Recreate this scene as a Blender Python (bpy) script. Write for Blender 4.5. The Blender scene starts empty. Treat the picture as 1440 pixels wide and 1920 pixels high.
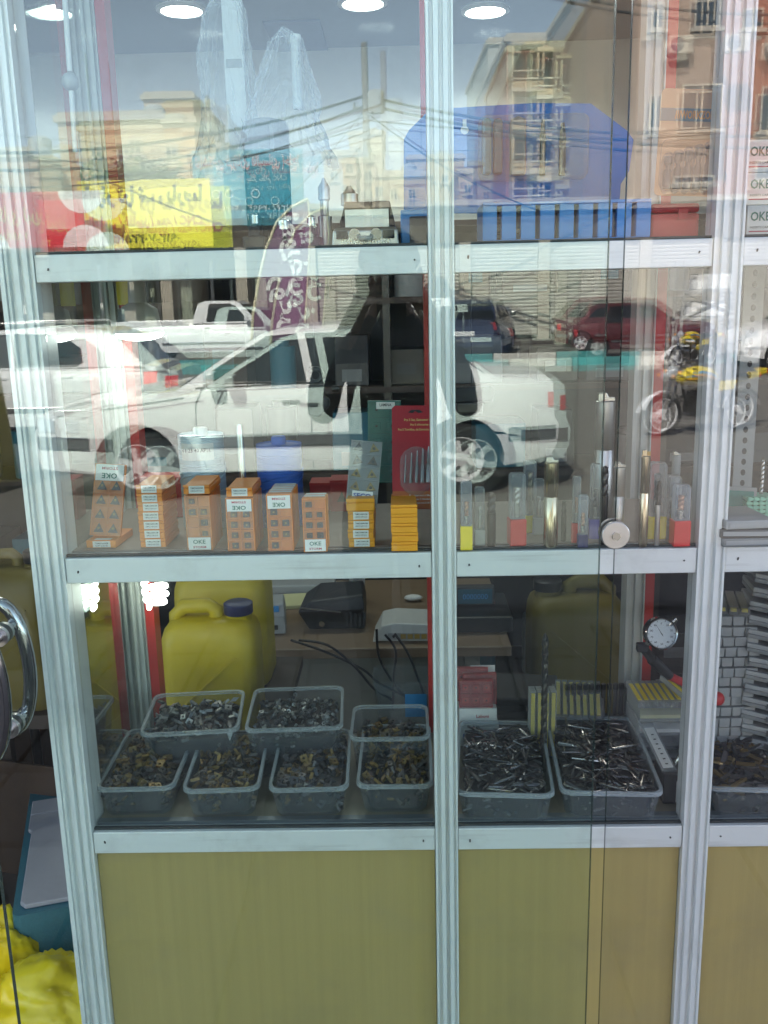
import bpy, bmesh, math, random
from mathutils import Vector, Matrix, Euler, noise
PI = math.pi
rnd = random.Random(7)
S = bpy.context.scene
COL = S.collection

# ------------------------------------------------------------------ camera, sky, sun, exposure
CAM_F, CAM_PITCH, CAM_YAW, CAM_ROLL = 1750.0, math.radians(12.74), math.radians(1.2955), math.radians(-1.357)
EYE = Vector((0, -1.25, 1.63))
FWD = Vector((-math.sin(CAM_YAW)*math.cos(CAM_PITCH), math.cos(CAM_YAW)*math.cos(CAM_PITCH), -math.sin(CAM_PITCH)))
_rt = Vector((math.cos(CAM_YAW), math.sin(CAM_YAW), 0)); _up = _rt.cross(FWD)
RT = _rt*math.cos(CAM_ROLL) + _up*math.sin(CAM_ROLL); UP = RT.cross(FWD)
cd = bpy.data.cameras.new('camera'); cam = bpy.data.objects.new('camera', cd); COL.objects.link(cam)
cam.matrix_world = Matrix(((RT.x, UP.x, -FWD.x, EYE.x), (RT.y, UP.y, -FWD.y, EYE.y), (RT.z, UP.z, -FWD.z, EYE.z), (0, 0, 0, 1)))
cd.sensor_fit = 'VERTICAL'; cd.sensor_height = 24.0; cd.lens = CAM_F/1920*24.0
cd.clip_start = 0.02; cd.clip_end = 3000
S.camera = cam
SUN_EL = math.radians(46); SUN_AZ = math.atan2(-0.45, 1.0)       # the sun stands behind the shop, a little to the left
W = bpy.data.worlds.new('World'); S.world = W; W.use_nodes = True
_n = W.node_tree.nodes; _sky = _n.new('ShaderNodeTexSky'); _sky.sky_type = 'NISHITA'; _sky.sun_disc = False
_sky.sun_elevation = SUN_EL; _sky.sun_rotation = SUN_AZ; _sky.dust_density = 1.0; _sky.air_density = 0.45; _sky.ozone_density = 0.3; _sky.altitude = 1200
_hs = _n.new('ShaderNodeHueSaturation'); _hs.inputs['Saturation'].default_value = 0.56      # a dusty city sky
W.node_tree.links.new(_sky.outputs[0], _hs.inputs['Color']); W.node_tree.links.new(_hs.outputs[0], _n['Background'].inputs[0]); _n['Background'].inputs[1].default_value = 0.105
sl = bpy.data.lights.new('sun', 'SUN'); sl.energy = 3.2; sl.angle = math.radians(0.5); sl.color = (1, 0.95, 0.87)
so = bpy.data.objects.new('sun', sl); COL.objects.link(so)
SUND = Vector((math.sin(SUN_AZ)*math.cos(SUN_EL), math.cos(SUN_AZ)*math.cos(SUN_EL), math.sin(SUN_EL)))
so.rotation_euler = SUND.to_track_quat('Z', 'Y').to_euler(); so.location = (0, 0, 30)
S.view_settings.view_transform = 'Standard'; S.view_settings.look = 'None'; S.view_settings.gamma = 1
S.view_settings.exposure = 3.1; S.view_settings.use_curve_mapping = False
try:
    cy = S.cycles
    cy.max_bounces = 14; cy.diffuse_bounces = 3; cy.glossy_bounces = 6; cy.transmission_bounces = 8; cy.transparent_max_bounces = 40
    cy.caustics_reflective = False; cy.caustics_refractive = False; cy.sample_clamp_indirect = 6; cy.use_denoising = True
except Exception: pass

# ------------------------------------------------------------------ where a pixel's ray meets a plane
def ray(px, py): return FWD*CAM_F + RT*(px-720) + UP*(960-py)
def at(px, py, y=0.0):
    d = ray(px, py); return EYE + d*((y-EYE.y)/d.y)
def onz(px, py, z):
    d = ray(px, py); return EYE + d*((z-EYE.z)/d.z)
def mir(px, py, dist):                # what the shop window mirrors: a point in the street, dist metres before the glass
    p = at(px, py, dist); return Vector((p.x, -p.y, p.z))

# ------------------------------------------------------------------ materials
MATS = {}
def _pt(m): return m.node_tree.nodes['Principled BSDF']
def mat(name, col, rough=0.5, metal=0.0, var=0.10, scale=30, bump=0.0, bscale=None, spec=0.5, emit=0.0, stretch=None, coat=0.0, rand=None, trans=0.0, dirt=0.0, space='Object', streak=None):
    m = bpy.data.materials.new(name); m.use_nodes = True; N = m.node_tree.nodes; L = m.node_tree.links; b = _pt(m)
    b.inputs['Roughness'].default_value = rough; b.inputs['Metallic'].default_value = metal
    b.inputs['Specular IOR Level'].default_value = spec; b.inputs['Coat Weight'].default_value = coat
    tc = N.new('ShaderNodeTexCoord'); src = tc.outputs[space]
    if stretch:
        mp = N.new('ShaderNodeMapping'); mp.inputs['Scale'].default_value = stretch; L.new(src, mp.inputs[0]); src = mp.outputs[0]
    nz = N.new('ShaderNodeTexNoise'); nz.inputs['Scale'].default_value = scale; nz.inputs['Detail'].default_value = 5; L.new(src, nz.inputs['Vector'])
    mx = N.new('ShaderNodeMix'); mx.data_type = 'RGBA'; L.new(nz.outputs['Fac'], mx.inputs['Factor'])
    mx.inputs['A'].default_value = (*[c*(1-var) for c in col], 1); mx.inputs['B'].default_value = (*[min(1, c*(1+var)) for c in col], 1)
    out = mx.outputs['Result']
    if rand:                           # per object colour choice
        oi = N.new('ShaderNodeObjectInfo'); cr = N.new('ShaderNodeValToRGB'); cr.color_ramp.interpolation = 'CONSTANT'
        els = cr.color_ramp.elements
        while len(els) < len(rand): els.new(0.5)
        for i, c in enumerate(rand): els[i].position = i/len(rand); els[i].color = (*c, 1)
        L.new(oi.outputs['Random'], cr.inputs[0])
        m2 = N.new('ShaderNodeMix'); m2.data_type = 'RGBA'; m2.blend_type = 'MULTIPLY'; m2.inputs['Factor'].default_value = 1
        L.new(cr.outputs[0], m2.inputs['A']); L.new(out, m2.inputs['B']); out = m2.outputs['Result']
    if dirt:
        n2 = N.new('ShaderNodeTexNoise'); n2.inputs['Scale'].default_value = 4; n2.inputs['Detail'].default_value = 8; n2.inputs['Roughness'].default_value = .7
        L.new(tc.outputs['Object'], n2.inputs['Vector'])
        r2 = N.new('ShaderNodeMapRange'); r2.inputs['From Min'].default_value = .52; r2.inputs['From Max'].default_value = .75; r2.inputs['To Max'].default_value = dirt
        L.new(n2.outputs['Fac'], r2.inputs['Value'])
        m3 = N.new('ShaderNodeMix'); m3.data_type = 'RGBA'; L.new(r2.outputs[0], m3.inputs['Factor']); L.new(out, m3.inputs['A'])
        m3.inputs['B'].default_value = (.16, .14, .11, 1); out = m3.outputs['Result']
    if streak:                         # long rubbed streaks and grime lines
        m4 = N.new('ShaderNodeMapping'); m4.inputs['Scale'].default_value = streak[0]; L.new(tc.outputs['Object'], m4.inputs[0])
        n4 = N.new('ShaderNodeTexNoise'); n4.inputs['Scale'].default_value = 1; n4.inputs['Detail'].default_value = 6; n4.inputs['Roughness'].default_value = .65; L.new(m4.outputs[0], n4.inputs['Vector'])
        r4 = N.new('ShaderNodeMapRange'); r4.inputs['From Min'].default_value = .55; r4.inputs['From Max'].default_value = .72; r4.inputs['To Max'].default_value = streak[1]; L.new(n4.outputs['Fac'], r4.inputs['Value'])
        m5 = N.new('ShaderNodeMix'); m5.data_type = 'RGBA'; L.new(r4.outputs[0], m5.inputs['Factor']); L.new(out, m5.inputs['A']); m5.inputs['B'].default_value = (.22, .21, .18, 1); out = m5.outputs['Result']
    L.new(out, b.inputs['Base Color'])
    if bump:
        n3 = N.new('ShaderNodeTexNoise'); n3.inputs['Scale'].default_value = bscale or scale*4; n3.inputs['Detail'].default_value = 4; L.new(src, n3.inputs['Vector'])
        bp = N.new('ShaderNodeBump'); bp.inputs['Strength'].default_value = bump; bp.inputs['Distance'].default_value = .004
        L.new(n3.outputs['Fac'], bp.inputs['Height']); L.new(bp.outputs[0], b.inputs['Normal'])
    if trans: b.inputs['Transmission Weight'].default_value = trans
    if emit:
        b.inputs['Emission Color'].default_value = (*col, 1); b.inputs['Emission Strength'].default_value = emit
    MATS[name] = m; return m
def glass(name, tint, ior=1.52, dirt=0.0, extra=0.0, rough=0.0, wave=0.0):
    m = bpy.data.materials.new(name); m.use_nodes = True; N = m.node_tree.nodes; L = m.node_tree.links
    N.remove(_pt(m)); out = N['Material Output']
    ge = N.new('ShaderNodeNewGeometry')
    io = N.new('ShaderNodeMapRange'); io.inputs['To Min'].default_value = ior; io.inputs['To Max'].default_value = 1/ior; L.new(ge.outputs['Backfacing'], io.inputs['Value'])
    fr = N.new('ShaderNodeFresnel'); L.new(io.outputs[0], fr.inputs['IOR'])
    ad = N.new('ShaderNodeMath'); ad.operation = 'ADD'; ad.use_clamp = True; ad.inputs[1].default_value = extra; L.new(fr.outputs[0], ad.inputs[0])
    tr = N.new('ShaderNodeBsdfTransparent'); tr.inputs[0].default_value = (*tint, 1)
    gl = N.new('ShaderNodeBsdfGlossy'); gl.inputs['Roughness'].default_value = rough
    mx = N.new('ShaderNodeMixShader'); L.new(ad.outputs[0], mx.inputs[0]); L.new(tr.outputs[0], mx.inputs[1]); L.new(gl.outputs[0], mx.inputs[2])
    last = mx.outputs[0]
    tc = N.new('ShaderNodeTexCoord')
    if wave:                           # float glass is never quite flat
        wn = N.new('ShaderNodeTexNoise'); wn.inputs['Scale'].default_value = 3.5; wn.inputs['Detail'].default_value = 1.5; L.new(tc.outputs['Object'], wn.inputs['Vector'])
        bp = N.new('ShaderNodeBump'); bp.inputs['Strength'].default_value = 1; bp.inputs['Distance'].default_value = wave; L.new(wn.outputs['Fac'], bp.inputs['Height']); L.new(bp.outputs[0], gl.inputs['Normal'])
    if dirt:                           # dust film and wiped smears on the pane
        nz = N.new('ShaderNodeTexNoise'); nz.inputs['Scale'].default_value = 5; nz.inputs['Detail'].default_value = 9; nz.inputs['Roughness'].default_value = .7
        mp = N.new('ShaderNodeMapping'); mp.inputs['Scale'].default_value = (1, 1, .45); L.new(tc.outputs['Object'], mp.inputs[0]); L.new(mp.outputs[0], nz.inputs['Vector'])
        mr = N.new('ShaderNodeMapRange'); mr.inputs['From Min'].default_value = .50; mr.inputs['From Max'].default_value = .85; mr.inputs['To Max'].default_value = dirt; L.new(nz.outputs['Fac'], mr.inputs['Value'])
        df = N.new('ShaderNodeBsdfDiffuse'); df.inputs[0].default_value = (.6, .6, .56, 1)
        m2 = N.new('ShaderNodeMixShader'); L.new(mr.outputs[0], m2.inputs[0]); L.new(last, m2.inputs[1]); L.new(df.outputs[0], m2.inputs[2]); last = m2.outputs[0]
    L.new(last, out.inputs[0]); MATS[name] = m; return m
def clearplastic(name, tint, milk=.2, colour=(.7, .75, .78), rough=.25, edge=.75):
    m = bpy.data.materials.new(name); m.use_nodes = True; N = m.node_tree.nodes; L = m.node_tree.links
    b = _pt(m); out = N['Material Output']; b.inputs['Base Color'].default_value = (*colour, 1); b.inputs['Roughness'].default_value = rough
    lw = N.new('ShaderNodeLayerWeight'); lw.inputs[0].default_value = .35
    nz = N.new('ShaderNodeTexNoise'); nz.inputs['Scale'].default_value = 60; tc = N.new('ShaderNodeTexCoord'); L.new(tc.outputs['Object'], nz.inputs['Vector'])
    ma = N.new('ShaderNodeMath'); ma.operation = 'MULTIPLY_ADD'; ma.use_clamp = True; L.new(lw.outputs['Facing'], ma.inputs[0]); ma.inputs[1].default_value = edge; ma.inputs[2].default_value = milk
    mm = N.new('ShaderNodeMath'); mm.operation = 'MULTIPLY_ADD'; L.new(nz.outputs['Fac'], mm.inputs[0]); mm.inputs[1].default_value = .1; L.new(ma.outputs[0], mm.inputs[2])
    tr = N.new('ShaderNodeBsdfTransparent'); tr.inputs[0].default_value = (*tint, 1)
    mx = N.new('ShaderNodeMixShader'); L.new(mm.outputs[0], mx.inputs[0]); L.new(tr.outputs[0], mx.inputs[1]); L.new(b.outputs[0], mx.inputs[2])
    L.new(mx.outputs[0], out.inputs[0]); MATS[name] = m; return m
def emitter(name, col, s):
    m = bpy.data.materials.new(name); m.use_nodes = True; N = m.node_tree.nodes; b = _pt(m)
    b.inputs['Base Color'].default_value = (*col, 1); b.inputs['Emission Color'].default_value = (*col, 1); b.inputs['Emission Strength'].default_value = s
    MATS[name] = m; return m

# ------------------------------------------------------------------ mesh builder
class MB:
    def __init__(s): s.v = []; s.f = []; s.m = []; s.k = 0
    def add(s, vs, fs, M=None):
        o = len(s.v)
        s.v += [tuple(M @ Vector(v)) if M else tuple(v) for v in vs]
        s.f += [tuple(i+o for i in f) for f in fs]; s.m += [s.k]*len(fs); return s
    def box(s, x0, x1, y0, y1, z0, z1, M=None):
        return s.add([(x0,y0,z0),(x1,y0,z0),(x1,y1,z0),(x0,y1,z0),(x0,y0,z1),(x1,y0,z1),(x1,y1,z1),(x0,y1,z1)],
                     [(0,3,2,1),(4,5,6,7),(0,1,5,4),(1,2,6,5),(2,3,7,6),(3,0,4,7)], M)
    def cbox(s, c, d, M=None):
        return s.box(c[0]-d[0]/2, c[0]+d[0]/2, c[1]-d[1]/2, c[1]+d[1]/2, c[2]-d[2]/2, c[2]+d[2]/2, M)
    def prism(s, poly, a, b, axis='y', M=None):      # outline extruded along an axis
        n = len(poly)
        def p(u, w, t): return (u, t, w) if axis == 'y' else ((u, w, t) if axis == 'z' else (t, u, w))
        vs = [p(u, w, a) for u, w in poly] + [p(u, w, b) for u, w in poly]
        fs = [tuple(range(n)), tuple(range(2*n-1, n-1, -1))] + [(i, i+n, (i+1) % n+n, (i+1) % n) for i in range(n)]
        return s.add(vs, fs, M)
    def loft(s, rings, closed=True, cap=True, M=None):
        n = len(rings[0]); vs = [p for r in rings for p in r]; fs = []
        for a in range(len(rings)-1):
            for i in range(n if closed else n-1):
                j = (i+1) % n; fs.append((a*n+i, a*n+j, (a+1)*n+j, (a+1)*n+i))
        if cap: fs += [tuple(range(n-1, -1, -1)), tuple((len(rings)-1)*n+i for i in range(n))]
        return s.add(vs, fs, M)
    def lathe(s, prof, n=16, M=None, cap=True):      # (radius, height) about z
        return s.loft([[(r*math.cos(2*PI*i/n), r*math.sin(2*PI*i/n), z) for i in range(n)] for r, z in prof], M=M, cap=cap)
    def cyl(s, p, q, r, n=10, r2=None, cap=True):
        return s.tube([p, q], [r, r if r2 is None else r2], n, cap)
    def tube(s, pts, r, n=8, cap=True, closed=False):
        pts = [Vector(p) for p in pts]; R = r if isinstance(r, (list, tuple)) else [r]*len(pts); rings = []
        u = None
        for i, p in enumerate(pts):
            t = (pts[min(i+1, len(pts)-1)] - pts[max(i-1, 0)])
            if closed: t = pts[(i+1) % len(pts)] - pts[i-1]
            t = t.normalized() if t.length > 1e-9 else Vector((0, 0, 1))
            if u is None: u = t.orthogonal().normalized()
            else:
                u = u - t*u.dot(t); u = u.normalized() if u.length > 1e-6 else t.orthogonal().normalized()
            w = t.cross(u)
            rings.append([tuple(p + (u*math.cos(2*PI*k/n) + w*math.sin(2*PI*k/n))*R[i]) for k in range(n)])
        if closed: rings.append(rings[0]); cap = False
        return s.loft(rings, cap=cap)
    def sphere(s, c, r, n=12, m=8, sc=(1, 1, 1)):
        rings = []
        for j in range(1, m):
            a = PI*j/m
            rings.append([(c[0]+r*sc[0]*math.sin(a)*math.cos(2*PI*i/n), c[1]+r*sc[1]*math.sin(a)*math.sin(2*PI*i/n), c[2]-r*sc[2]*math.cos(a)) for i in range(n)])
        return s.loft(rings)
    def build(s, name, mats, parent=None, loc=None, smooth=None, bevel=0.0, rot=None):
        me = bpy.data.meshes.new(name); me.from_pydata(s.v, [], s.f)
        mats = mats if isinstance(mats, (list, tuple)) else [mats]
        for m in mats: me.materials.append(MATS[m] if isinstance(m, str) else m)
        if len(mats) > 1: me.polygons.foreach_set('material_index', s.m)
        bm = bmesh.new(); bm.from_mesh(me); bmesh.ops.recalc_face_normals(bm, faces=bm.faces); bm.to_mesh(me); bm.free()
        if smooth:
            me.polygons.foreach_set('use_smooth', [True]*len(me.polygons)); me.set_sharp_from_angle(angle=math.radians(smooth))
        me.update(); return link(name, me, parent, loc, rot, bevel)
def link(name, me, parent=None, loc=None, rot=None, bevel=0.0):
    o = bpy.data.objects.new(name, me); COL.objects.link(o)
    if parent: o.parent = parent
    if loc is not None: o.location = loc
    if rot is not None: o.rotation_euler = rot
    if bevel:
        bv = o.modifiers.new('bevel', 'BEVEL'); bv.width = bevel; bv.segments = 2; bv.limit_method = 'ANGLE'; bv.angle_limit = math.radians(40)
    return o
def tag(o, label=None, cat=None, group=None, kind=None):
    for k, v in (('label', label), ('category', cat), ('group', group), ('kind', kind)):
        if v: o[k] = v
    return o
def thing(name, label, cat, loc=(0, 0, 0), rz=0.0, group=None, rot=None):
    o = bpy.data.objects.new(name, None); COL.objects.link(o); o.empty_display_size = .05
    o.location = loc; o.rotation_euler = rot if rot else (0, 0, rz)
    return tag(o, label, cat, group)
KIDS = {}
def copy_tree(o, parent=None):
    c = o.copy(); COL.objects.link(c)
    if parent: c.parent = parent
    for ch in list(o.children): copy_tree(ch, c)
    return c
def rrect(w, d, r, z, n=4, cx=0, cy=0):
    pts = []
    for (sx, sy, a0) in ((1, 1, 0), (-1, 1, PI/2), (-1, -1, PI), (1, -1, 1.5*PI)):
        for i in range(n+1):
            a = a0 + PI/2*i/n; pts.append((cx+sx*(w/2-r)+r*math.cos(a), cy+sy*(d/2-r)+r*math.sin(a), z))
    return pts
# ------------------------------------------------------------------ lettering
_F = {'ا': 'FE8D', 'آ': 'FE81', 'ب': 'FE8F', 'پ': 'FB56', 'ت': 'FE95', 'ج': 'FE9D', 'چ': 'FB7A', 'ح': 'FEA1', 'خ': 'FEA5', 'د': 'FEA9', 'ر': 'FEAD', 'ز': 'FEAF',
      'س': 'FEB1', 'ش': 'FEB5', 'ص': 'FEB9', 'ض': 'FEBD', 'ط': 'FEC1', 'ظ': 'FEC5', 'ع': 'FEC9', 'غ': 'FECD', 'ف': 'FED1', 'ق': 'FED5', 'ک': 'FB8E', 'گ': 'FB92', 'ل': 'FEDD',
      'م': 'FEE1', 'ن': 'FEE5', 'ه': 'FEE9', 'و': 'FEED', 'ی': 'FBFC', 'ژ': 'FB8A'}
_NJ = set('اآدرزژو')
def persian(t):
    out = []
    for w in t.split(' '):
        if not any(c in _F for c in w): out.append(w); continue
        g = []
        for i, c in enumerate(w):
            if c not in _F: g.append(c); continue
            pj = i > 0 and w[i-1] in _F and w[i-1] not in _NJ
            nj = i < len(w)-1 and w[i+1] in _F and c not in _NJ
            g.append(chr(int(_F[c], 16) + (3 if pj and nj else 2 if nj else 1 if pj else 0)))
        out.append(''.join(reversed(g)))
    return ' '.join(reversed(out))
def lettering(text, h, mname, parent, loc, rot=(PI/2, 0, 0), width=None, ext=0.0, name='lettering', align='CENTER', bold=0.0):
    cu = bpy.data.curves.new('lettering', 'FONT'); cu.body = persian(text); cu.align_x = align; cu.align_y = 'CENTER'; cu.size = 1; cu.resolution_u = 2; cu.offset = bold; cu.extrude = ext
    tmp = bpy.data.objects.new('lettering_curve', cu); COL.objects.link(tmp); bpy.context.view_layer.update()
    me = bpy.data.meshes.new_from_object(tmp.evaluated_get(bpy.context.evaluated_depsgraph_get()))
    bpy.data.objects.remove(tmp); bpy.data.curves.remove(cu)
    xs = [v.co.x for v in me.vertices] or [0]; ys = [v.co.y for v in me.vertices] or [0]
    ex, ey = max(xs)-min(xs) or 1, max(ys)-min(ys) or 1; cx, cyy = (max(xs)+min(xs))/2, (max(ys)+min(ys))/2
    sy = h/ey; sx = width/ex if width else sy
    for v in me.vertices: v.co.x = (v.co.x-cx)*sx; v.co.y = (v.co.y-cyy)*sy; v.co.z *= 1
    me.materials.clear(); me.materials.append(MATS[mname]); me.name = name
    return link(name, me, parent, loc, rot)
# ------------------------------------------------------------------ palette
mat('alu', (.76, .79, .77), .36, .15, var=.05, scale=14, bump=.015, bscale=300, stretch=(1, 1, .12), dirt=.35, streak=((90, 90, 2.5), .25))
mat('alurail', (.74, .76, .74), .4, .15, var=.07, scale=12, bump=.05, bscale=260, stretch=(.12, 1, 1), dirt=.4, streak=((4, 60, 90), .28))
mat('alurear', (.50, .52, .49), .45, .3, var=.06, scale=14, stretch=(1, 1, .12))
mat('gasket', (.03, .035, .035), .6)
mat('redstrip', (.48, .035, .03), .45, var=.08, scale=20)
mat('woodpanel', (.40, .31, .115), .42, var=.13, scale=9, bump=.12, bscale=120, stretch=(9, 9, .16), dirt=.25, streak=((3, 3, 5), .16))
mat('shelfboard', (.30, .265, .19), .35, var=.08, scale=30, bump=.05, dirt=.2)
mat('shelfgrey', (.27, .22, .19), .5, var=.15, scale=50, bump=.1, dirt=.25)
mat('track', (.22, .25, .27), .35, .6)
mat('chrome', (.40, .40, .41), .10, 1.0, var=.03)
mat('steel', (.50, .49, .46), .22, 1.0, var=.06)
mat('brushed', (.55, .54, .52), .35, 1.0, var=.08, bump=.05, bscale=300)
mat('goldsteel', (.52, .44, .31), .2, 1.0, var=.08)
mat('black', (.018, .018, .02), .4, var=.2)
mat('blackmatt', (.03, .03, .032), .65, var=.2, bump=.1)
mat('darkmetal', (.09, .085, .08), .35, .8, var=.2)
mat('white', (.75, .76, .75), .45, var=.04)
mat('paper', (.80, .80, .76), .6, var=.05)
mat('wallpale', (.52, .54, .52), .8, var=.05, bump=.1, dirt=.2)
mat('ceiling', (.20, .23, .25), .8, var=.06)
mat('hatch', (.06, .09, .15), .6)
mat('floor', (.13, .10, .085), .6, var=.2, scale=12, bump=.15, dirt=.4)
mat('darkwood', (.05, .035, .028), .6, var=.25, scale=10, bump=.1)
mat('facade', (.34, .32, .29), .8, var=.1, scale=8, bump=.2, dirt=.3)
mat('glassedge', (.02, .045, .04), .25)
mat('rubber', (.015, .015, .016), .7)
mat('pavement', (.095, .084, .075), .85, var=.14, scale=6, bump=.3, bscale=90, dirt=.35)
mat('asphalt', (.12, .112, .10), .9, var=.2, scale=7, bump=.3, bscale=200)
mat('ground', (.30, .26, .21), .95, var=.15, scale=.4)
glass('windowglass', (.980, .990, .986), 1.56, dirt=.013, wave=.000015)
glass('doorglass', (.925, .985, .960), 1.57, dirt=.014, wave=.000015)
glass('clearglass', (.985, .99, .99), 1.58, dirt=.014, wave=.000015)
glass('sideglass', (.85, .93, .90), 1.6, dirt=.02, extra=.30)
glass('carglass', (.10, .13, .13), 1.5, extra=.05)
emitter('lampglow', (1, 1, .97), 2.6)
emitter('cflglow', (1, 1, .93), 1.6)

# ------------------------------------------------------------------ the ground and the street surface
def struct(o): o['kind'] = 'structure'; return o
struct(MB().box(-400, 400, -600, 200, -.6, -.012).build('ground', 'ground'))
struct(MB().box(-80, 80, -19.8, -3.57, -.2, 0.0).build('road', 'asphalt'))
struct(MB().box(-80, 80, -28, -20.9, -.2, 0.004).build('road', 'asphalt'))
PV = thing('pavement', None, None); PV['kind'] = 'structure'
MB().box(-60, 60, -3.4, 0.0, -.2, .02).build('paving_bed', 'pavement', PV)
slab_me = None
for i in range(-6, 8):
    for j in range(7):
        w = .44; x, y = i*.46-.2, -.26-j*.46
        if slab_me is None:
            o = MB().box(-w/2, w/2, -w/2, w/2, 0, .03).build('paving_slab', 'pavement', PV, bevel=.004); slab_me = o.data
        else: o = link('paving_slab', slab_me, PV, bevel=0)
        o.location = (x, y, .018+rnd.uniform(0, .003))
kerb = MB()
for i in range(40): kerb.box(-40+i*2+.01, -38+i*2-.01, -3.56, -3.41, -.05, .06)
ko = kerb.build('kerb', 'pavement', PV, bevel=.01); ko['kind'] = 'stuff'

# ------------------------------------------------------------------ shop building round the window
SB = thing('shop_building', 'the shop building with plastered front that holds the display window', 'building')
f = MB(); f.box(-9, 9, .10, .30, 2.62, 5.6); f.box(-9, -1.95, .10, .30, 0, 2.62); f.box(1.6, 9, .10, .30, 0, 2.62)
f.build('wall', 'facade', SB)
MB().box(-9, 9, .305, 9, 3.2, 3.45).build('roof', 'facade', SB)
BACK = onz(400, 98, 2.5).y
BACK = max(1.8, min(2.3, BACK))
r = MB(); r.box(-2.6, 2.6, .31, BACK, 2.5, 2.58); r.build('ceiling', 'ceiling', SB)
r = MB(); r.box(-2.6, 2.6, BACK, BACK+.1, 0, 2.6); r.build('back_wall', 'wallpale', SB)
r = MB(); r.box(-2.7, -2.6, .3, BACK, 0, 2.6); r.build('side_wall', 'wallpale', SB); MB().box(2.6, 2.7, .3, BACK, 0, 2.6).build('side_wall', 'wallpale', SB)
struct(MB().box(-2.6, 2.6, .0, BACK, -.2, .021).build('floor', 'floor'))
# dark hatch on the ceiling
a, b_, c_ = onz(492, 38, 2.5), onz(598, 30, 2.5), onz(600, 92, 2.5)
h = MB().box(a.x, b_.x, min(a.y, c_.y), max(a.y, c_.y), 2.492, 2.4995).build('ceiling_hatch', 'hatch', SB)
for (px, py) in ((95, 20), (340, 15), (680, 2), (910, 17)):
    p = onz(px, py, 2.5)
    w = {95: 'above the left frame', 340: 'left of the plastic bags', 680: 'left of the middle mullion', 910: 'right of the middle mullion'}[px]
    t = thing('ceiling_lamp', 'round recessed white ceiling lamp, lit, %s' % w, 'ceiling lamp', (p.x, p.y, 2.499), group='round ceiling lamps')
    MB().lathe([(.075, 0), (.075, -.008), (.062, -.010), (.060, -.002)], 24, cap=False).build('rim', 'white', t, smooth=40)
    MB().lathe([(.0605, -.004), (.02, -.0045)], 24).build('diffuser', 'lampglow', t)
    l = bpy.data.lights.new('lamp_light', 'SPOT'); l.energy = 1.0; l.spot_size = 2.6; l.shadow_soft_size = .06; l.color = (1, .98, .93)
    lo = bpy.data.objects.new('lamp_light', l); COL.objects.link(lo); lo.parent = t; lo.location = (0, 0, -.02)

# ------------------------------------------------------------------ aluminium display window
XL, XC, XR, XE = (-.516, -.478), (.037, .0705), (.4035, .4415), (.955, .992)
RAILS = ((.826, .861), (1.2517, 1.2877), (1.6636, 1.6988), (2.42, 2.46))
DW = thing('display_window', 'aluminium framed shop window of three bays with glass panes and a wooden base', 'shop window')
def mullion(x0, x1):
    w = x1-x0; fl = [(0, 0), (.10, 0), (.13, .006), (.24, .006), (.27, .001), (.45, .001), (.48, .007), (.60, .007), (.63, 0), (.80, 0), (.83, .005), (.90, .005), (.93, .001), (1, .001)]
    poly = [(x0+w*u, v) for u, v in fl] + [(x1, .040), (x0, .040)]
    return MB().prism(poly, .02, 2.6, 'z').build('mullion', 'alu', DW)
for a in (XL, XC, XR, XE): mullion(*a)
# outer flange of the corner frame with its dark gap
MB().box(-.5225, -.5165, -.004, .06, .02, 2.6).build('corner_flange', 'alu', DW)
MB().box(-.5162, -.4785, .0405, .06, .02, 2.6).build('corner_return', 'alu', DW)
BAYS = ((XL[1], XC[0]), (XC[1], XR[0]), (XR[1], XE[0]))
for bi, (x0, x1) in enumerate(BAYS):
    for (z0, z1) in RAILS:
        rr = MB().box(x0+.0006, x1-.0006, .003, .036, z0, z1).build('rail', 'alurail', DW, bevel=.0012)
        MB().box(x0+.001, x1-.001, .010, .015, z1+.0002, z1+.004).build('glazing_bead', 'gasket', rr)
        for xs in (x0+.018, x1-.018): MB().cyl((xs, .0012, (z0+z1)/2+rnd.uniform(-.004, .004)), (xs, .0031, (z0+z1)/2), .0012, 10).build('screw', 'darkmetal', rr)
    MB().box(x0+.0006, x1-.0006, .012, .03, .06, RAILS[0][0]-.0005).build('wood_panel', 'woodpanel', DW, bevel=.001)
    MB().box(x0+.0006, x1-.0006, .005, .034, .02, .059).build('kick_plate', 'alurail', DW)
    for k in range(3):
        z0, z1 = RAILS[k][1], RAILS[k+1][0]
        MB().box(x0+.0008, x1-.0008, .016, .021, z0+.0004, z1-.0004).build('window_pane', 'windowglass', DW)
    for zt, m in ((.862, 'shelfboard'), (1.290, 'shelfgrey'), (1.702, 'shelfboard')):
        sh = MB().box(x0, x1, .0365, .3195, zt-.022, zt).build('shelf', m, DW)
    tr = MB().box(x0+.002, x1-.002, .024, .0355, .8612, .8665).build('track', 'track', DW)
# strips of shelf behind the mullions
for (x0, x1) in (XC, XR):
    for zt, m in ((.862, 'shelfboard'), (1.290, 'shelfgrey'), (1.702, 'shelfboard')):
        MB().box(x0+.0005, x1-.0005, .0408, .3195, zt-.022, zt-.0005).build('shelf_joint', m, DW)
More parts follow.
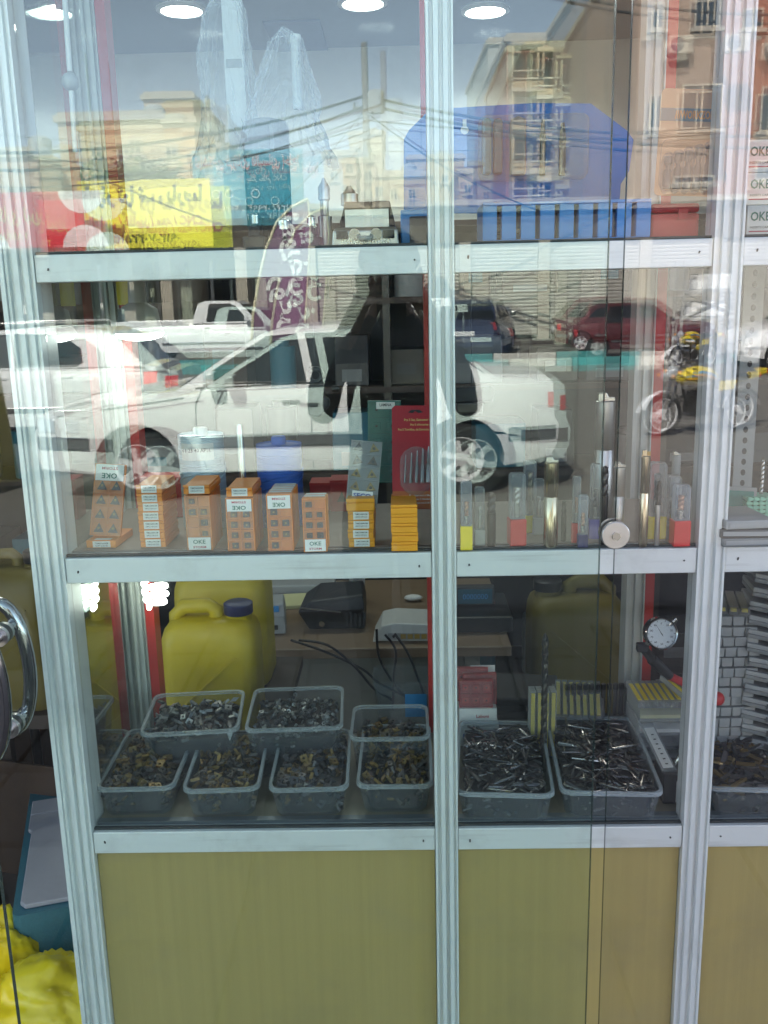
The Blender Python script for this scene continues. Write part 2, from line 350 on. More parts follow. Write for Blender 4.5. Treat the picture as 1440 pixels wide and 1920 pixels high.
# back frame: posts with red edges
def rearpost(x0, x1, red, z1=2.49):
    w = x1-x0; poly = [(x0, .32), (x0+w*.2, .32), (x0+w*.25, .325), (x0+w*.42, .325), (x0+w*.46, .32), (x0+w*.72, .32), (x0+w*.76, .326), (x0+w*.9, .326), (x0+w*.93, .32), (x1, .32), (x1, .36), (x0, .36)]
    po = MB().prism(poly, .845, z1, 'z').build('rear_post', 'alurear', DW)
    MB().box(red[0], red[1], .322, .358, .845, z1).build('red_edge', 'redstrip', po)
rearpost(-.488, -.4655, (-.4650, -.4495))
rearpost(.0585, .088, (.0375, .058))
rearpost(.386, .4180, (.4185, .4345))
sp = MB().add([(-.4782, .061, .862), (-.4885, .36, .862), (-.4885, .36, 2.45), (-.4782, .061, 2.45), (-.4842, .061, .862), (-.4945, .36, .862), (-.4945, .36, 2.45), (-.4842, .061, 2.45)],
     [(0, 1, 2, 3), (4, 7, 6, 5), (0, 4, 5, 1), (3, 2, 6, 7), (1, 5, 6, 2), (0, 3, 7, 4)]).build('side_pane', 'sideglass', DW)
MB().box(-.4945, -.480, .061, .36, .80, .8615).build('side_board', 'shelfboard', DW)
MB().box(-.4785, .955, .3605, .37, .06, .845).build('rear_board', 'darkwood', DW)
MB().box(-.4945, -.480, .061, .36, .02, .7995).build('side_board', 'woodpanel', DW)

# ------------------------------------------------------------------ frameless sliding door drawn in front of the window
def gpane(x0, x1, y0, y1, z0, z1, name, gm, parent, M=None):
    b = MB(); b.box(x0, x1, y0, y1, z0, z1, M); b.m = [1, 1, 0, 1, 0, 1]
    return b.build(name, [gm, 'glassedge'], parent)
YA = -.070
ax1 = at(1123, 1060, YA).x; ax0 = at(20, 1760, YA).x
SD = thing('sliding_glass_door', 'frameless tinted glass door slid across the window, with a chrome handle', 'glass door', ((ax0+ax1)/2, YA, .03), rot=(math.radians(.20), 0, math.radians(.55)))
hw = (ax1-ax0)/2
gpane(-hw, hw, -.005, .005, 0, 2.55, 'door_pane', 'doorglass', SD)
# chrome C handle on both faces
hp = at(-24, 1300, YA-.05)
hx = hp.x-SD.location.x; hz = hp.z-.03
for s in (-1, 1):
    hb = MB(); pts = []
    for i in range(15):
        a = -PI/2+PI*i/14; pts.append((hx-.012+.034*math.cos(a), s*(.045), hz+.095*math.sin(a)))
    hb.tube(pts, .0095, 12)
    ho = hb.build('handle', 'chrome', SD, smooth=50)
    for q in (-1, 1):
        MB().cyl((hx+.008, s*.0052, hz+q*.066), (hx+.008, s*.044, hz+q*.066), .008, 12).build('standoff', 'chrome', ho, smooth=50)
        MB().cyl((hx+.008, s*.0052, hz+q*.066), (hx+.008, s*.012, hz+q*.066), .014, 16).build('washer', 'brushed', ho, smooth=50)
MB().box(-hw, hw, -.012, .012, -.022, -.0005).build('bottom_rail', 'alurail', SD)
YB = -.045
bx0 = at(1150, 1060, YB).x
FD = thing('fixed_glass_leaf', 'clear frameless glass leaf on the right with a round steel lock plate on its edge', 'glass leaf', (bx0+.5, YB, .03), rot=(math.radians(.16), 0, math.radians(-.1)))
gpane(-.5, .5, -.004, .004, 0, 2.5, 'door_pane', 'clearglass', FD)
MB().box(-.5, .5, -.010, .010, -.022, -.0005).build('bottom_rail', 'alurail', FD)
lp = at(1160, 1010, YB-.03)
LP = MB().cyl((lp.x-FD.location.x+.0, -.012, lp.z-.03), (lp.x-FD.location.x, -.0045, lp.z-.03), .0185, 28).build('lock_plate', 'brushed', FD, smooth=40, bevel=.001)
MB().cyl((lp.x-FD.location.x, -.0165, lp.z-.03), (lp.x-FD.location.x, -.0122, lp.z-.03), .006, 6).build('bolt', 'steel', LP)
MB().cyl((lp.x-FD.location.x, .0045, lp.z-.03), (lp.x-FD.location.x, .012, lp.z-.03), .0185, 28).build('lock_plate', 'brushed', FD, smooth=40)
# ------------------------------------------------------------------ goods on the shelves
mat('orange', (.84, .27, .035), .42, var=.06, bump=.05)
mat('orangebright', (.86, .36, .02), .4, var=.05, bump=.05)
mat('orangedeep', (.50, .13, .025), .45, var=.06)
mat('carbide', (.10, .09, .085), .38, .5, var=.2, rand=[(1, 1, 1), (.7, .7, .75), (1.6, 1.3, .9)])
mat('goldinsert', (.36, .25, .09), .34, .75, var=.15)
INS = [(.13, .12, .11), (.28, .18, .055), (.22, .15, .055), (.14, .13, .125), (.31, .22, .09), (.16, .12, .08), (.10, .095, .09)]
mat('insertmix', (1, 1, 1), .46, .5, var=.15, scale=200, rand=INS)
mat('insertdark', (1, 1, 1), .44, .5, var=.15, scale=200, rand=[(.13, .13, .14), (.10, .10, .11), (.30, .20, .07), (.11, .11, .12), (.07, .08, .095), (.12, .11, .10), (.08, .08, .085), (.26, .25, .24)])
mat('insertgrey', (1, 1, 1), .38, .6, var=.15, scale=200, rand=[(.22, .23, .23), (.13, .14, .15), (.4, .41, .4), (.17, .17, .17)])
mat('rodmix', (1, 1, 1), .24, .9, var=.15, scale=200, rand=[(.14, .14, .15), (.20, .20, .21), (.10, .10, .11), (.30, .30, .30)])
mat('rodbright', (1, 1, 1), .2, .95, var=.15, scale=200, rand=[(.22, .21, .20), (.14, .13, .13), (.42, .41, .39), (.10, .09, .09), (.28, .26, .23)])
mat('bladebrown', (1, 1, 1), .36, .65, var=.15, scale=200, rand=[(.14, .12, .11), (.30, .20, .08), (.18, .15, .13), (.38, .26, .11), (.12, .11, .11)])
mat('inkgreen', (.02, .16, .11), .5); mat('inkred', (.42, .02, .05), .5); mat('inkblack', (.02, .02, .02), .5); mat('inkblue', (.03, .08, .32), .5); mat('inkgold', (.75, .55, .18), .5)
mat('inkorange', (.75, .30, .06), .5); mat('inkwhite', (.85, .85, .82), .5)
mat('cardred', (.42, .012, .02), .4, var=.05); mat('redplastic', (.55, .03, .03), .35); mat('tealplastic', (.02, .22, .17), .4, var=.08)
mat('bluetwine', (.02, .12, .52), .6, var=.12, scale=60); mat('paletwine', (.50, .62, .68), .6, var=.08, scale=60)
mat('yellowplastic', (.80, .62, .03), .4, var=.05); mat('yellowcan', (.54, .41, .018), .45, var=.10, scale=8, bump=.06, dirt=.35)
mat('bluecap', (.02, .028, .11), .4); mat('purplecap', (.13, .11, .42), .4); mat('copper', (.48, .25, .14), .3, .8)
mat('greyplastic', (.34, .35, .34), .45, var=.05); mat('greycase', (.20, .21, .21), .42, var=.06); mat('casedark', (.075, .075, .075), .4)
mat('greenplastic', (.25, .62, .42), .45); mat('tealcase', (.035, .16, .21), .5, var=.15, scale=160, bump=.25, bscale=220); mat('greylid', (.42, .42, .46), .5, var=.06, scale=60, bump=.08, dirt=.25)
mat('yellowbag', (.80, .66, .02), .3, var=.06); mat('cardboard', (.085, .052, .035), .8, var=.15, scale=25)
mat('bluepanel', (.02, .16, .50), .4, var=.06); mat('blueholder', (.03, .24, .62), .4); mat('tancard', (.62, .36, .20), .45, var=.05)
mat('deskwood', (.22, .15, .09), .45, var=.15, scale=6, stretch=(1, 6, 6)); mat('deskpanel', (.20, .19, .15), .6); mat('routerwhite', (.62, .62, .58), .4)
mat('dialface', (.70, .76, .80), .3); mat('bluelabel', (.03, .25, .55), .4); mat('screenblue', (.02, .10, .14), .2); mat('yellowpaper', (.62, .60, .30), .7)
mat('brassport', (.40, .26, .06), .4); mat('concretegrey', (.3, .3, .3), .8)
clearplastic('tubplastic', (.972, .98, .985), .01, (.34, .39, .42), .2, .2)
clearplastic('tubrim', (.92, .94, .95), .20, (.60, .66, .68), .2, .5)
clearplastic('clearcase', (.93, .94, .94), .13, (.60, .62, .62), .15)
clearplastic('clearlid', (.97, .97, .97), .02, (.7, .7, .7), .12, .4)
clearplastic('bagfilm', (.96, .975, .98), .05, (.75, .80, .83), .07)
SH1, SH2, SH3 = .862, 1.290, 1.702

# ---- flat plastic boxes of inserts; local: width x, length y (front at -y), height z
BW, BL, BH = .0365, .082, .0132
def flatbox(label, loc, group, m='orange', printed=True, rz=0):
    t = thing('insert_box', label, 'insert box', loc, rz, group)
    b = MB(); b.box(-BW/2, BW/2, -BL/2, BL/2, 0, .0085); b.box(-BW/2+.0008, BW/2-.0008, -BL/2+.001, BL/2-.001, .0086, .0122)
    b.build('case', m, t, bevel=.0008)
    MB().box(-BW/2, BW/2, -BL/2-.0004, -BL/2+.0028, .0098, .0130).build('lid_lip', m, t)
    if printed:
        MB().box(-BW*.29, BW*.31, -BL/2-.0009, -BL/2-.0005, .0012, .0122).build('paper_label', 'paper', t)
        lettering('TNMG160404-DM', .0022, 'inkblack', t, (.0005, -BL/2-.0011, .0088), width=.0175, bold=.01)
        lettering('OP1215 10PCS', .0020, 'inkblack', t, (.0005, -BL/2-.0011, .0048), width=.0165, bold=.01)
    return t
def stack(px, py, zbase, n, labels, group, m='orange', printed=True, jitter=.6):
    p = onz(px, py, zbase)
    for i in range(n):
        a = math.radians(rnd.uniform(-jitter, jitter))
        flatbox(labels(i), (p.x+rnd.uniform(-.0006, .0006), p.y+BL/2+rnd.uniform(0, .001), zbase+.0004+i*BH), group, m, printed, a)
    return p
_o = ('lowest', 'second from below', 'third from below', 'middle', 'third from the top', 'second from the top', 'topmost')
stack(288, 1027, SH2, 7, lambda i: 'flat labelled orange box, %s of the left stack of seven' % _o[i], 'left stack of orange boxes')
_q = ('lowest', 'second from below', 'middle', 'second from the top')
p = stack(678, 1027, SH2, 4, lambda i: 'flat bright orange labelled box under the clear triangle tray, %s of four' % ('lowest', 'second', 'third', 'fourth')[i], 'labelled orange boxes under the clear tray', 'orangebright')
b = flatbox('wide plain orange insert box topping the labelled stack under the clear triangle tray', (p.x, p.y+BL/2-.002, SH2+4*BH+.001), 'labelled orange boxes under the clear tray', 'orangebright', False)
b.scale = (1.08, 1, 1.35)
_f = ('lowest', 'second from below', 'middle', 'second from the top', 'topmost')
p8 = stack(759, 1034, SH2, 5, lambda i: 'plain unlabelled orange insert box below the red blister card, %s of five' % _f[i], 'plain orange boxes below the red card', 'orangebright', False)

# ---- boxes standing on end, pockets to the front; local: width x, height z, thickness y (front at 0)
PK = random.Random(4)
def pockets(t, w, h, th, m, insert, cols=2, rows=5, label=None, ltop=False, tri=False):
    b = MB(); b.box(-w/2, w/2, .0035, th, 0, h); e = .0016
    b.box(-w/2, -w/2+e, 0, .0034, 0, h); b.box(w/2-e, w/2, 0, .0034, 0, h)
    x0, x1 = -w/2+e, w/2-e
    for k in range(rows+1):
        z = (h-e)*k/rows; b.box(x0+.0001, x1-.0001, .0002, .0034, z, z+e)
    for c in range(1, cols):
        x = x0+(x1-x0)*c/cols; b.box(x-e/2, x+e/2, .0004, .0033, 0, h)
    b.build('case', m, t)
    cw, chh = (x1-x0)/cols, (h-e)/rows
    lo, hi = (1 if (label and not ltop) else 0), (rows-1 if (label and ltop) else rows)
    for r_ in range(lo, hi):
        for c in range(cols):
            if cols == 2 and not tri and PK.random() < .12: continue
            cx, cz = x0+cw*(c+.5), e/2+chh*(r_+.5); s = min(cw, chh)*.30
            if tri: poly = [(cx-s*1.15, cz-s), (cx+s*1.15, cz-s), (cx, cz+s*1.15)]
            else:
                if rows == 5 and cols == 2 and not ltop: s *= PK.uniform(.8, 1.05)
                poly = [(cx-s, cz-s*.9), (cx+s, cz-s*.9), (cx+s*.96, cz+s*.9), (cx-s*.96, cz+s*.9)]
            io = MB().prism(poly, .0008, .0034, 'y').build('insert', insert, t, bevel=.0004)
            MB().cyl((cx, .0003, cz), (cx, .0009, cz), s*.3, 10).build('screw_hole', 'goldinsert' if insert == 'carbide' else 'inkblack', io)
    MB().box(-w/2+.0006, w/2-.0006, -.0006, -.0001, .0004, h-.0004).build('clear_lid', 'clearlid', t)
    if label:
        lh = chh*1.15; z0 = h-lh-.001 if ltop else .001
        MB().box(-w/2+.002, w/2-.002, -.0014, -.0008, z0, z0+lh).build('paper_label', 'paper', t)
        ry = PI if ltop else 0
        lettering('OKE', lh*.34, 'inkgreen', t, (0, -.0017, z0+lh*(.30 if ltop else .66)), rot=(PI/2, ry, 0), width=w*.5, bold=.02)
        lettering('STORM', lh*.18, 'inkred', t, (0, -.0017, z0+lh*(.76 if ltop else .22)), rot=(PI/2, ry, 0), width=w*.52, bold=.02)
def upright(px0, px1, ytop, ybot, n, label, others, group, m, ltop, topface=False, lab=True, insert='carbide'):
    p = onz((px0+px1)/2, ybot, SH2); q0 = at(px0, ybot, p.y); q1 = at(px1, ybot, p.y); w = q1.x-q0.x
    h = at((px0+px1)/2, ytop, p.y).z-SH2
    t = thing('insert_box', label, 'insert box', (p.x, p.y, SH2+.0004), math.radians(PK.uniform(-3, 3)), group)
    pockets(t, w, h, .013, m, insert, label=lab, ltop=ltop)
    for i in range(1, n):
        u = thing('insert_box', others, 'insert box', (p.x+rnd.uniform(-.0005, .0005), p.y+.0137*i, SH2+.0004), 0, group)
        MB().box(-w/2, w/2, 0, .0128, 0, h-rnd.uniform(0, .001)).build('case', m, u, bevel=.0008)
        MB().box(-w/2+.002, w/2-.002, .002, .011, h+.0002, h+.0006).build('paper_label', 'paper', u)
    return p, w, h
upright(352, 399, 930, 1032, 6, 'orange box stood on end with square inserts, white label at its foot', 'orange box on end in the row behind the first upright square insert box', 'upright boxes below the pale twine', 'orange', False)
pa = upright(428, 479, 935, 1035, 6, 'orange box stood on end with upside-down label, steel pin rising behind', 'orange box on end in the row below the steel pin', 'upright boxes below the steel pin', 'orange', True)
upright(504, 551, 928, 1035, 6, 'orange box stood on end with upside-down label under the blue twine', 'orange box on end in the row below the blue twine spool', 'upright boxes below the blue twine', 'orange', True)
upright(570, 614, 936, 1035, 3, 'orange box stood on end with round inserts beside the labelled stack', 'orange box on end behind the round insert box', 'upright round insert boxes', 'orange', False, insert='darkmetal')
# short boxes lying across the tops of two rows
for (px, py0, py1, lab) in ((376, 912, 929, 'short orange box with printed label lying on the upright boxes below pale twine'), (455, 900, 934, 'short orange box with printed label lying on the upright boxes by steel pin')):
    pp = onz(px, 1034, SH2); zt = at(px, py1, pp.y).z
    flatbox(lab, (pp.x, pp.y+BL/2+.0005, zt+.0018), 'boxes lying on upright boxes')
# open triangle box at the left end: tray lying flat, second tray leaning up behind it
p = onz(190, 1028, SH2)
t = thing('open_insert_box', 'open orange insert box lying flat at the left end of the shelf', 'insert box', (p.x, p.y, SH2+.0005), math.radians(-3))
MB().box(-.022, .022, 0, .075, 0, .011).build('case', 'orange', t, bevel=.001)
MB().box(-.012, .014, -.0006, -.0001, .001, .010).build('paper_label', 'paper', t)
lettering('TNMG160408', .0022, 'inkblack', t, (.001, -.0009, .0072), width=.02, bold=.01); lettering('OP1215', .0022, 'inkblack', t, (.001, -.0009, .0036), width=.018, bold=.01)
MB().box(-.011, .013, .004, .013, .0111, .0114).build('paper_label', 'paper', t)
tray = bpy.data.objects.new('tray', None)
def card(TL, TR, BL_, yt, yb):
    a, b, c = at(*TL, yt), at(*TR, yt), at(*BL_, yb)
    ex = (b-a); w = ex.length; ex.normalize(); ez = (a-c); h = ez.length; ez.normalize(); ey = ez.cross(ex).normalized(); ez = ex.cross(ey).normalized()
    o = c + ex*(w/2)
    return Matrix(((ex.x, ey.x, ez.x, o.x), (ex.y, ey.y, ez.y, o.y), (ex.z, ey.z, ez.z, o.z), (0, 0, 0, 1))), w, h
def cardthing(name, label, cat, TL, TR, BL_, yt, yb, group=None):
    M, w, h = card(TL, TR, BL_, yt, yb); o = bpy.data.objects.new(name, None); COL.objects.link(o); o.matrix_world = M; o.empty_display_size = .03
    return tag(o, label, cat, group), w, h
bpy.data.objects.remove(tray)
t2, w, h = cardthing('insert_tray', 'orange tray of dark triangle inserts tipped up, inverted label on top, left end of shelf', 'insert tray', (194, 870), (251, 873), (168, 1003), .105, .072)
pockets(t2, w, h, .006, 'orange', 'carbide', rows=5, label=True, ltop=True, tri=True)

# ---- clear tray of gold triangles
t, w, h = cardthing('clear_tray', 'clear plastic tray of ten gold triangle inserts leaning above orange boxes', 'insert tray', (657, 824), (715, 829), (648, 946), .075, .045)
b = MB(); b.box(-w/2, w/2, .0042, .0062, 0, h); b.box(-w/2, -w/2+.0015, 0, .004, 0, h); b.box(w/2-.0015, w/2, 0, .004, 0, h); b.box(-.0006, .0006, .0004, .004, 0, h)
for k in range(6): b.box(-w/2+.0016, w/2-.0016, .0003, .0039, (h-.0016)*k/5, (h-.0016)*k/5+.0015)
b.build('tray', 'greyplastic', t)
for r_ in range(5):
    for c in range(2):
        s = .0085; cx, cz = (-w/4, w/4)[c], h*(r_+.5)/5-.001; q = rnd.uniform(-.25, .25)
        poly = [(cx+s*math.cos(a+q), cz+s*math.sin(a+q)) for a in (PI/2, PI*7/6, PI*11/6)]
        io = MB().prism(poly, .0012, .0040, 'y').build('insert', 'carbide' if (r_*2+c) in (0, 8, 7, 6) else 'goldinsert', t, bevel=.0006)
        MB().cyl((cx, .0006, cz), (cx, .0014, cz), .0022, 12).build('screw_hole', 'inkblack', io)
MB().box(-w/2+.0005, w/2-.0005, -.0006, -.0001, .0005, h-.0005).build('clear_lid', 'clearlid', t)
MB().box(-w*.32, w*.34, -.0012, -.0008, .008, .021).build('paper_label', 'paper', t)
lettering('SECO', .0065, 'inkblue', t, (0, -.0016, .0145), width=w*.58, bold=.04)

# ---- red blister card of screw extractors
t, w, h = cardthing('blister_card', 'red blister card of five steel screw extractors beside the middle mullion', 'blister pack', (727, 761), (815, 760), (736, 955), .125, .060)
b = MB(); b.prism([(-w/2, 0), (w/2, 0), (w/2, h-.004), (w/2-.004, h), (.010, h), (-w/2+.004, h), (-w/2, h-.004)], 0, .0012, 'y'); b.build('backing_card', 'cardred', t)
MB().box(-w/2+.0002, w/2-.0002, -.0004, -.0001, .0005, h*.17).build('lower_band', 'orangedeep', t)
hk = MB(); hk.prism([(-.011, h*.93), (-.004, h*.925), (0, h*.945), (.004, h*.925), (.011, h*.93), (.006, h*.955), (-.006, h*.955)], -.0006, -.0002, 'y'); hk.build('hang_hole', 'inkblack', t)
for i, s in enumerate(('Screw Extractor Set, 5 Pcs', "Jeu d'Arrache-vis, 5 Pcs", 'Juego Extractor de Tornillos, 5 Pcs')):
    wd = (.047, .038, .056)[i]; lettering(s, .0042, 'inkgold', t, (w/2-.004-wd/2, -.0012, h*(.855-.048*i)), width=wd, bold=.02)
for i, s in enumerate(('Made of tool steel', 'Hardened 5 sizes', 'Fits 3-18 mm screws')):
    lettering(s, .0026, 'inkwhite', t, (.010, -.0012, .020-.0055*i), width=.026, bold=.01)
    MB().box(-.010, -.0085, -.0010, -.0005, .019-.0055*i, .0215-.0055*i).build('bullet', 'inkwhite', t)
pts = [(w*.40*math.cos(a), h*.36+h*.235*math.sin(a)) for a in [2*PI*k/20 for k in range(20)]]
pts = [(max(-w*.34, min(w*.34, x)), z) for x, z in pts]
MB().loft([[(x, -.0008, z) for x, z in pts], [(x*.95, -.010, h*.36+(z-h*.36)*.95) for x, z in pts], [(x*.8, -.0125, h*.36+(z-h*.36)*.85) for x, z in pts]]).build('blister', 'clearlid', t, smooth=60)
for k in range(5):
    x = -w*.24+w*.12*k; L = .042+.003*k; r_ = .0012+.00035*k
    MB().tube([(x, -.006, h*.24), (x+.001, -.006, h*.24+L*.5), (x+.001, -.006, h*.24+L*.52), (x+.002, -.006, h*.24+L)], [r_*1.3, r_*1.3, r_*1.1, r_*.5], 8).build('extractor', 'steel', t, smooth=40)

# ---- teal box behind
t, w, h = cardthing('teal_insert_box', 'tall green plastic insert box with white label standing behind the clear tray', 'insert box', (686, 752), (748, 752), (690, 905), .16, .155)
pockets(t, w, h, .016, 'tealplastic', 'tealplastic')
MB().box(-.012, .016, -.0016, -.0009, h-.012, h-.0015).build('paper_label', 'paper', t); lettering('LAMINA', .0045, 'inkblack', t, (.002, -.002, h-.0055), width=.018, bold=.02)

# ---- twine spools and steel pin
def spool(px, ytop, ybot, wpx, y, label, m, capm, text=None, name='twine_spool'):
    p0 = at(px, ybot, y); p1 = at(px, ytop, y); r = (at(px+wpx/2, ybot, y).x-at(px-wpx/2, ybot, y).x)/2; zt = p1.z; z0 = SH2
    t = thing(name, label, 'twine spool', (p0.x, y, z0))
    H = zt-z0; prof = [(r*.96, .001), (r, .004)]; n = int(H/.0035)
    for i in range(n): prof += [(r*.985, .005+i*.0035), (r*(1+.01*math.sin(i*1.7)), .0067+i*.0035)]
    prof += [(r*.95, H-.002), (r*.3, H)]
    o = MB().lathe(prof, 28).build('winding', m, t, smooth=30)
    b = MB()
    for i in range(5):                 # loose crossing turns of twine
        ph = i*1.25; pts = [(r*1.012*math.cos(a+ph), r*1.012*math.sin(a+ph), H*.35+.5*H*.5*math.sin(a*.5)+.004*i) for a in [k*.2 for k in range(16)]]
        b.tube(pts, .0011, 5)
    b.build('loose_turn', m, t, smooth=60)
    MB().lathe([(r*.32, H), (r*.32, H+.010), (r*.28, H+.012)], 20).build('core', capm, t, smooth=40)
    if text:
        b = MB(); A = [-PI/2-.75+1.5*k/8 for k in range(9)]; b.loft([[(r*1.025*math.cos(a), r*1.025*math.sin(a), H-.034) for a in A], [(r*1.025*math.cos(a), r*1.025*math.sin(a), H-.008) for a in A]], closed=False, cap=False); b.build('paper_label', 'paper', t)
        lettering(text, .006, 'inkblack', t, (0, -r*1.04, H-.018), width=r*1.25, bold=.01)
spool(382, 816, 908, 84, .175, 'pale blue twine spool with dated white label on the orange boxes shelf', 'paletwine', 'white', 'AP16 40 23 41')
spool(527, 832, 928, 84, .175, 'bright blue twine spool standing behind the orange boxes', 'bluetwine', 'bluetwine')
p = at(455, 905, .13)
t = thing('steel_pin', 'thin polished steel pin standing behind the upside-down labelled box', 'pin', (p.x, .13, SH2))
zt = at(455, 795, .13).z-SH2
MB().lathe([(.005, 0), (.0052, .002), (.0052, zt-.004), (.004, zt)], 14).build('shank', 'steel', t, smooth=40); MB().lathe([(.008, 0), (.008, .004), (.0053, .0045)], 14).build('foot', 'darkmetal', t)
# ---- red boxes in the shade behind
for i, (px, py, wp, yy) in enumerate(((300, 900, 80, .24), (640, 905, 44, .26), (600, 910, 40, .27))):
    q = at(px, py, yy); w = wp/1750*(yy+1.25); h = q.z-SH2
    t = thing('red_insert_box', ('wide dark red box lying behind the left stack of orange boxes', 'narrow dark red box with triangle print left of the clear tray', 'small dark red box between blue spool and triangle print box')[i], 'insert box', (q.x, yy, SH2))
    MB().box(-w/2, w/2, 0, .05, .0004, h).build('case', 'cardred', t, bevel=.001); MB().box(-w/2-.0005, w/2+.0005, -.0008, .0508, h+.0003, h+.004).build('lid', 'redplastic', t)
    if i: MB().prism([(-.008, h*.35), (.008, h*.35), (0, h*.7)], -.0006, -.0002, 'y').build('triangle_mark', 'inkblack', t)

# ---- black clamp hanging from a hook, its price tags
t = thing('hanging_clamp', 'black chuck key with ring eye hanging inside the glass left of the mullion', 'chuck key', at(592, 735, .10))
b = MB(); b.tube([(.0005+.0095*math.cos(a), 0, .024+.0095*math.sin(a)) for a in [2*PI*k/16 for k in range(16)]], .0035, 8, closed=True); b.build('ring_eye', 'black', t, smooth=60)
b = MB(); b.prism([(-.010, -.034), (.004, -.036), (.020, -.020), (.020, -.010), (.012, -.006), (.014, .011), (-.014, .011), (-.013, -.01)], -.008, .008, 'y'); b.build('body', 'blackmatt', t, bevel=.003)
MB().cyl((.024, 0, .004), (.034, 0, .004), .005, 10).build('pin', 'darkmetal', t, smooth=40)
MB().cyl((0, 0, .047), (0, 0, SH3-.024-t.location.z), .0008, 5).build('cord', 'black', t)
t2 = thing('hanging_chuck', 'black chuck jaw block hanging inside the glass right of the mullion', 'chuck', at(884, 748, .10))
b = MB(); b.prism([(-.034, -.004), (.030, -.004), (.034, .008), (.028, .018), (-.03, .018)], -.012, .012, 'y'); b.build('body', 'blackmatt', t2, bevel=.003)
MB().box(-.022, .016, -.010, .010, -.020, -.0045).build('jaw', 'darkmetal', t2, bevel=.002); MB().cyl((0, 0, .018), (0, 0, SH3-.024-t2.location.z), .0008, 5).build('cord', 'black', t2)
for (px, w) in ((232, .023),):
    q = at(px, 545, .27); t = thing('price_tag', 'yellow paper tag hanging under the upper shelf near the left post', 'tag', q)
    MB().box(-w/2, w/2, -.0004, .0004, -.022, .02).build('tag_card', 'yellowplastic', t); MB().cyl((0, 0, .02), (0, 0, 1.68-q.z), .0005, 4).build('thread', 'black', t)

# ---- shaded lamp and spiral bulb
q = at(262, 622, .25)
t = thing('shaded_lamp', 'grey metal lamp with glowing lower rim hanging under the upper shelf', 'lamp', q)
MB().lathe([(.012, SH3-.0225-q.z), (.014, .045), (.030, .035), (.034, .01), (.041, -.002), (.0395, -.002), (.032, .010), (.028, .033)], 24, cap=False).build('lamp_shade', 'greyplastic', t, smooth=50)
MB().lathe([(.038, -.002), (.033, -.009), (.018, -.013), (.005, -.014)], 24).build('bulb', 'lampglow', t, smooth=60)
q = at(291, 1108, .26)
t = thing('spiral_bulb', 'lit white spiral energy saving bulb hanging under the middle shelf', 'light bulb', q)
b = MB(); pts = []
for k in range(81):
    u = k/80; a = u*2*PI*3.6; r = .0185-.006*max(0, u-.6)/.4; pts.append((r*math.cos(a), r*math.sin(a), .022-.050*u))
b.tube(pts, .0044, 8); b.build('tube', 'cflglow', t, smooth=70)
MB().lathe([(.017, SH2-.0225-q.z), (.019, .045), (.019, .028), (.012, .026)], 20).build('ballast', 'white', t, smooth=40)
p = at(150, 1175, .22)
t = thing('hanging_lead', 'black lead with small plug hanging by the left mullion below the middle shelf', 'cable', at(139, 1175, .12))
MB().tube([(0, 0, 1.267-t.location.z), (-.002, 0, .05), (.003, 0, .02), (.010, 0, .0)], .0016, 6).build('wire', 'black', t, smooth=60); MB().box(.006, .016, -.004, .004, -.013, .002).build('plug', 'black', t, bevel=.001)
# ------------------------------------------------------------------ tubs of loose inserts
def tubmesh(w, d, h, name, parent):
    r = .016; e = .0012; tp = .010
    MB().loft([rrect(w-2*tp-2*e-.006, d-2*tp-2*e-.006, r*.8, .0016), rrect(w-2*tp-2*e, d-2*tp-2*e, r*.9, .005), rrect(w-2*e-.006, d-2*e-.006, r, h-.005),
               rrect(w-.006, d-.006, r, h-.005), rrect(w-2*tp, d-2*tp, r*.9, .004), rrect(w-2*tp-.006, d-2*tp-.006, r*.8, 0)], cap=True).build(name, 'tubplastic', parent, smooth=50)
    MB().loft([rrect(w-.010, d-.010, r*.9, h-.0052), rrect(w-.010, d-.010, r*.9, h), rrect(w-.001, d-.001, r*1.1, h+.0004), rrect(w, d, r*1.1, h-.006), rrect(w-.004, d-.004, r*1.05, h-.006), rrect(w-.006, d-.006, r, h-.0052), rrect(w-.010, d-.010, r*.9, h-.0052)], cap=False).build('rim', 'tubrim', parent, smooth=50)
TMP = {}
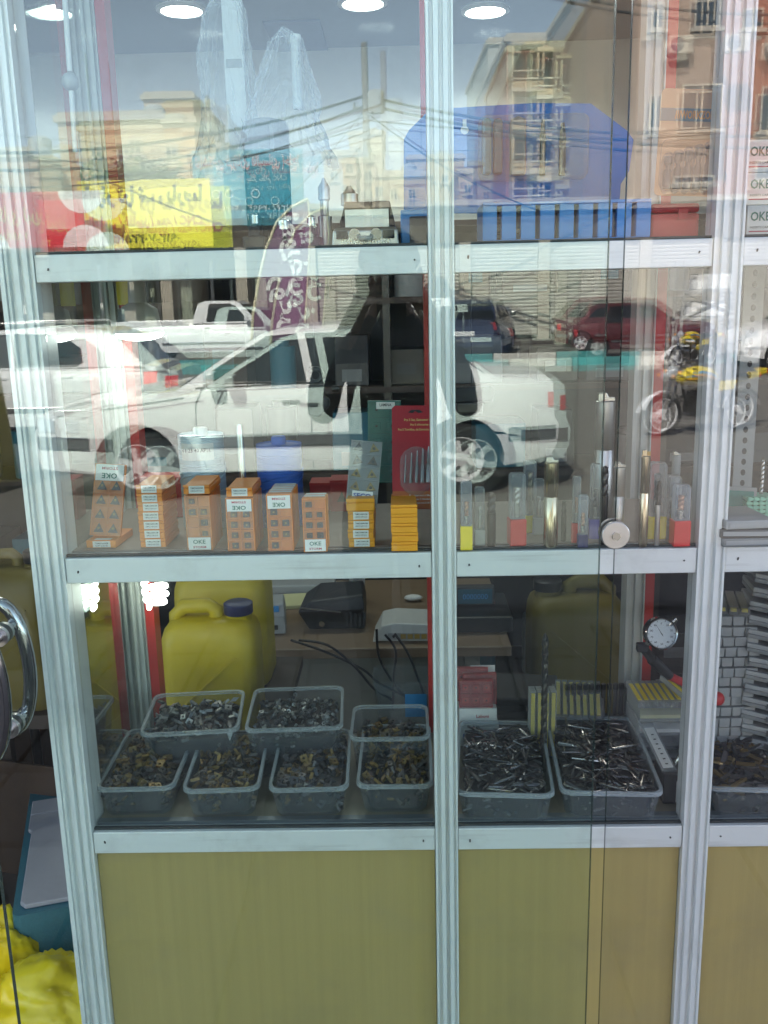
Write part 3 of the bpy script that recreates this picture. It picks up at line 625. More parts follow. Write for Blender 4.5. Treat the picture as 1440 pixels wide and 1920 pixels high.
def tmpl(kind):
    if kind in TMP: return TMP[kind]
    b = MB()
    if kind == 'square':
        s, t, hr = .0062, .0024, .0026
        sq = [(s, -s), (s, s), (-s, s), (-s, -s)]
        def ring(z): return [(x, y, z) for x, y in ((s, 0), (s, s), (0, s), (-s, s), (-s, 0), (-s, -s), (0, -s), (s, -s))]
        def hole(z): return [(hr*math.cos(a), hr*math.sin(a), z) for a in [2*PI*k/8 for k in range(8)]]
        b.loft([hole(-t), ring(-t), ring(t), hole(t), hole(-t)], cap=False)
    elif kind == 'triangle':
        s, t, hr = .0088, .0023, .0023
        c = [(s*math.cos(a), s*math.sin(a)) for a in (0, 2*PI/3, 4*PI/3)]
        def ring(z):
            o = []
            for i in range(3):
                a, q = c[i], c[(i+1) % 3]; o += [(a[0], a[1], z), (a[0]*.5+q[0]*.5, a[1]*.5+q[1]*.5, z)]
            return o
        def hole(z): return [(hr*math.cos(a), hr*math.sin(a), z) for a in [2*PI*k/6 for k in range(6)]]
        b.loft([hole(-t), ring(-t), ring(t), hole(t), hole(-t)], cap=False)
    elif kind == 'diamond':
        s, t = .0085, .0022
        b.loft([[(hr_*math.cos(a)*.25, hr_*math.sin(a)*.2, z) for a in (0, PI/2, PI, 1.5*PI)] for hr_, z in ((s, -t),)] +
               [[(s*1.2, 0, z), (0, s*.5, z), (-s*1.2, 0, z), (0, -s*.5, z)] for z in (-t, t)] + [[(s*.25, 0, t), (0, s*.2, t), (-s*.25, 0, t), (0, -s*.2, t)]], cap=True)
    elif kind == 'nut':
        s, t, hr = .0036, .0015, .0016
        b.loft([[(hr*math.cos(a), hr*math.sin(a), -t) for a in [PI*k/3 for k in range(6)]], [(s*math.cos(a), s*math.sin(a), -t) for a in [PI*k/3 for k in range(6)]],
                [(s*math.cos(a), s*math.sin(a), t) for a in [PI*k/3 for k in range(6)]], [(hr*math.cos(a), hr*math.sin(a), t) for a in [PI*k/3 for k in range(6)]]] + [[(hr*math.cos(a), hr*math.sin(a), -t) for a in [PI*k/3 for k in range(6)]]], cap=False)
    elif kind == 'rod':
        b.tube([(-.026, 0, 0), (-.0245, 0, 0), (.006, 0, 0), (.010, 0, 0), (.024, 0, 0), (.026, 0, 0)], [.0018, .0025, .0025, .0018, .0018, .0010], 7)
    elif kind == 'blade':
        b.prism([(-.018, -.0038), (.013, -.0042), (.018, -.001), (.016, .0040), (-.017, .0036), (-.019, 0)], -.0016, .0016, 'z'); b.box(-.019, -.010, -.0037, .0034, .0017, .0026)
    TMP[kind] = b; return b
MESHES = {}
def fill(root, w, d, ztop, kinds, mname, ntop, nbase, nm, label, group, zlow, flat=.9, sink=0.0, hump=.006, size=1.0):
    M0 = Matrix.Translation(root.location) @ Matrix.Rotation(root.rotation_euler.z, 4, 'Z')
    R = random.Random(hash(label) % 1000 if False else len(label)*7+int(w*1e4)+ntop)
    iw, idd = w-.026, d-.026
    sc_len = .0
    def place(frac_lo, frac_hi, i, n):
        gx = (R.random()-.5)*iw; gy = (R.random()-.5)*idd
        h = hump*(1-(2*gx/iw)**2)*(1-(2*gy/idd)**2) + .004*noise.noise(Vector((gx*60, gy*60, w*99)))
        z = zlow+(ztop+h-zlow)*(frac_lo+(frac_hi-frac_lo)*R.random())
        if kinds[0] == 'rod':
            a = Euler((R.uniform(0, 6), R.gauss(0, .16), R.choice((R.gauss(1.2, .5), R.gauss(-.5, .5), R.uniform(0, PI)))))
        elif kinds[0] == 'blade':
            a = Euler((R.gauss(0, .45), R.gauss(0, .22), R.uniform(0, 2*PI)))
        else:
            a = Euler((R.gauss(0, flat*.75), R.gauss(0, flat*.75), R.uniform(0, 2*PI)))
        lim = (.021 if kinds[0] == 'rod' else .012 if kinds[0] == 'blade' else 0)
        gx = max(-(iw/2-lim*abs(math.cos(a.z))), min(iw/2-lim*abs(math.cos(a.z)), gx)); gy = max(-(idd/2-lim*abs(math.sin(a.z))), min(idd/2-lim*abs(math.sin(a.z)), gy))
        s = size*R.uniform(.85, 1.12)
        return Matrix.Translation((gx, gy, z)) @ a.to_matrix().to_4x4() @ Matrix.Scale(s, 4)
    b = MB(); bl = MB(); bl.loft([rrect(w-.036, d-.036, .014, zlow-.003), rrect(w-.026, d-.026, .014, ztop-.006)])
    for i in range(nbase):
        t = tmpl(kinds[i % len(kinds)]); Mx = place(.15, .98, i, nbase); b.k = R.randrange(3); b.add(t.v, t.f, Mx)
    ms = [mname+'_heap%d' % k for k in range(3)]
    for k, q in enumerate(ms):
        if q not in MATS:
            src = HEAPCOL[mname][k]; mat(q, src, .46, .5, var=.25, scale=180)
    o = b.build('loose_pieces', ms, None); o.matrix_world = M0
    tag(o, None, None, None, 'stuff'); o['label'] = 'mass of small ' + label
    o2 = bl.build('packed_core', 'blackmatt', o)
    for i in range(ntop):
        k = kinds[i % len(kinds)]; key = (k, mname)
        if key not in MESHES:
            t = tmpl(k); q = MB(); q.v, q.f, q.m = t.v, t.f, t.m; o = q.build(NAME[k], mname, None, smooth=35 if k == 'rod' else None); MESHES[key] = o.data
        else: o = link(NAME[k], MESHES[key])
        o.matrix_world = M0 @ place(.86, 1.08, i, ntop); tag(o, label, nm, group)
NAME = {'square': 'square_insert', 'triangle': 'triangle_insert', 'diamond': 'diamond_insert', 'nut': 'ring_insert', 'rod': 'rod_cutter', 'blade': 'blade_insert'}
HEAPCOL = {'insertmix': [(.08, .075, .07), (.19, .125, .045), (.11, .095, .08)], 'insertdark': [(.07, .07, .075), (.10, .10, .11), (.16, .11, .05)], 'insertgrey': [(.10, .11, .11), (.2, .2, .2), (.06, .065, .07)],
           'rodmix': [(.10, .10, .105), (.16, .16, .16), (.06, .06, .065)], 'rodbright': [(.12, .12, .12), (.2, .19, .18), (.07, .065, .06)], 'bladebrown': [(.10, .09, .08), (.2, .14, .06), (.07, .065, .06)]}
ZR = .915
def tub(fl, fr, bl, label, zrim=ZR, h=.050, z0=SH1):
    a, b, c = onz(*fl, zrim), onz(*fr, zrim), onz(*bl, zrim); ex = (b-a); w = ex.length; d = (c-a).length
    rz = math.atan2(ex.y, ex.x); cc = a + ex*.5; nrm = Vector((-math.sin(rz), math.cos(rz), 0)); cc = cc + nrm*d/2
    # keep the left-hand lean of the tub: its long axis follows the back corner
    lean = (c-a).normalized(); cc = a + ex*.5 + lean*d/2; rz2 = math.atan2(-lean.x, lean.y); rz = rz*.35+rz2*.65
    t = thing('plastic_tub', label, 'plastic tub', (cc.x, cc.y, zrim-h), rz)
    tubmesh(w, d, h, 'shell', t); return t, w, d
def full(fl, fr, bl, label, kinds, m, ntop, nbase, nm, plab, group, fillz=.046, h=.052, flat=.8, size=.9, zrim=ZR, hump=.006):
    t, w, d = tub(fl, fr, bl, label, zrim=zrim, h=h)
    fill(t, w, d, fillz, kinds, m, ntop, nbase, nm, plab, group, .006, flat, hump=hump, size=size)
    return t, w, d
full((180, 1478), (328, 1478), (238, 1365), 'clear tub of gold and dark square inserts, front row, nearest the left frame', ['square'], 'insertmix', 85, 480, 'insert', 'gold or dark square inserts in the front tub nearest the left frame', 'square inserts in the first front tub')
full((345, 1480), (490, 1480), (375, 1370), 'clear tub of large gold and dark triangle inserts, front row', ['triangle'], 'insertmix', 120, 330, 'insert', 'gold or dark triangle inserts in the second front tub', 'triangle inserts in the second front tub')
full((503, 1480), (655, 1478), (525, 1368), 'clear tub of mostly black square inserts with a few gold, front row', ['square'], 'insertdark', 85, 480, 'insert', 'black or gold square inserts in the third front tub', 'square inserts in the third front tub', flat=.9)
full((662, 1476), (808, 1470), (684, 1360), 'clear tub of mixed brown gold inserts left of the middle mullion', ['triangle', 'square', 'diamond'], 'insertmix', 130, 340, 'insert', 'mixed gold brown inserts in the front tub left of the middle mullion', 'mixed inserts in the fourth front tub', size=.82)
full((848, 1490), (1035, 1488), (864, 1352), 'clear tub of dark grey rod cutters just right of the middle mullion', ['rod'], 'rodmix', 120, 260, 'cutter', 'dark grey rod cutters in the tub right of the middle mullion', 'dark rod cutters', fillz=.046)
full((1042, 1490), (1234, 1482), (1032, 1346), 'clear tub of shiny rod cutters behind the round lock plate edge', ['rod'], 'rodbright', 120, 260, 'cutter', 'shiny steel rod cutters in the tub below the steel lock plate', 'shiny rod cutters', fillz=.046)
full((1318, 1482), (1500, 1476), (1276, 1364), 'clear tub of brown blade inserts right of the right mullion', ['blade'], 'bladebrown', 90, 200, 'insert', 'brown and gold blade inserts in the tub right of the right mullion', 'blade inserts', fillz=.040)
# back row, taller tubs
zb = .955
full((268, 1372), (452, 1372), (287, 1297), 'taller clear tub of shiny grey diamond inserts, back row beside the left post', ['diamond', 'diamond', 'square'], 'insertgrey', 120, 300, 'insert', 'shiny grey diamond inserts in the back tub beside the left post', 'grey diamond inserts in the back row', fillz=.078, h=.092, zrim=zb)
full((462, 1366), (647, 1366), (474, 1288), 'taller clear tub of tiny black ring inserts, middle of back row', ['nut'], 'insertgrey', 220, 520, 'insert', 'tiny black ring inserts in the middle back tub', 'ring inserts in the back row', fillz=.076, h=.092, zrim=zb, size=1.1)
full((654, 1385), (806, 1383), (662, 1322), 'lower clear tub of brown inserts, back row left of the middle mullion', ['square'], 'insertmix', 42, 190, 'insert', 'brown square inserts in the back tub left of the middle mullion', 'brown inserts in the back row', fillz=.050, h=.075, zrim=.938, size=.8)
q = at(765, 1335, .33)
t = thing('empty_tub', 'stack of empty clear tubs with blue label behind the brown inserts', 'plastic tub', (q.x, .40, SH1-.015))
for k in range(3): MB().loft([rrect(.11-.004*k, .07, .012, .005+.02*k), rrect(.125, .085, .014, .088+.004*k), rrect(.130, .09, .015, .088+.004*k), rrect(.130, .09, .015, .0905+.004*k)], cap=False).build('shell', 'tubplastic', t, smooth=50)
MB().box(-.005, .035, -.046, -.0455, .03, .075).build('blue_label', 'bluelabel', t)

# ------------------------------------------------------------------ right part of the lower shelf
p = onz(896, 1378, SH1+.0); p = Vector((at(896, 1378, .27).x, .265, SH1))
t = thing('white_carton', 'white carton with printed name under the dark red insert boxes', 'carton', p)
zt = at(896, 1330, .265).z-SH1; w = .066/2
MB().box(-w-.004, w+.004, 0, .05, 0, zt*.52).build('lower_box', 'paper', t, bevel=.0008); MB().box(-w, w, .002, .048, zt*.53, zt).build('upper_box', 'paper', t, bevel=.0008)
lettering('Laboni', .012, 'inkblue', t, (-.006, -.0006, zt*.26), width=.040, bold=.02); lettering('Laboni', .006, 'inkred', t, (.008, .0014, zt*.8), width=.022, bold=.02)
for i, dx in enumerate((0, .008, -.006)):
    zz = p.z+zt+.0004+i*.0
    u = thing('red_insert_tray', ('dark red insert tray at the front on the white carton', 'dark red insert tray in the middle on the white carton', 'dark red insert tray at the back on the white carton')[i], 'insert tray', (p.x+dx-.003, p.y+.006+.013*i, zz), math.radians((-2, 3, -4)[i]))
    hh = .050+.006*i; pockets(u, .058, hh, .011, 'cardred', 'redplastic', cols=3, rows=2)
# white cards behind
u = thing('white_card', 'white card standing behind the red insert trays', 'card', (p.x+.012, p.y+.048, p.z+zt)); MB().box(-.022, .022, 0, .001, 0, .062).build('card', 'paper', u)

def twist(b, r, L, turns, z0=0, n=10, steps=36):
    rings = []
    for k in range(steps+1):
        u = k/steps; ph = u*turns*2*PI; q = r*(1-.0*u) if u < .95 else r*(1-(u-.95)/.05*.85)
        ring = []
        for i in range(n):
            a = 2*PI*i/n; rr = q*(.62+.38*abs(math.cos(a))**.6); ring.append((rr*math.cos(a+ph), rr*math.sin(a+ph), z0+L*u))
        rings.append(ring)
    b.loft(rings)
q = onz(1019, 1408, SH1+.03); q = at(1019, 1408, .17); zt = at(1019, 1188, .17).z
t = thing('twist_drill', 'long black twist drill standing upright between the two rod tubs', 'drill bit', (q.x, .17, SH1+.001))
b = MB(); twist(b, .0058, zt-SH1-.07, 5, .07, steps=60); b.build('flute', 'darkmetal', t, smooth=40); MB().lathe([(.005, 0), (.0056, .002), (.0056, .0698)], 14).build('shank', 'steel', t, smooth=40)
# packs of clear tubes with yellow strips
def tubepack(name, label, loc, n, layers, w, L, rz=0, vertical=False, rot=None, group=None, m='yellowplastic'):
    t = thing(name, label, 'tube pack', loc, rz, group, rot=rot)
    h = w*.82
    for j in range(layers):
        for i in range(n):
            x = (i-(n-1)/2)*w
            o = MB().prism([(x-w*.46, j*h), (x+w*.46, j*h), (x+w*.40, j*h+h*.94), (x-w*.40, j*h+h*.94)], -L/2, L/2, 'y').build('tube', 'clearcase', t)
            if j == layers-1 or j == 0: MB().box(x-w*.26, x+w*.26, -L/2+.003, L/2-.003, j*h+h*.35, j*h+h*.7).build('yellow_strip', m, o)
    return t
q = at(1014, 1356, .24)
tubepack('tube_pack', 'upright bundle of clear tubes with yellow strips beside the twist drill', (q.x, .24, SH1+.062), 4, 3, .0115, .12, rot=(math.radians(90), 0, 0))
q = at(1085, 1345, .285)
tubepack('tube_pack', 'flat fan of yellow strip tubes tilted behind the shiny rod tub', (q.x, .295, SH1+.070), 7, 1, .0115, .075, rot=(math.radians(30), 0, math.radians(-8)))
MB().box(-.045, .045, -.035, .035, -.055, -.002).build('support_box', 'greycase', bpy.data.objects[[o.name for o in COL.objects if o.name.startswith('tube_pack')][-1]])
q = at(1120, 1308, .30)
t = thing('tube_rack', 'dark row of upright black capped tubes behind the yellow tube fan', 'tube rack', (q.x, .30, SH1))
for i in range(11):
    x = (i-5)*.0105; o = MB().lathe([(.0042, .04), (.0042, .088)], 8, M=Matrix.Translation((x, 0, 0))).build('tube', 'casedark', t, smooth=40); MB().lathe([(.0048, .0885), (.0048, .098), (.003, .099)], 8, M=Matrix.Translation((x, 0, 0))).build('cap', 'black', o, smooth=40)
MB().box(-.062, .062, -.008, .008, 0, .0395).build('rack_block', 'casedark', t, bevel=.001)
# stack of clear boxes with yellow tube row on top
q = onz(1250, 1392, SH1+.02); q = at(1243, 1385, .20)
t = thing('clear_box_stack', 'clear boxes stacked under a tray of yellow strip tubes by the right mullion', 'box stack', (q.x+.002, .235, SH1+.0005))
zt = at(1240, 1330, .185).z-SH1; n = 4
for k in range(n): 
    z0 = zt*k/n
    bb = MB().box(-.048+.001*k, .048, -.045, .045, z0+.0005, z0+zt/n-.001).build('clear_box', 'clearcase', t, bevel=.001); MB().box(-.042, .042, -.040, .04, z0+.004, z0+.010).build('paper_insert', ('paper', 'greyplastic', 'paper', 'yellowpaper')[k], bb)
for i in range(9):
    x = (i-4)*.0108
    o = MB().box(x-.0048, x+.0048, -.045, .045, zt+.0005, zt+.010).build('tube', 'clearcase', t); MB().box(x-.003, x+.003, -.036, .03, zt+.0101, zt+.0112).build('yellow_strip', 'yellowplastic', o)
u = thing('yellow_tube', 'single yellow strip tube lying askew on the clear box tray', 'tube', (q.x+.028, .215, SH1+zt+.018), rot=(math.radians(12), 0, math.radians(24))); MB().box(-.005, .005, -.045, .045, -.0045, .0045).build('tube', 'clearcase', u); MB().box(-.003, .003, -.036, .036, .0046, .0055).build('yellow_strip', 'yellowplastic', u)
# dark thin cases leaning and a white scale label stick
M_, w_, h_ = card((1204, 1360), (1224, 1358), (1243, 1442), .20, .075)
u = bpy.data.objects.new('label_stick', None); COL.objects.link(u); u.matrix_world = M_; tag(u, 'slim clear stick with cream printed label leaning beside the shiny rod tub', 'label stick')
MB().box(-w_/2-.002, w_/2+.002, 0, .006, -.004, h_+.02).build('stick', 'clearcase', u, bevel=.001); MB().box(-w_/2+.001, w_/2-.001, -.0008, -.0002, .002, h_*.92).build('paper_label', 'paper', u)
for k in range(7): MB().box(-.002, .002, -.0013, -.0009, .010+k*h_*.11, .0125+k*h_*.11).build('print_mark', 'inkblack', u)
u = thing('dark_case', 'flat dark case leaning against the back of the shiny rod tub', 'case', at(1185, 1395, .255), rot=(math.radians(-28), 0, math.radians(35))); MB().box(-.03, .03, -.004, .004, -.06, .05).build('case', 'casedark', u, bevel=.002)
# magnetic base with dial indicator
q = onz(1262, 1508, SH1)
t = thing('dial_indicator', 'white faced dial gauge on jointed red and black arm over a black magnet base', 'dial gauge', (q.x, q.y, SH1+.0005))
def L_(px, py, y): v = at(px, py, y); return (v.x-t.location.x, v.y-t.location.y, v.z-t.location.z)
bx = MB(); bx.box(-.016, .036, .0, .055, 0, .050); bo = bx.build('magnet_base', 'blackmatt', t, bevel=.002)
lbx = MB(); lbx.prism(rr2 := [(.0035, .004), (.034, .004), (.034, .040), (.0055, .040), (.0035, .038)], -.0012, -.0003, 'y'); lo_ = lbx.build('front_label', 'paper', bo)
MB().box(.005, .033, -.0018, -.0014, .006, .024).build('blue_field', 'bluelabel', bo); MB().cyl((.026, -.0022, .022), (.026, -.010, .022), .010, 20).build('switch_knob', 'black', bo, smooth=40)
lettering('MAGNET', .0035, 'inkwhite', bo, (.013, -.0024, .009), width=.012, bold=.02); lettering('ON OFF', .0035, 'inkblack', bo, (.013, -.0016, .032), width=.012, bold=.02)
A1 = L_(1345, 1310, .085); A2 = L_(1256, 1268, .095); A3 = L_(1222, 1236, .085); A4 = L_(1206, 1214, .075); DC = L_(1240, 1188, .065)
MB().tube([(.01, .03, .050), A1], .005, 10).build('lower_arm', 'steel', t, smooth=40); MB().sphere(A1, .011).build('joint_ball', 'redplastic', t, smooth=60)
MB().tube([A1, A2], .0062, 12).build('red_arm', 'redplastic', t, smooth=40)
MB().tube([A2, A3], [.0072, .0085], 10).build('black_arm', 'black', t, smooth=40); MB().tube([A3, A4], .007, 8).build('clamp', 'blackmatt', t, smooth=40)
MB().box(A4[0]-.010, A4[0]+.008, A4[1]-.006, A4[1]+.006, A4[2]-.006, A4[2]+.007).build('clamp_block', 'blackmatt', t, bevel=.002)
MB().tube([A4, (DC[0]-.012, DC[1]+.004, DC[2]-.010)], .0035, 8).build('stem', 'steel', t, smooth=40)
MB().tube([(DC[0], DC[1]+.006, DC[2]), (DC[0]+.023, DC[1]+.006, DC[2]+.021)], .004, 10).build('plunger_top', 'steel', t, smooth=40)
Md = Matrix.Translation(DC) @ Matrix.Rotation(math.radians(76), 4, 'X')
dr = .0238
bz = MB(); bz.lathe([(dr*.8, -.018), (dr, -.016), (dr, .0), (dr*1.02, .002), (dr*.96, .0045), (dr*.90, .0035), (dr*.895, .0)], 32, M=Md); bz.build('dial_housing', 'chrome', t, smooth=30)
face = MB().lathe([(dr*.89, .0005), (.001, .0008)], 32, M=Md).build('dial_face', 'dialface', t)
tk = MB()
for k in range(50):
    a = 2*PI*k/50; l = .85 if k % 5 else .76; w = .0002 if k % 5 else .0004
    c, s = math.cos(a), math.sin(a); tk.add([(c*dr*.87-s*w, s*dr*.87+c*w, .0012), (c*dr*.87+s*w, s*dr*.87-c*w, .0012), (c*dr*l+s*w, s*dr*l-c*w, .0012), (c*dr*l-s*w, s*dr*l+c*w, .0012)], [(0, 1, 2, 3)], Md)
tk.build('graduation', 'inkblack', face)
nd = MB(); nd.add([(.0006, 0, .0016), (-.0006, 0, .0016), (-dr*.38, dr*.66, .0016)], [(0, 1, 2)], Md); nd.add([(.0006, .0005, .0016), (-.0006, -.0005, .0016), (dr*.12, -dr*.2, .0016)], [(0, 1, 2)], Md); nd.build('needle', 'inkblack', face)
for k in range(10):
    a = PI/2-2*PI*k/10; e = (Md @ Vector((dr*.64*math.cos(a), dr*.64*math.sin(a), .0014)))
    lettering(str(k*10 % 100), .0030, 'inkblack', face, e, rot=(math.radians(76), 0, 0), bold=.01)
# right bay: columns of clear tube strips and slanted grey cases
q = at(1362, 1352, .20); zt = at(1362, 1150, .20).z; n = 15; lay = (zt-SH1)/n
proto = None
for k in range(n):
    lab = 'grey clear strip of square tubes in the tall column behind the brown blade tub'
    if proto is None:
        t = thing('tube_strip', lab, 'tube strip', (q.x, .23, SH1), 0, 'tube strips in the tall column')
        for i in range(4):
            x = (i-1.5)*.0195; MB().prism([(x-.0085, .0003), (x+.0085, .0003), (x+.0095, lay*.9), (x-.0095, lay*.9)], -.045, .045, 'y').build('tube', 'greyplastic', t, bevel=.001)
        proto = t
    else:
        t = copy_tree(proto)
        if k == n-1: t['label'] = 'topmost grey tube strip of the tall column, yellow strips lying on it'; t['group'] = 'top of the tube column'
    t.location = (q.x+rnd.uniform(-.003, .003), .23+rnd.uniform(-.004, .004), SH1+.0005+k*lay); t.rotation_euler.z = math.radians(rnd.uniform(-3, 3))
tp = tubepack('tube_pack', 'pack of yellow strip tubes lying on top of the tall tube column', (q.x-.002, .23, zt+.002), 4, 1, .017, .09, rz=math.radians(-14))
q = at(1440, 1350, .17); z1 = at(1440, 1085, .17).z; n = 14; lay = (z1-SH1)/n
proto = None
for k in range(n):
    if proto is None:
        t = thing('slanted_case', 'grey flat plastic case in the slanted stack at the right edge', 'case', (0, 0, 0), 0, 'grey cases stacked at the right edge')
        MB().box(-.05, .05, -.055, .055, 0, lay*.30).build('base', 'greycase', t, bevel=.0015); MB().box(-.0505, .0505, -.0555, .0555, lay*.31, lay*.62).build('lid', 'greyplastic', t, bevel=.0015); MB().box(-.012, .012, -.058, -.0556, lay*.15, lay*.5).build('latch', 'casedark', t)
        proto = t
    else: t = copy_tree(proto)
    t.location = (q.x+.020+rnd.uniform(-.003, .003), .22, SH1+.003+k*lay); t.rotation_euler = (math.radians(-6), math.radians(9), math.radians(rnd.uniform(-4, 4)-14))
q = at(1432, 1392, .28)
t = thing('yellow_carton', 'small yellow carton on the shelf under the slanted grey cases', 'carton', (q.x-.004, .16, SH1)); MB().box(-.015, .02, -.01, .03, 0, .028).build('carton', 'yellowplastic', t, bevel=.001)

# ------------------------------------------------------------------ middle shelf, right bay: milling cutters in clear tubes
def tubecase(px0, px1, ytop, ybase, ybot, cap, label, drill='copper', bit=.55, group=None):
    p = onz((px0+px1)/2, ybot, SH2); w = at(px1, ybot, p.y).x-at(px0, ybot, p.y).x; H = at((px0+px1)/2, ytop, p.y).z-SH2; hb = at((px0+px1)/2, ybase, p.y).z-SH2
    t = thing('cutter_case', label, 'cutter case', (p.x, p.y+w/2, SH2+.0004), math.radians(rnd.uniform(-8, 8)), group)
    MB().box(-w/2, w/2, -w/2, w/2, 0, hb).build('plug', cap, t, bevel=.0015)
    MB().loft([rrect(w*.9, w*.9, w*.15, hb+.0004), rrect(w*.9, w*.9, w*.15, H-w*.15), rrect(w*.7, w*.7, w*.12, H)]).build('sleeve', 'clearcase', t, smooth=50)
    b = MB(); r = w*.20; Ls = (H-hb)*bit; twist(b, r, Ls*.6, 1.6, hb+Ls*.4, steps=18); b.build('cutter', drill, t, smooth=40); MB().cyl((0, 0, hb+.001), (0, 0, hb+Ls*.4-.0003), r*.95, 10).build('shank', 'steel', t, smooth=40)
    return t
def shank(pxc, wpx, ytop, ybot, m, label, flute=False, slot=False, y=None):
    p = onz(pxc, ybot, SH2) if y is None else at(pxc, ybot, y); r = (at(pxc+wpx/2, ybot, p.y).x-at(pxc-wpx/2, ybot, p.y).x)/2; H = at(pxc, ytop, p.y).z-SH2
    t = thing('cutter_shank', label, 'milling cutter', (p.x, p.y+r, SH2+.0004))
    if flute:
        MB().lathe([(r*.9, 0), (r, r*.3), (r, H*.62)], 16).build('shank', m, t, smooth=40); b = MB(); twist(b, r*.98, H*.38-.0003, 1.4, H*.62+.0003, steps=20); b.build('flute', 'goldsteel' if m == 'goldsteel' else 'darkmetal', t, smooth=40)
    else:
        MB().lathe([(r*.9, 0), (r, r*.3), (r, H*.55), (r*.97, H*.553), (r*.97, H*.56), (r, H*.563), (r, H*.93), (r*.9, H*.935)], 18).build('shank', m, t, smooth=40)
        MB().prism([(-r*.85, H*.9355), (r*.85, H*.9355), (r*.85, H*.965), (r*.2, H*.968), (.0, H), (-r*.8, H*.995)], -r*.5, r*.5, 'y').build('cutting_head', 'goldsteel' if slot else 'steel', t, bevel=.0006)
        if slot: MB().box(r*.1, r*.8, -r*.62, -r*.51, H*.945, H*.985).build('carbide_tip', 'goldinsert', t)
tubecase(864, 887, 905, 988, 1033, 'yellowplastic', 'clear cutter case with bright yellow plug beside the middle mullion')
tubecase(890, 910, 915, 995, 1024, 'greyplastic', 'clear cutter case with clear grey plug next to the yellow one', 'steel')
shank(922, 17, 925, 1026, 'darkmetal', 'brown dark steel drill shank between grey and red plugs', True)
tubecase(955, 986, 890, 975, 1025, 'redplastic', 'wide clear cutter case with red plug in the left half of the cutters', 'steel', .7)
tubecase(982, 1006, 866, 968, 1000, 'yellowplastic', 'tall clear cutter case with yellow plug behind the wide red one', 'goldsteel', .8)
tubecase(1000, 1022, 900, 972, 1004, 'greyplastic', 'clear cutter case with blue grey plug left of the thick steel bar', 'steel')
shank(1034, 27, 858, 1028, 'goldsteel', 'thick pale steel bar standing among the cutter cases')
shank(1057, 10, 940, 1016, 'darkmetal', 'thin dark rod right of the thick pale steel bar', True)
tubecase(1072, 1089, 895, 982, 1019, 'redplastic', 'slim clear cutter case with small red plug and copper cutter')
tubecase(1084, 1103, 930, 1004, 1028, 'bluecap', 'short clear cutter case with deep blue plug at the front')
tubecase(1105, 1128, 872, 975, 1012, 'purplecap', 'clear cutter case with purple blue plug left of the glass edge', 'darkmetal')
shank(1132, 14, 875, 1024, 'darkmetal', 'dark fluted drill standing left of the glass edge', True)
shank(1132, 36, 738, 1010, 'brushed', 'tall thick chrome boring bar rising above all cutters', y=.16)
shank(1160, 23, 868, 1012, 'brushed', 'polished steel bar behind the round lock plate')
shank(1207, 17, 845, 1026, 'goldsteel', 'polished bar with gold tipped head right of the lock plate', slot=True)
tubecase(1216, 1250, 870, 970, 1012, 'yellowplastic', 'clear cutter case with yellow plug right of the gold tipped bar', 'darkmetal', .8)
shank(1232, 10, 902, 1024, 'brushed', 'thin steel drill standing before the yellow plugged case', True)
tubecase(1248, 1278, 895, 985, 1012, 'greyplastic', 'clear cutter case with grey plug behind the bright red one', 'steel')
tubecase(1262, 1294, 912, 978, 1026, 'redplastic', 'clear cutter case with bright red plug nearest the right mullion', 'copper', .7)
shank(1266, 16, 848, 960, 'greyplastic', 'pale round stick behind the bright red plugged case', y=.24)
# right bay of the middle shelf
q = onz(1400, 1026, SH2)
for i in range(3):
    u = thing('grey_case', ('lowest flat grey case of the three right of the right mullion', 'middle flat grey case of the three right of the right mullion', 'topmost flat grey case of the three right of the right mullion')[i], 'case', (q.x, q.y+.045, SH2+.0005+i*.0125), math.radians((2, -3, 5)[i])); MB().box(-.034, .034, -.045, .045, 0, .0118).build('case', ('greycase', 'casedark', 'greyplastic')[i], u, bevel=.0015); MB().box(-.03, .03, -.0458, -.0452, .003, .009).build('front_label', 'greyplastic', u)
u = thing('open_case', 'grey hinged case standing open with green lining above the flat grey cases', 'case', at(1382, 990, .12), rot=(math.radians(-14), 0, math.radians(-22)))
MB().box(-.024, .024, 0, .006, -.002, .062).build('lid', 'greyplastic', u, bevel=.001); MB().box(-.020, .020, -.001, -.0003, .004, .056).build('green_lining', 'tealplastic', u)
q = at(1425, 988, .10)
for k in range(7):
    u = thing('green_tray', 'pale green ribbed tray in the small stack at the right edge', 'tray', (q.x+.004, .13, q.z+.0005+k*.0062), math.radians(rnd.uniform(-2, 2)), 'pale green trays') ; bb = MB(); bb.box(-.022, .022, -.02, .02, 0, .004)
    for i in range(5): bb.box(-.021+i*.009, -.016+i*.009, -.0215, -.0202, .0, .0055)
    bb.build('tray', 'greenplastic', u)
u = thing('green_tray_block', 'dark block carrying the pale green trays', 'block', (q.x+.004, .13, SH2)); MB().box(-.024, .024, -.022, .022, 0, q.z-SH2).build('block', 'bluecap', u, bevel=.001)
u = thing('drill_bit', 'small steel twist drill stuck in the pale green trays', 'drill bit', (at(1431, 920, .12).x, .128, q.z+.044)); b = MB(); twist(b, .0032, .055, 4, 0, steps=40); b.build('flute', 'steel', u, smooth=40)
q0, q1 = at(1392, 900, .30), at(1392, 545, .30)
u = thing('slotted_angle', 'grey slotted steel angle post with oval holes behind the right bay', 'post', (q0.x, .30, SH2))
zt = 1.67-SH2
bb = MB(); bb.box(-.016, .016, 0, .002, 0, zt); bb.box(.014, .016, .0022, .03, 0, zt); bb.build('angle', 'greyplastic', u)
bb = MB()
for k in range(int(zt/.018)): bb.prism([(.004*math.cos(a), .010+k*.018+.0055*math.sin(a)) for a in [2*PI*j/8 for j in range(8)]], -.0006, -.0001, 'y')
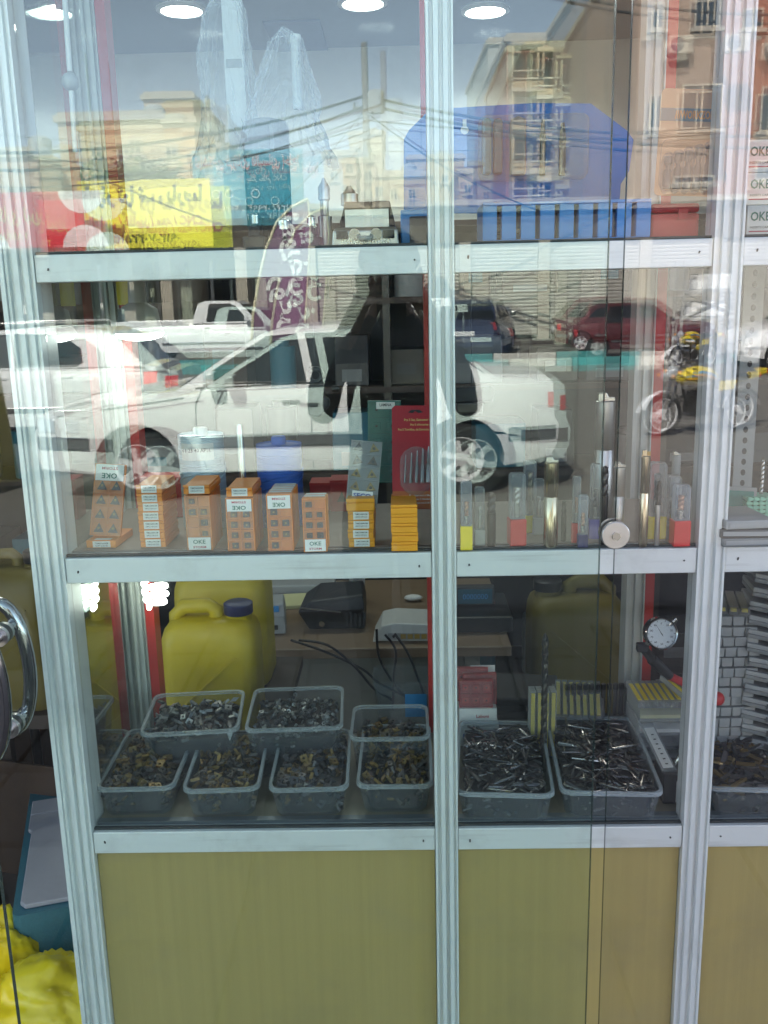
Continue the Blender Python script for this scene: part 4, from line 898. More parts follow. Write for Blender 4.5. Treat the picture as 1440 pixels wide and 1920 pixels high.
so_ = bb.build('slot_holes', 'black', u); so_['kind'] = 'stuff'
# ------------------------------------------------------------------ top compartment
def pbox(px0, px1, py0, py1, y, dep, z0=None):      # front rectangle seen at pixels, real depth dep behind it
    a, b = at(px0, py1, y), at(px1, py0, y); z = a.z if z0 is None else z0
    return (a.x+b.x)/2, b.x-a.x, z, b.z-z
def bag(name, label, pts, y, r0, seed):              # crumpled film bag: (pixel x, pixel y, radius) from knot down
    R = random.Random(seed); rings = []; o0 = at(pts[0][0], pts[0][1], y)
    dense = []
    for (a, b) in zip(pts, pts[1:]):
        for k in range(6): u = k/6; dense.append([a[i]*(1-u)+b[i]*u for i in range(3)])
    dense.append(pts[-1])
    for j, (px, py, r) in enumerate(dense):
        c = at(px, py, y); ring = []
        for i in range(40):
            a = 2*PI*i/40; rr = r*(1+(.30*noise.noise(Vector((math.cos(a)*2.0, math.sin(a)*2.0+seed, j*.16)))+.26*abs(noise.noise(Vector((math.cos(a)*4, math.sin(a)*4+seed, j*.30))))-.1)+.04*noise.noise(Vector((math.cos(a)*14, math.sin(a)*14, j*1.1+seed))))
            ring.append((c.x+rr*math.cos(a)-o0.x, .75*rr*math.sin(a), c.z-o0.z+.004*noise.noise(Vector((i*.7, j*.9, seed)))))
        rings.append(ring)
    t = thing(name, label, 'plastic bag', o0); MB().loft(rings, cap=False).build('film', 'bagfilm', t); return t
bag('plastic_bag', 'crumpled clear plastic bag hanging round a white post, left of two', [(425, -30, .012), (420, 30, .030), (425, 150, .036), (430, 260, .046), (420, 330, .05)], .16, .03, 3)
bag('plastic_bag', 'crumpled clear plastic bag with pointed top over a black canister, right of two', [(532, 52, .004), (538, 78, .024), (535, 160, .042), (530, 250, .060), (540, 318, .066)], .15, .03, 8)
x, w, z, h = pbox(431, 450, -20, 300, .17, .02)
t = thing('white_post', 'white slotted post inside the left plastic bag', 'post', (x, .17, z)); MB().box(-w/2, w/2, 0, .014, 0, h).build('bar', 'white', t); MB().box(-w*.4, w*.4, -.002, -.0003, h*.55, h*.6).build('clip', 'greyplastic', t)
MB().box(-.0245, .006, .0002, .01, -.09, -.001).build('holder', 'white', t)
x, w, z, h = pbox(550, 563, 80, 205, .15, .02)
t = thing('white_tube', 'white plastic tube inside the right plastic bag', 'tube', (x, .15, z)); MB().lathe([(w/2, 0), (w/2, h), (w*.6, h+.002), (w*.55, h+.01)], 14).build('pipe', 'white', t, smooth=40)
x, w, z, h = pbox(460, 536, 216, 470, .12, .07)
t = thing('black_canister', 'black cylindrical canister with rounded lid under the right plastic bag', 'canister', (x, .15, SH3)); hh = z+h-SH3
MB().lathe([(w*.48, 0), (w*.49, .004), (w*.49, hh*.72), (w*.47, hh*.73)], 28).build('body', 'blackmatt', t, smooth=40); MB().lathe([(w*.5, hh*.735), (w*.5, hh*.93), (w*.46, hh*.98), (w*.3, hh)], 28).build('lid', 'greycase', t, smooth=40)
# silver black tool case
a, b = at(622, 465, .06), at(748, 400, .06); zc = SH3; w = b.x-a.x; cx = (a.x+b.x)/2
t = thing('tool_case', 'silver and black open tool case with round clasps on the upper shelf', 'tool case', (cx, .06, SH3))
hb = at(680, 425, .06).z-SH3
MB().loft([[(-w*.5, 0, 0), (w*.5, 0, 0), (w*.5, .10, 0), (-w*.5, .10, 0)], [(-w*.48, 0, hb*.8), (w*.48, 0, hb*.8), (w*.48, .10, hb*.8), (-w*.48, .10, hb*.8)], [(-w*.44, .008, hb), (w*.44, .008, hb), (w*.44, .09, hb), (-w*.44, .09, hb)]]).build('lower_shell', 'brushed', t, bevel=.002)
MB().loft([[(-w*.46, .085, hb+.001), (w*.46, .085, hb+.001), (w*.46, .10, hb+.001), (-w*.46, .10, hb+.001)], [(-w*.36, .125, hb+.045), (w*.36, .125, hb+.045), (w*.36, .138, hb+.045), (-w*.36, .138, hb+.045)]]).build('lid', 'black', t, bevel=.002)
MB().box(-w*.34, w*.34, .082, .0845, hb+.004, hb+.030).build('lid_plate', 'brushed', t)
for s in (-1, 1):
    MB().cyl((s*w*.16, -.006, hb*.62), (s*w*.16, -.0005, hb*.62), .0075, 16).build('clasp_ring', 'chrome', t, smooth=40); MB().box(s*w*.34-.008, s*w*.34+.008, -.005, -.0004, hb*.4, hb*.8).build('clasp', 'black', t, bevel=.001)
MB().tube([(-w*.10, -.003, hb*.55), (-w*.08, -.012, hb*.4), (w*.08, -.012, hb*.4), (w*.10, -.003, hb*.55)], .0032, 8).build('handle', 'greyplastic', t, smooth=50)
gb = MB()
for i in range(16): gb.prism([(-w*.36+i*w*.045, .004), (-w*.36+(i+.5)*w*.045, .012), (-w*.36+(i+1)*w*.045-.0004, .004)], -.001, -.0003, 'y')
g_ = gb.build('tread_plate', 'steel', t); g_['kind'] = 'stuff'
# black machine parts left of the case
for (p0, p1, t0, lab) in ((460, 500, 420, 'black squat machine block left of the silver tool case'), (505, 560, 430, 'black angled tool holder beside the feather banner reflection'), (566, 604, 424, 'dark ribbed tool holder nearest the silver tool case')):
    x, w, z, h = pbox(p0, p1, t0, 466, .10, .05, SH3); u = thing('tool_holder', lab, 'tool holder', (x, .10, SH3)); MB().loft([rrect(w, .05, .004, 0), rrect(w, .05, .004, h*.5), rrect(w*.6, .03, .004, h*.55), rrect(w*.5, .028, .004, h)]).build('body', 'blackmatt', u, smooth=35); MB().lathe([(w*.2, h+.0003), (w*.2, h+.012), (w*.12, h+.014)], 14).build('collet', 'steel', u, smooth=40)
for (pc, t0, wd, lab) in ((655, 345, 36, 'steel arbor with domed top behind the silver tool case'), (607, 330, 22, 'slim steel arbor left of the domed arbor')):
    x, w, z, h = pbox(pc-wd/2, pc+wd/2, t0, 465, .22, .04, SH3); u = thing('steel_arbor', lab, 'arbor', (x, .24, SH3)); MB().lathe([(w*.5, 0), (w*.5, h*.5), (w*.3, h*.52), (w*.3, h*.7), (w*.42, h*.72), (w*.42, h*.88), (w*.2, h*.95), (w*.1, h)], 20).build('arbor', 'brushed', u, smooth=40)
# blue case next to the mullion
x, w, z, h = pbox(752, 806, 392, 466, .08, .06, SH3); t = thing('blue_case', 'blue case with black block beside the middle mullion', 'case', (x, .08, SH3)); MB().box(-w/2, w/2, 0, .07, 0, h).build('case', 'blueholder', t, bevel=.002); MB().box(-w*.2, w*.4, -.012, -.0005, .003, h*.8).build('block', 'black', t, bevel=.002)
# large blue hanging card
yb = .24; out = [(757, 262), (766, 245), (806, 205), (1000, 193), (1108, 194), (1176, 245), (1188, 262), (1180, 320), (1164, 345), (1160, 400), (757, 400)]
P3 = [at(px, py, yb) for px, py in out]; o0 = at(960, 300, yb)
t = thing('blue_card', 'large blue backing card with keyhole and dark tool outlines in the upper shelf', 'display card', o0)
MB().prism([(p.x-o0.x, p.z-o0.z) for p in P3], 0, .002, 'y').build('card', 'bluepanel', t)
hl = at(871, 240, yb); b = MB(); b.prism([(hl.x-o0.x+.006*math.cos(a), hl.z-o0.z-.003+.006*math.sin(a)) for a in [2*PI*k/16 for k in range(16)]], -.0006, -.0002, 'y'); b.box(hl.x-o0.x-.0028, hl.x-o0.x+.0028, -.0012, -.0008, hl.z-o0.z, hl.z-o0.z+.012); b.build('hang_hole', 'white', t)
for (p0, p1, q0, q1) in ((903, 920, 222, 328), (924, 941, 222, 328), (955, 985, 220, 330)):
    a, c = at(p0, q1, yb), at(p1, q0, yb); MB().prism([(a.x-o0.x, a.z-o0.z), (c.x-o0.x, a.z-o0.z), (c.x-o0.x, c.z-o0.z-.004), ((a.x+c.x)/2-o0.x, c.z-o0.z), (a.x-o0.x, c.z-o0.z-.004)], -.014, -.0006, 'y').build('tool_handle', 'greycase', t, bevel=.003)
a, c = at(896, 342, yb), at(1104, 212, yb); bw, bh = c.x-a.x, c.z-a.z; bc = ((a.x+c.x)/2-o0.x, (a.z+c.z)/2-o0.z)
RX = Matrix(((1, 0, 0, 0), (0, 0, -1, 0), (0, 1, 0, 0), (0, 0, 0, 1)))
MB().loft([rrect(bw, bh, .012, .0006, cx=bc[0], cy=bc[1]), rrect(bw*.99, bh*.98, .012, .012, cx=bc[0], cy=bc[1]), rrect(bw*.93, bh*.90, .012, .018, cx=bc[0], cy=bc[1])], M=RX).build('blister', 'clearlid', t, smooth=50)
for (p0, p1, q0, q1) in ((1010, 1022, 226, 330), (1046, 1060, 232, 330)):
    a, c = at(p0, q1, yb), at(p1, q0, yb); MB().loft([rrect(c.x-a.x, .008, .003, z) for z in (0, (c.z-a.z)*.7)]+[rrect((c.x-a.x)*.5, .005, .002, c.z-a.z)], M=Matrix.Translation(((a.x+c.x)/2-o0.x, -.008, a.z-o0.z))).build('tool_handle', 'darkmetal', t)
# blue organiser with black compartments
a, b = at(905, 455, .05), at(1222, 372, .05); w = b.x-a.x; h = b.z-SH3; cx = (a.x+b.x)/2
t = thing('blue_organiser', 'long blue plastic organiser with dark tools in its open compartments', 'organiser', (cx, .05, SH3)); n = 8
q = MB(); q.box(-w/2, w/2, .09, .095, 0, h); q.box(-w/2, w/2, 0, .0899, 0, .004); q.box(-w/2, w/2, .0, .0899, h-.004, h)
for i in range(n+1): x = -w/2+(w-.019)*i/n; q.box(x, x+.019, .0003, .0898, .0041, h-.0041)
q.build('housing', 'blueholder', t, bevel=.0006)
for i in range(n):
    x = -w/2+(w-.019)*(i+.5)/n+.0095; s = (w/n-.024)/2
    if i == 0:
        for k in range(4): MB().tube([(x+.010*math.cos(a), .02+.012*k*.5, .012+.011*k+.008*math.sin(a)) for a in [2*PI*j/12 for j in range(12)]], .0035, 6, closed=True).build('rubber_ring', 'black', t, smooth=60)
    elif i == 1:
        for k in range(2): MB().tube([(x+s*.75*math.cos(a), .01, .015+.026*k+s*.75*math.sin(a)) for a in [2*PI*j/16 for j in range(16)]], .0025, 6, closed=True).build('hose_ring', 'darkmetal', t, smooth=60)
        MB().box(x-s, x+s, .03, .08, .005, h*.85).build('black_tool', 'blackmatt', t, bevel=.002)
    else: MB().box(x-s, x+s, .008+.01*(i % 3), .08, .0045, h*(.72+.07*(i % 3))).build('black_tool', 'black' if i % 2 else 'greycase', t, bevel=.004)
x, w, z, h = pbox(1222, 1318, 378, 455, .05, .07, SH3); t = thing('red_case', 'red plastic case beside the blue organiser on the upper shelf', 'case', (x, .06, SH3)); MB().box(-w/2, w/2, 0, .07, 0, h*.72).build('lower_shell', 'redplastic', t, bevel=.004); MB().box(-w/2, w/2, 0, .07, h*.73, h).build('lid', 'cardred', t, bevel=.004); MB().box(w*.05, w*.25, -.003, -.0005, h*.55, h*.82).build('latch', 'redplastic', t)
x, w, z, h = pbox(1060, 1085, 335, 372, .12, .02)
# tan blister card with driver set
t, w, h = cardthing('driver_card', 'tan hanging card with five dark screwdriver sockets under a clear blister', 'blister pack', (1236, 165), (1350, 168), (1226, 366), .06, .055)
b = MB(); b.loft([rrect(w, h, .006, 0, cx=0, cy=h/2)[::1], rrect(w, h, .006, .0014, cx=0, cy=h/2)], M=Matrix(((1, 0, 0, 0), (0, 0, 1, 0), (0, 1, 0, 0), (0, 0, 0, 1)))); b.build('backing_card', 'tancard', t)
MB().box(-w/2+.0004, w/2-.0004, -.0005, -.0001, h*.70, h*.82).build('dark_band', 'greycase', t)
lettering('///WORKZONE', .0105, 'inkorange', t, (.008, -.0010, h*.76), width=w*.72, bold=.03)
for k in range(5):
    x = -w*.33+w*.165*k; L = h*(.30+.028*k)
    o = MB().lathe([(.0046, 0), (.0055, .004), (.005, L*.55), (.0030, L*.62), (.0030, L*.72), (.0052, L*.78), (.0052, L)], 12, M=Matrix.Translation((x, -.0075, h*.06))).build('driver', 'darkmetal' if k % 2 else 'casedark', t, smooth=40)
    MB().loft([[(x+(.0080-.001*q)*math.cos(a), -.0006-.0135*q*1.0, h*.06+L/2+(L/2+.006-.002*q)*math.copysign(abs(math.sin(a))**.6, math.sin(a))) for a in [2*PI*j/18 for j in range(18)]] for q in (0, .9, 1)]).build('blister', 'clearlid', t, smooth=60)
MB().loft([rrect(w*.90, h*.50, .012, -.0006, cx=0, cy=h*.29), rrect(w*.88, h*.49, .012, -.004, cx=0, cy=h*.29)], cap=False, M=Matrix(((1, 0, 0, 0), (0, 0, 1, 0), (0, 1, 0, 0), (0, 0, 0, 1)))).build('blister_rim', 'clearlid', t)
# white cartons at the right edge
for i, (p0, p1) in enumerate(((265, 325), (327, 388), (390, 450))):
    a, c = at(1398, p1, .06), at(1480, p0, .06); w = c.x-a.x; h = c.z-a.z
    z0 = SH3 if i == 2 else a.z
    t = thing('white_carton', ('topmost white carton with green print at the right edge', 'middle white carton with green print at the right edge', 'lowest white carton with green print at the right edge')[i], 'carton', ((a.x+c.x)/2, .06, SH3+.0005+(2-i)*.041)); MB().box(-w/2, w/2, 0, .08, 0, .0403).build('carton', 'paper', t, bevel=.0008)
    lettering('OKE', .012, 'inkgreen', t, (-w*.18, -.0006, .026), width=.026, bold=.02); MB().box(-w*.44, w*.3, -.0006, -.0002, .006, .0075).build('red_line', 'inkred', t); lettering('CARBIDE INSERTS', .003, 'inkblack', t, (-w*.12, -.0006, .012), bold=.01)
# round mirror knob and lit rod by the left post
q0, q1 = at(121, -10, .05), at(141, 285, .05)
t = thing('hanging_rod', 'slim white rod with grey ball joint hanging beside the left post', 'rod', q1); v = q0-q1
MB().tube([(0, 0, 0), tuple(v*.48)], .0032, 8).build('lower_rod', 'white', t, smooth=50); MB().tube([tuple(v*.52), tuple(v)], .0036, 8).build('upper_rod', 'white', t, smooth=50); MB().sphere(tuple(v*.455), .0115, 14, 10).build('ball_joint', 'greyplastic', t, smooth=60)

# ------------------------------------------------------------------ inside the shop
def pt(px, py, y): return at(px, py, y)
# desk
DZ = .74; fy = onz(620, 1217, DZ).y
xl = onz(462, 1217, DZ).x; xr = onz(960, 1214, DZ).x
t = thing('desk', 'brown wooden desk with pale side panel inside the shop', 'desk', ((xl+xr)/2, fy, 0)); hwid = (xr-xl)/2
MB().box(-hwid, hwid, 0, .62, DZ-.028, DZ).build('desk_top', 'deskwood', t, bevel=.003); MB().box(-hwid+.10, hwid-.12, .06, .08, .1, DZ-.0285).build('front_panel', 'deskpanel', t)
MB().box(-hwid+.06, -hwid+.0995, .04, .58, .022, DZ-.0285).build('side_panel', 'deskpanel', t); MB().box(hwid-.1195, hwid-.08, .04, .58, .022, DZ-.0285).build('side_panel', 'deskpanel', t)
def ondesk(px, py): return onz(px, py, DZ)
sc = (fy+1.25)/1750*1.08
q = ondesk(505, 1196); w = 62*sc
t = thing('card_terminal', 'grey card payment terminal with small screen on the desk corner', 'card terminal', (q.x, q.y+.02, DZ+.001), math.radians(6)); hh = 64*sc
MB().loft([[(-w/2, 0, 0), (w/2, 0, 0), (w/2, .07, 0), (-w/2, .07, 0)], [(-w*.48, .003, hh*.55), (w*.48, .003, hh*.55), (w*.5, .09, hh*.6), (-w*.5, .09, hh*.6)], [(-w*.45, .02, hh*.9), (w*.45, .02, hh*.9), (w*.45, .085, hh), (-w*.45, .085, hh)]]).build('body', 'greyplastic', t, bevel=.005)
MB().box(-w*.2, w*.3, .009, .012, hh*.68, hh*.86).build('screen', 'bluelabel', t); MB().box(-w*.2, w*.25, -.002, -.0004, hh*.16, hh*.30).build('paper_slot', 'black', t)
q = ondesk(620, 1190); w = 130*sc
t = thing('black_recorder', 'black bulky machine with silver strip and round jack on the desk', 'machine', (q.x, q.y+.04, DZ+.001)); hh = 70*sc
MB().loft([[(-w*.34, 0, 0), (w*.5, 0, 0), (w*.5, .14, 0), (-w*.34, .14, 0)], [(-w*.5, -.01, hh*.55), (w*.5, -.01, hh*.6), (w*.5, .15, hh*.6), (-w*.46, .15, hh*.6)], [(-w*.3, .0, hh*.82), (w*.48, .01, hh*.95), (w*.46, .14, hh), (-w*.2, .14, hh*.95)]]).build('body', 'black', t, bevel=.006)
MB().prism([(-w*.46, hh*.66), (w*.15, hh*.52), (w*.15, hh*.55), (-w*.46, hh*.70)], -.0125, -.0102, 'y').build('silver_strip', 'brushed', t); MB().cyl((-w*.14, -.012, hh*.20), (-w*.14, -.004, hh*.20), .008, 14).build('jack', 'steel', t, smooth=40)
for k in range(5): MB().box(w*.22+k*.012, w*.22+k*.012+.006, -.011, -.006, hh*.12, hh*.5).build('rib', 'blackmatt', t)
q = ondesk(748, 1206); w = 108*sc
t = thing('router', 'white modem router with yellow ports on the desk', 'router', (q.x+.005, q.y+.01, DZ+.001), math.radians(-2)); hh = 36*sc
MB().prism([(-w/2, -.004), (-w*.36, .0), (w*.62, .0), (w*.62, hh*.9), (-w*.1, hh), (-w*.34, hh*.85)], 0, .13, 'y').build('housing', 'routerwhite', t, bevel=.004); MB().box(-w*.22, w*.6, -.0016, -.0003, hh*.12, hh*.46).build('port_panel', 'greyplastic', t)
for k in range(4): MB().box(w*.0+k*w*.12, w*.09+k*w*.12, -.004, -.0018, hh*.17, hh*.42).build('network_port', 'brassport', t)
MB().cyl((-w*.12, -.004, hh*.3), (-w*.12, -.0018, hh*.3), .004, 10).build('power_jack', 'black', t)
for i, pl in enumerate(([(706, 1180), (712, 1235), (745, 1290), (790, 1335)], [(722, 1190), (742, 1220), (738, 1270), (737, 1330)], [(740, 1188), (765, 1225), (785, 1275), (798, 1310)], [(545, 1200), (610, 1222), (680, 1255), (710, 1280), (770, 1310)], [(560, 1200), (615, 1210), (665, 1250), (700, 1290), (735, 1312)])):
    u = thing('cable', ('black cable sagging from the left side of the white router', 'black cable hanging straight below the white router', 'black cable running right below the white router', 'upper black cable trailing across the desk front', 'lower black cable trailing across the desk front')[i], 'cable', (0, 0, 0)); P_ = [at(px, py, fy-.015-.012*i) for px, py in pl]; o_ = P_[0]; u.location = o_
    dense = []
    for k in range(len(P_)-1):
        p0, p1, p2, p3 = P_[max(k-1, 0)], P_[k], P_[k+1], P_[min(k+2, len(P_)-1)]
        for j in range(6):
            s = j/6; dense.append(.5*((2*p1)+(p2-p0)*s+(2*p0-5*p1+4*p2-p3)*s*s+(3*p1-p0-3*p2+p3)*s**3)-o_)
    dense.append(P_[-1]-o_); MB().tube(dense, .0036, 6).build('wire', 'black', u, smooth=60)
q = ondesk(672, 1118); t = thing('white_bottle', 'small bottle with white ribbed cap at the back of the desk', 'bottle', (q.x, q.y-.05, DZ+.001)); MB().lathe([(.022, 0), (.024, .004), (.024, .07), (.014, .085)], 18).build('bottle', 'clearcase', t, smooth=40); MB().lathe([(.015, .0853), (.015, .105), (.013, .107)], 18).build('cap', 'white', t, smooth=40)
q = ondesk(560, 1130); t = thing('yellow_paper', 'yellow paper pad lying behind the grey card terminal', 'paper pad', (q.x, min(q.y, fy+.4), DZ+.001), .1); MB().box(-.09, .09, -.06, .06, 0, .01).build('pad', 'yellowpaper', t)
q = ondesk(560, 1100); t = thing('grey_scale', 'grey flat tray behind the yellow paper on the desk', 'tray', (q.x, min(q.y, fy+.52), DZ+.001)); MB().box(-.12, .12, -.05, .05, 0, .03).build('body', 'greyplastic', t, bevel=.005)
q = ondesk(775, 1127); t = thing('crumpled_paper', 'small crumpled white paper behind the white router', 'paper', (q.x, min(q.y, fy+.5), DZ+.001)); MB().sphere((0, 0, .010), .022, 9, 6, (1.3, .8, .42)).build('sheet', 'paper', t)
q = ondesk(882, 1140); t = thing('cash_register', 'dark till with blue lit display right of the middle mullion', 'till', (q.x, fy+.10, DZ+.001)); MB().box(-.07, .10, 0, .22, 0, .045).build('base', 'black', t, bevel=.005); MB().box(-.05, .06, .10, .13, .046, .10).build('display_head', 'blackmatt', t, bevel=.004); MB().box(-.043, .053, .0965, .0992, .052, .094).build('screen', 'screenblue', t); lettering('0000000', .016, 'bluelabel', t, (.005, .0955, .073), width=.07)

mat('yellowcanshade', (.16, .125, .02), .5, var=.15, scale=8, dirt=.3)  # the jerrycan yellow again, darkened in its colour to stand for indoor shade
def jerrycan(label, loc, w, d, h, m='yellowcan', cap='bluecap', rz=0):
    t = thing('jerrycan', label, 'jerrycan', loc, rz)
    r = w*.16; b = MB()
    b.loft([rrect(w*.94, d*.94, r, 0), rrect(w, d, r, h*.03), rrect(w, d, r, h*.25), rrect(w*.985, d*.985, r, h*.27), rrect(w, d, r, h*.30), rrect(w, d, r, h*.70), rrect(w*.985, d*.97, r, h*.77), rrect(w*.93, d*.88, r, h*.83), rrect(w*.82, d*.7, r, h*.875), rrect(w*.6, d*.45, r*.7, h*.89)]).build('body', m, t, smooth=50)
    hb = MB(); hb.tube([(-w*.36, 0, h*.80), (-w*.36, 0, h*.90), (-w*.28, 0, h*.955), (-w*.02, 0, h*.96), (w*.06, 0, h*.93), (w*.06, 0, h*.84)], [w*.085]*6, 10); hb.build('handle', m, t, smooth=60)
    hb = MB(); hb.loft([rrect(w*.30, d*.5, r*.5, h*.80, cx=w*.30), rrect(w*.24, d*.34, r*.5, h*.90, cx=w*.30), rrect(w*.2, d*.3, r*.5, h*.905, cx=w*.30)]); hb.build('spout_neck', m, t, smooth=50)
    MB().lathe([(w*.15, h*.906), (w*.155, h*.91), (w*.155, h*.975), (w*.13, h*.985)], 20, M=Matrix.Translation((w*.30, 0, 0))).build('cap', cap, t, smooth=40)
    for s in (-1, 1): MB().prism([(-w*.32, h*.3), (-w*.30, h*.3), (w*.32, h*.66), (w*.30, h*.67)], s*d*.505-.002, s*d*.505+.002, 'y').build('side_rib', m, t)
    return t
yj = .43; a, b = at(292, 1200, yj), at(474, 1200, yj); w = b.x-a.x; zt = at(395, 1146, yj).z; hj = .29
jerrycan('bright yellow jerrycan with dark cap standing left of the desk', ((a.x+b.x)/2, yj+.07, zt-hj), w, .13, hj)
yj2 = yj+.24; a2, b2 = at(325, 1100, yj2), at(498, 1100, yj2); zt2 = at(420, 1045, yj2).z
jerrycan('second yellow jerrycan behind the bright one by the left post', ((a2.x+b2.x)/2, yj2+.05, zt2-hj), (b2.x-a2.x), .16, hj, cap='bluecap')
q = thing('low_bench', 'low dark bench carrying the yellow jerrycans beside the desk', 'bench', ((a.x+b.x)/2, yj+.18, 0)); zb_ = zt-hj
for (y0, y1, z) in ((-.175, -.03, zb_), (-.0295, .22, zt2-hj)):
    MB().box(-.14, .14, y0, y1, z-.022, z-.0004).build('bench_top', 'darkwood', q)
    for x in (-.12, .12): MB().box(x-.015, x+.015, y0+.02, y0+.05, .022, z-.0225).build('leg', 'darkwood', q)
hj = .40; yd = 1.25; a, b = at(1000, 1150, yd), at(1180, 1150, yd); zt = at(1040, 1100, yd).z
jerrycan('dim yellow jerrycan deep in the shade behind the middle bay', ((a.x+b.x)/2, yd+.1, zt-hj), b.x-a.x, .2, hj, m='yellowcanshade', cap='black', rz=PI)
q = thing('dark_crate', 'dark crate under the dim jerrycan behind the middle bay', 'crate', ((a.x+b.x)/2, yd+.1, .021)); MB().box(-.16, .16, -.13, .13, 0, zt-hj-.022).build('crate', 'darkwood', q, bevel=.004)
for k in range(6): MB().box(-.165, .165, -.1345, -.1305, .03+k*(zt-hj-.06)/6, .03+(k+.7)*(zt-hj-.06)/6).build('slat', 'darkwood', q)
# pile of dark flat tool wallets beyond the cutters
ya = .62; q = at(945, 1300, ya)
t0 = None
for k in range(9):
    u = thing('tool_wallet', 'black flat tool wallet in the shaded pile behind the cutter tubs', 'tool wallet', (q.x+rnd.uniform(-.02, .02), ya+.1+rnd.uniform(-.02, .02), .60+k*.021), math.radians(rnd.uniform(-14, 14)), 'pile of black tool wallets'); MB().box(-.11, .11, -.07, .07, 0, .018).build('wallet', 'blackmatt', u, bevel=.004)
u = thing('wallet_stool', 'dark stool under the pile of black wallets', 'stool', (q.x, ya+.1, 0)); MB().box(-.14, .14, -.1, .1, .565, .598).build('seat', 'darkwood', u)
for sx in (-1, 1):
    for sy in (-1, 1): MB().box(sx*.12-.012, sx*.12+.012, sy*.08-.012, sy*.08+.012, .022, .5645).build('leg', 'darkwood', u)
# dark back shelving with stock
yb = BACK-.32
t = thing('back_shelving', 'dark shelving along the back wall of the shop', 'shelving', (0, yb, .021))
for x in (-2.0, -1.0, -.05, .9, 1.85): MB().box(x-.012, x+.012, 0, .30, 0, 1.86).build('upright', 'darkmetal', t)
for z in (.25, .65, 1.02, 1.32, 1.62, 1.865): MB().box(-2.05, 1.9, -.003, .303, z-.02, z).build('shelf_board', 'darkwood', t)
MB().box(-2.05, 1.9, .304, .308, .25, 1.86).build('back_sheet', 'blackmatt', t)
_c = 0
for z in (.25, .65, 1.02, 1.32, 1.62):
    x = -1.7
    while x < 1.6:
        w = rnd.uniform(.08, .22); h = rnd.uniform(.10, .24); m = rnd.choice(['blackmatt', 'darkmetal', 'casedark', 'greycase', 'cardboard', 'tealcase', 'darkwood'])
        sh = rnd.choice(['carton', 'bin', 'roll'])
        lab = {'carton': 'dim stock carton on the dark back shelving', 'bin': 'dim sloped stock bin on the dark back shelving', 'roll': 'dim upright stock roll on the dark back shelving'}[sh]
        u = thing('stock_'+sh, lab, sh, (x+w/2, yb+.05, z+.0225), 0, {'carton': 'stock cartons on the back shelving', 'bin': 'stock bins on the back shelving', 'roll': 'stock rolls on the back shelving'}[sh])
        if sh == 'roll': MB().lathe([(w*.35, 0), (w*.35, h), (w*.2, h), (w*.2, h+.02)], 16).build('roll', m, u, smooth=40)
        elif sh == 'bin': MB().prism([(0, 0), (.2, 0), (.2, h*.9), (.05, h*.9), (0, h*.4)], -w/2, w/2, 'x').build('bin', m, u, bevel=.003); MB().box(-w*.3, w*.3, -.002, -.0004, h*.08, h*.3).build('bin_label', 'greycase', u)
        else: MB().box(-w/2, w/2, 0, .2, 0, h).build('carton', m, u, bevel=.003); MB().box(-w*.3, w*.2, -.0012, -.0004, h*.3, h*.6).build('carton_label', rnd.choice(['greycase', 'casedark', 'cardboard', 'tealcase']), u)
        x += w+rnd.uniform(.01, .12); _c += 1

# ------------------------------------------------------------------ the doorway on the left
mat('tealmetal', (.03, .20, .17), .4, .2)
zl = .30
n0, f0 = onz(85, 1700, zl), onz(110, 1440, zl)
dirv = Vector((f0.x-n0.x, f0.y-n0.y, 0)); Ld = dirv.length; ang = math.atan2(-dirv.x, dirv.y)
wn = onz(145, 1700, zl).x-onz(30, 1700, zl).x
t = thing('machine_case', 'teal machine case with long grey lid on the doorway floor', 'machine case', (n0.x+.01, n0.y, .021), ang)
MB().loft([rrect(wn*1.0, Ld, .02, 0, cy=Ld/2), rrect(wn*1.28, Ld+.02, .025, zl*.55, cy=Ld/2), rrect(wn*1.22, Ld+.02, .025, zl*.56, cy=Ld/2), rrect(wn*1.16, Ld, .02, zl-.03, cy=Ld/2)]).build('body', 'tealcase', t, smooth=30)
MB().box(-wn*.30, wn*.30, -.05, -.0005, .0, zl*.5).build('front_foot', 'tealcase', t, bevel=.012)
lid = MB(); lid.prism([(-wn*.46, .035), (-wn*.38, .018), (wn*.38, .018), (wn*.46, .035), (wn*.5, Ld*.62), (-wn*.50, Ld*.62), (-wn*.50, Ld*.52), (-wn*.44, Ld*.50)], zl-.029, zl-.017, 'z'); lid.build('lid_plate', 'greylid', t, bevel=.003)
MB().box(-wn*.5, wn*.5, Ld*.63, Ld*.74, zl-.029, zl-.019).build('lid_plate', 'greylid', t, bevel=.003)
MB().box(wn*.30, wn*.44, -.03, .0, .06, zl*.45).build('latch', 'greylid', t, bevel=.003)
mat('bagwhite', (.72, .68, .40), .4)
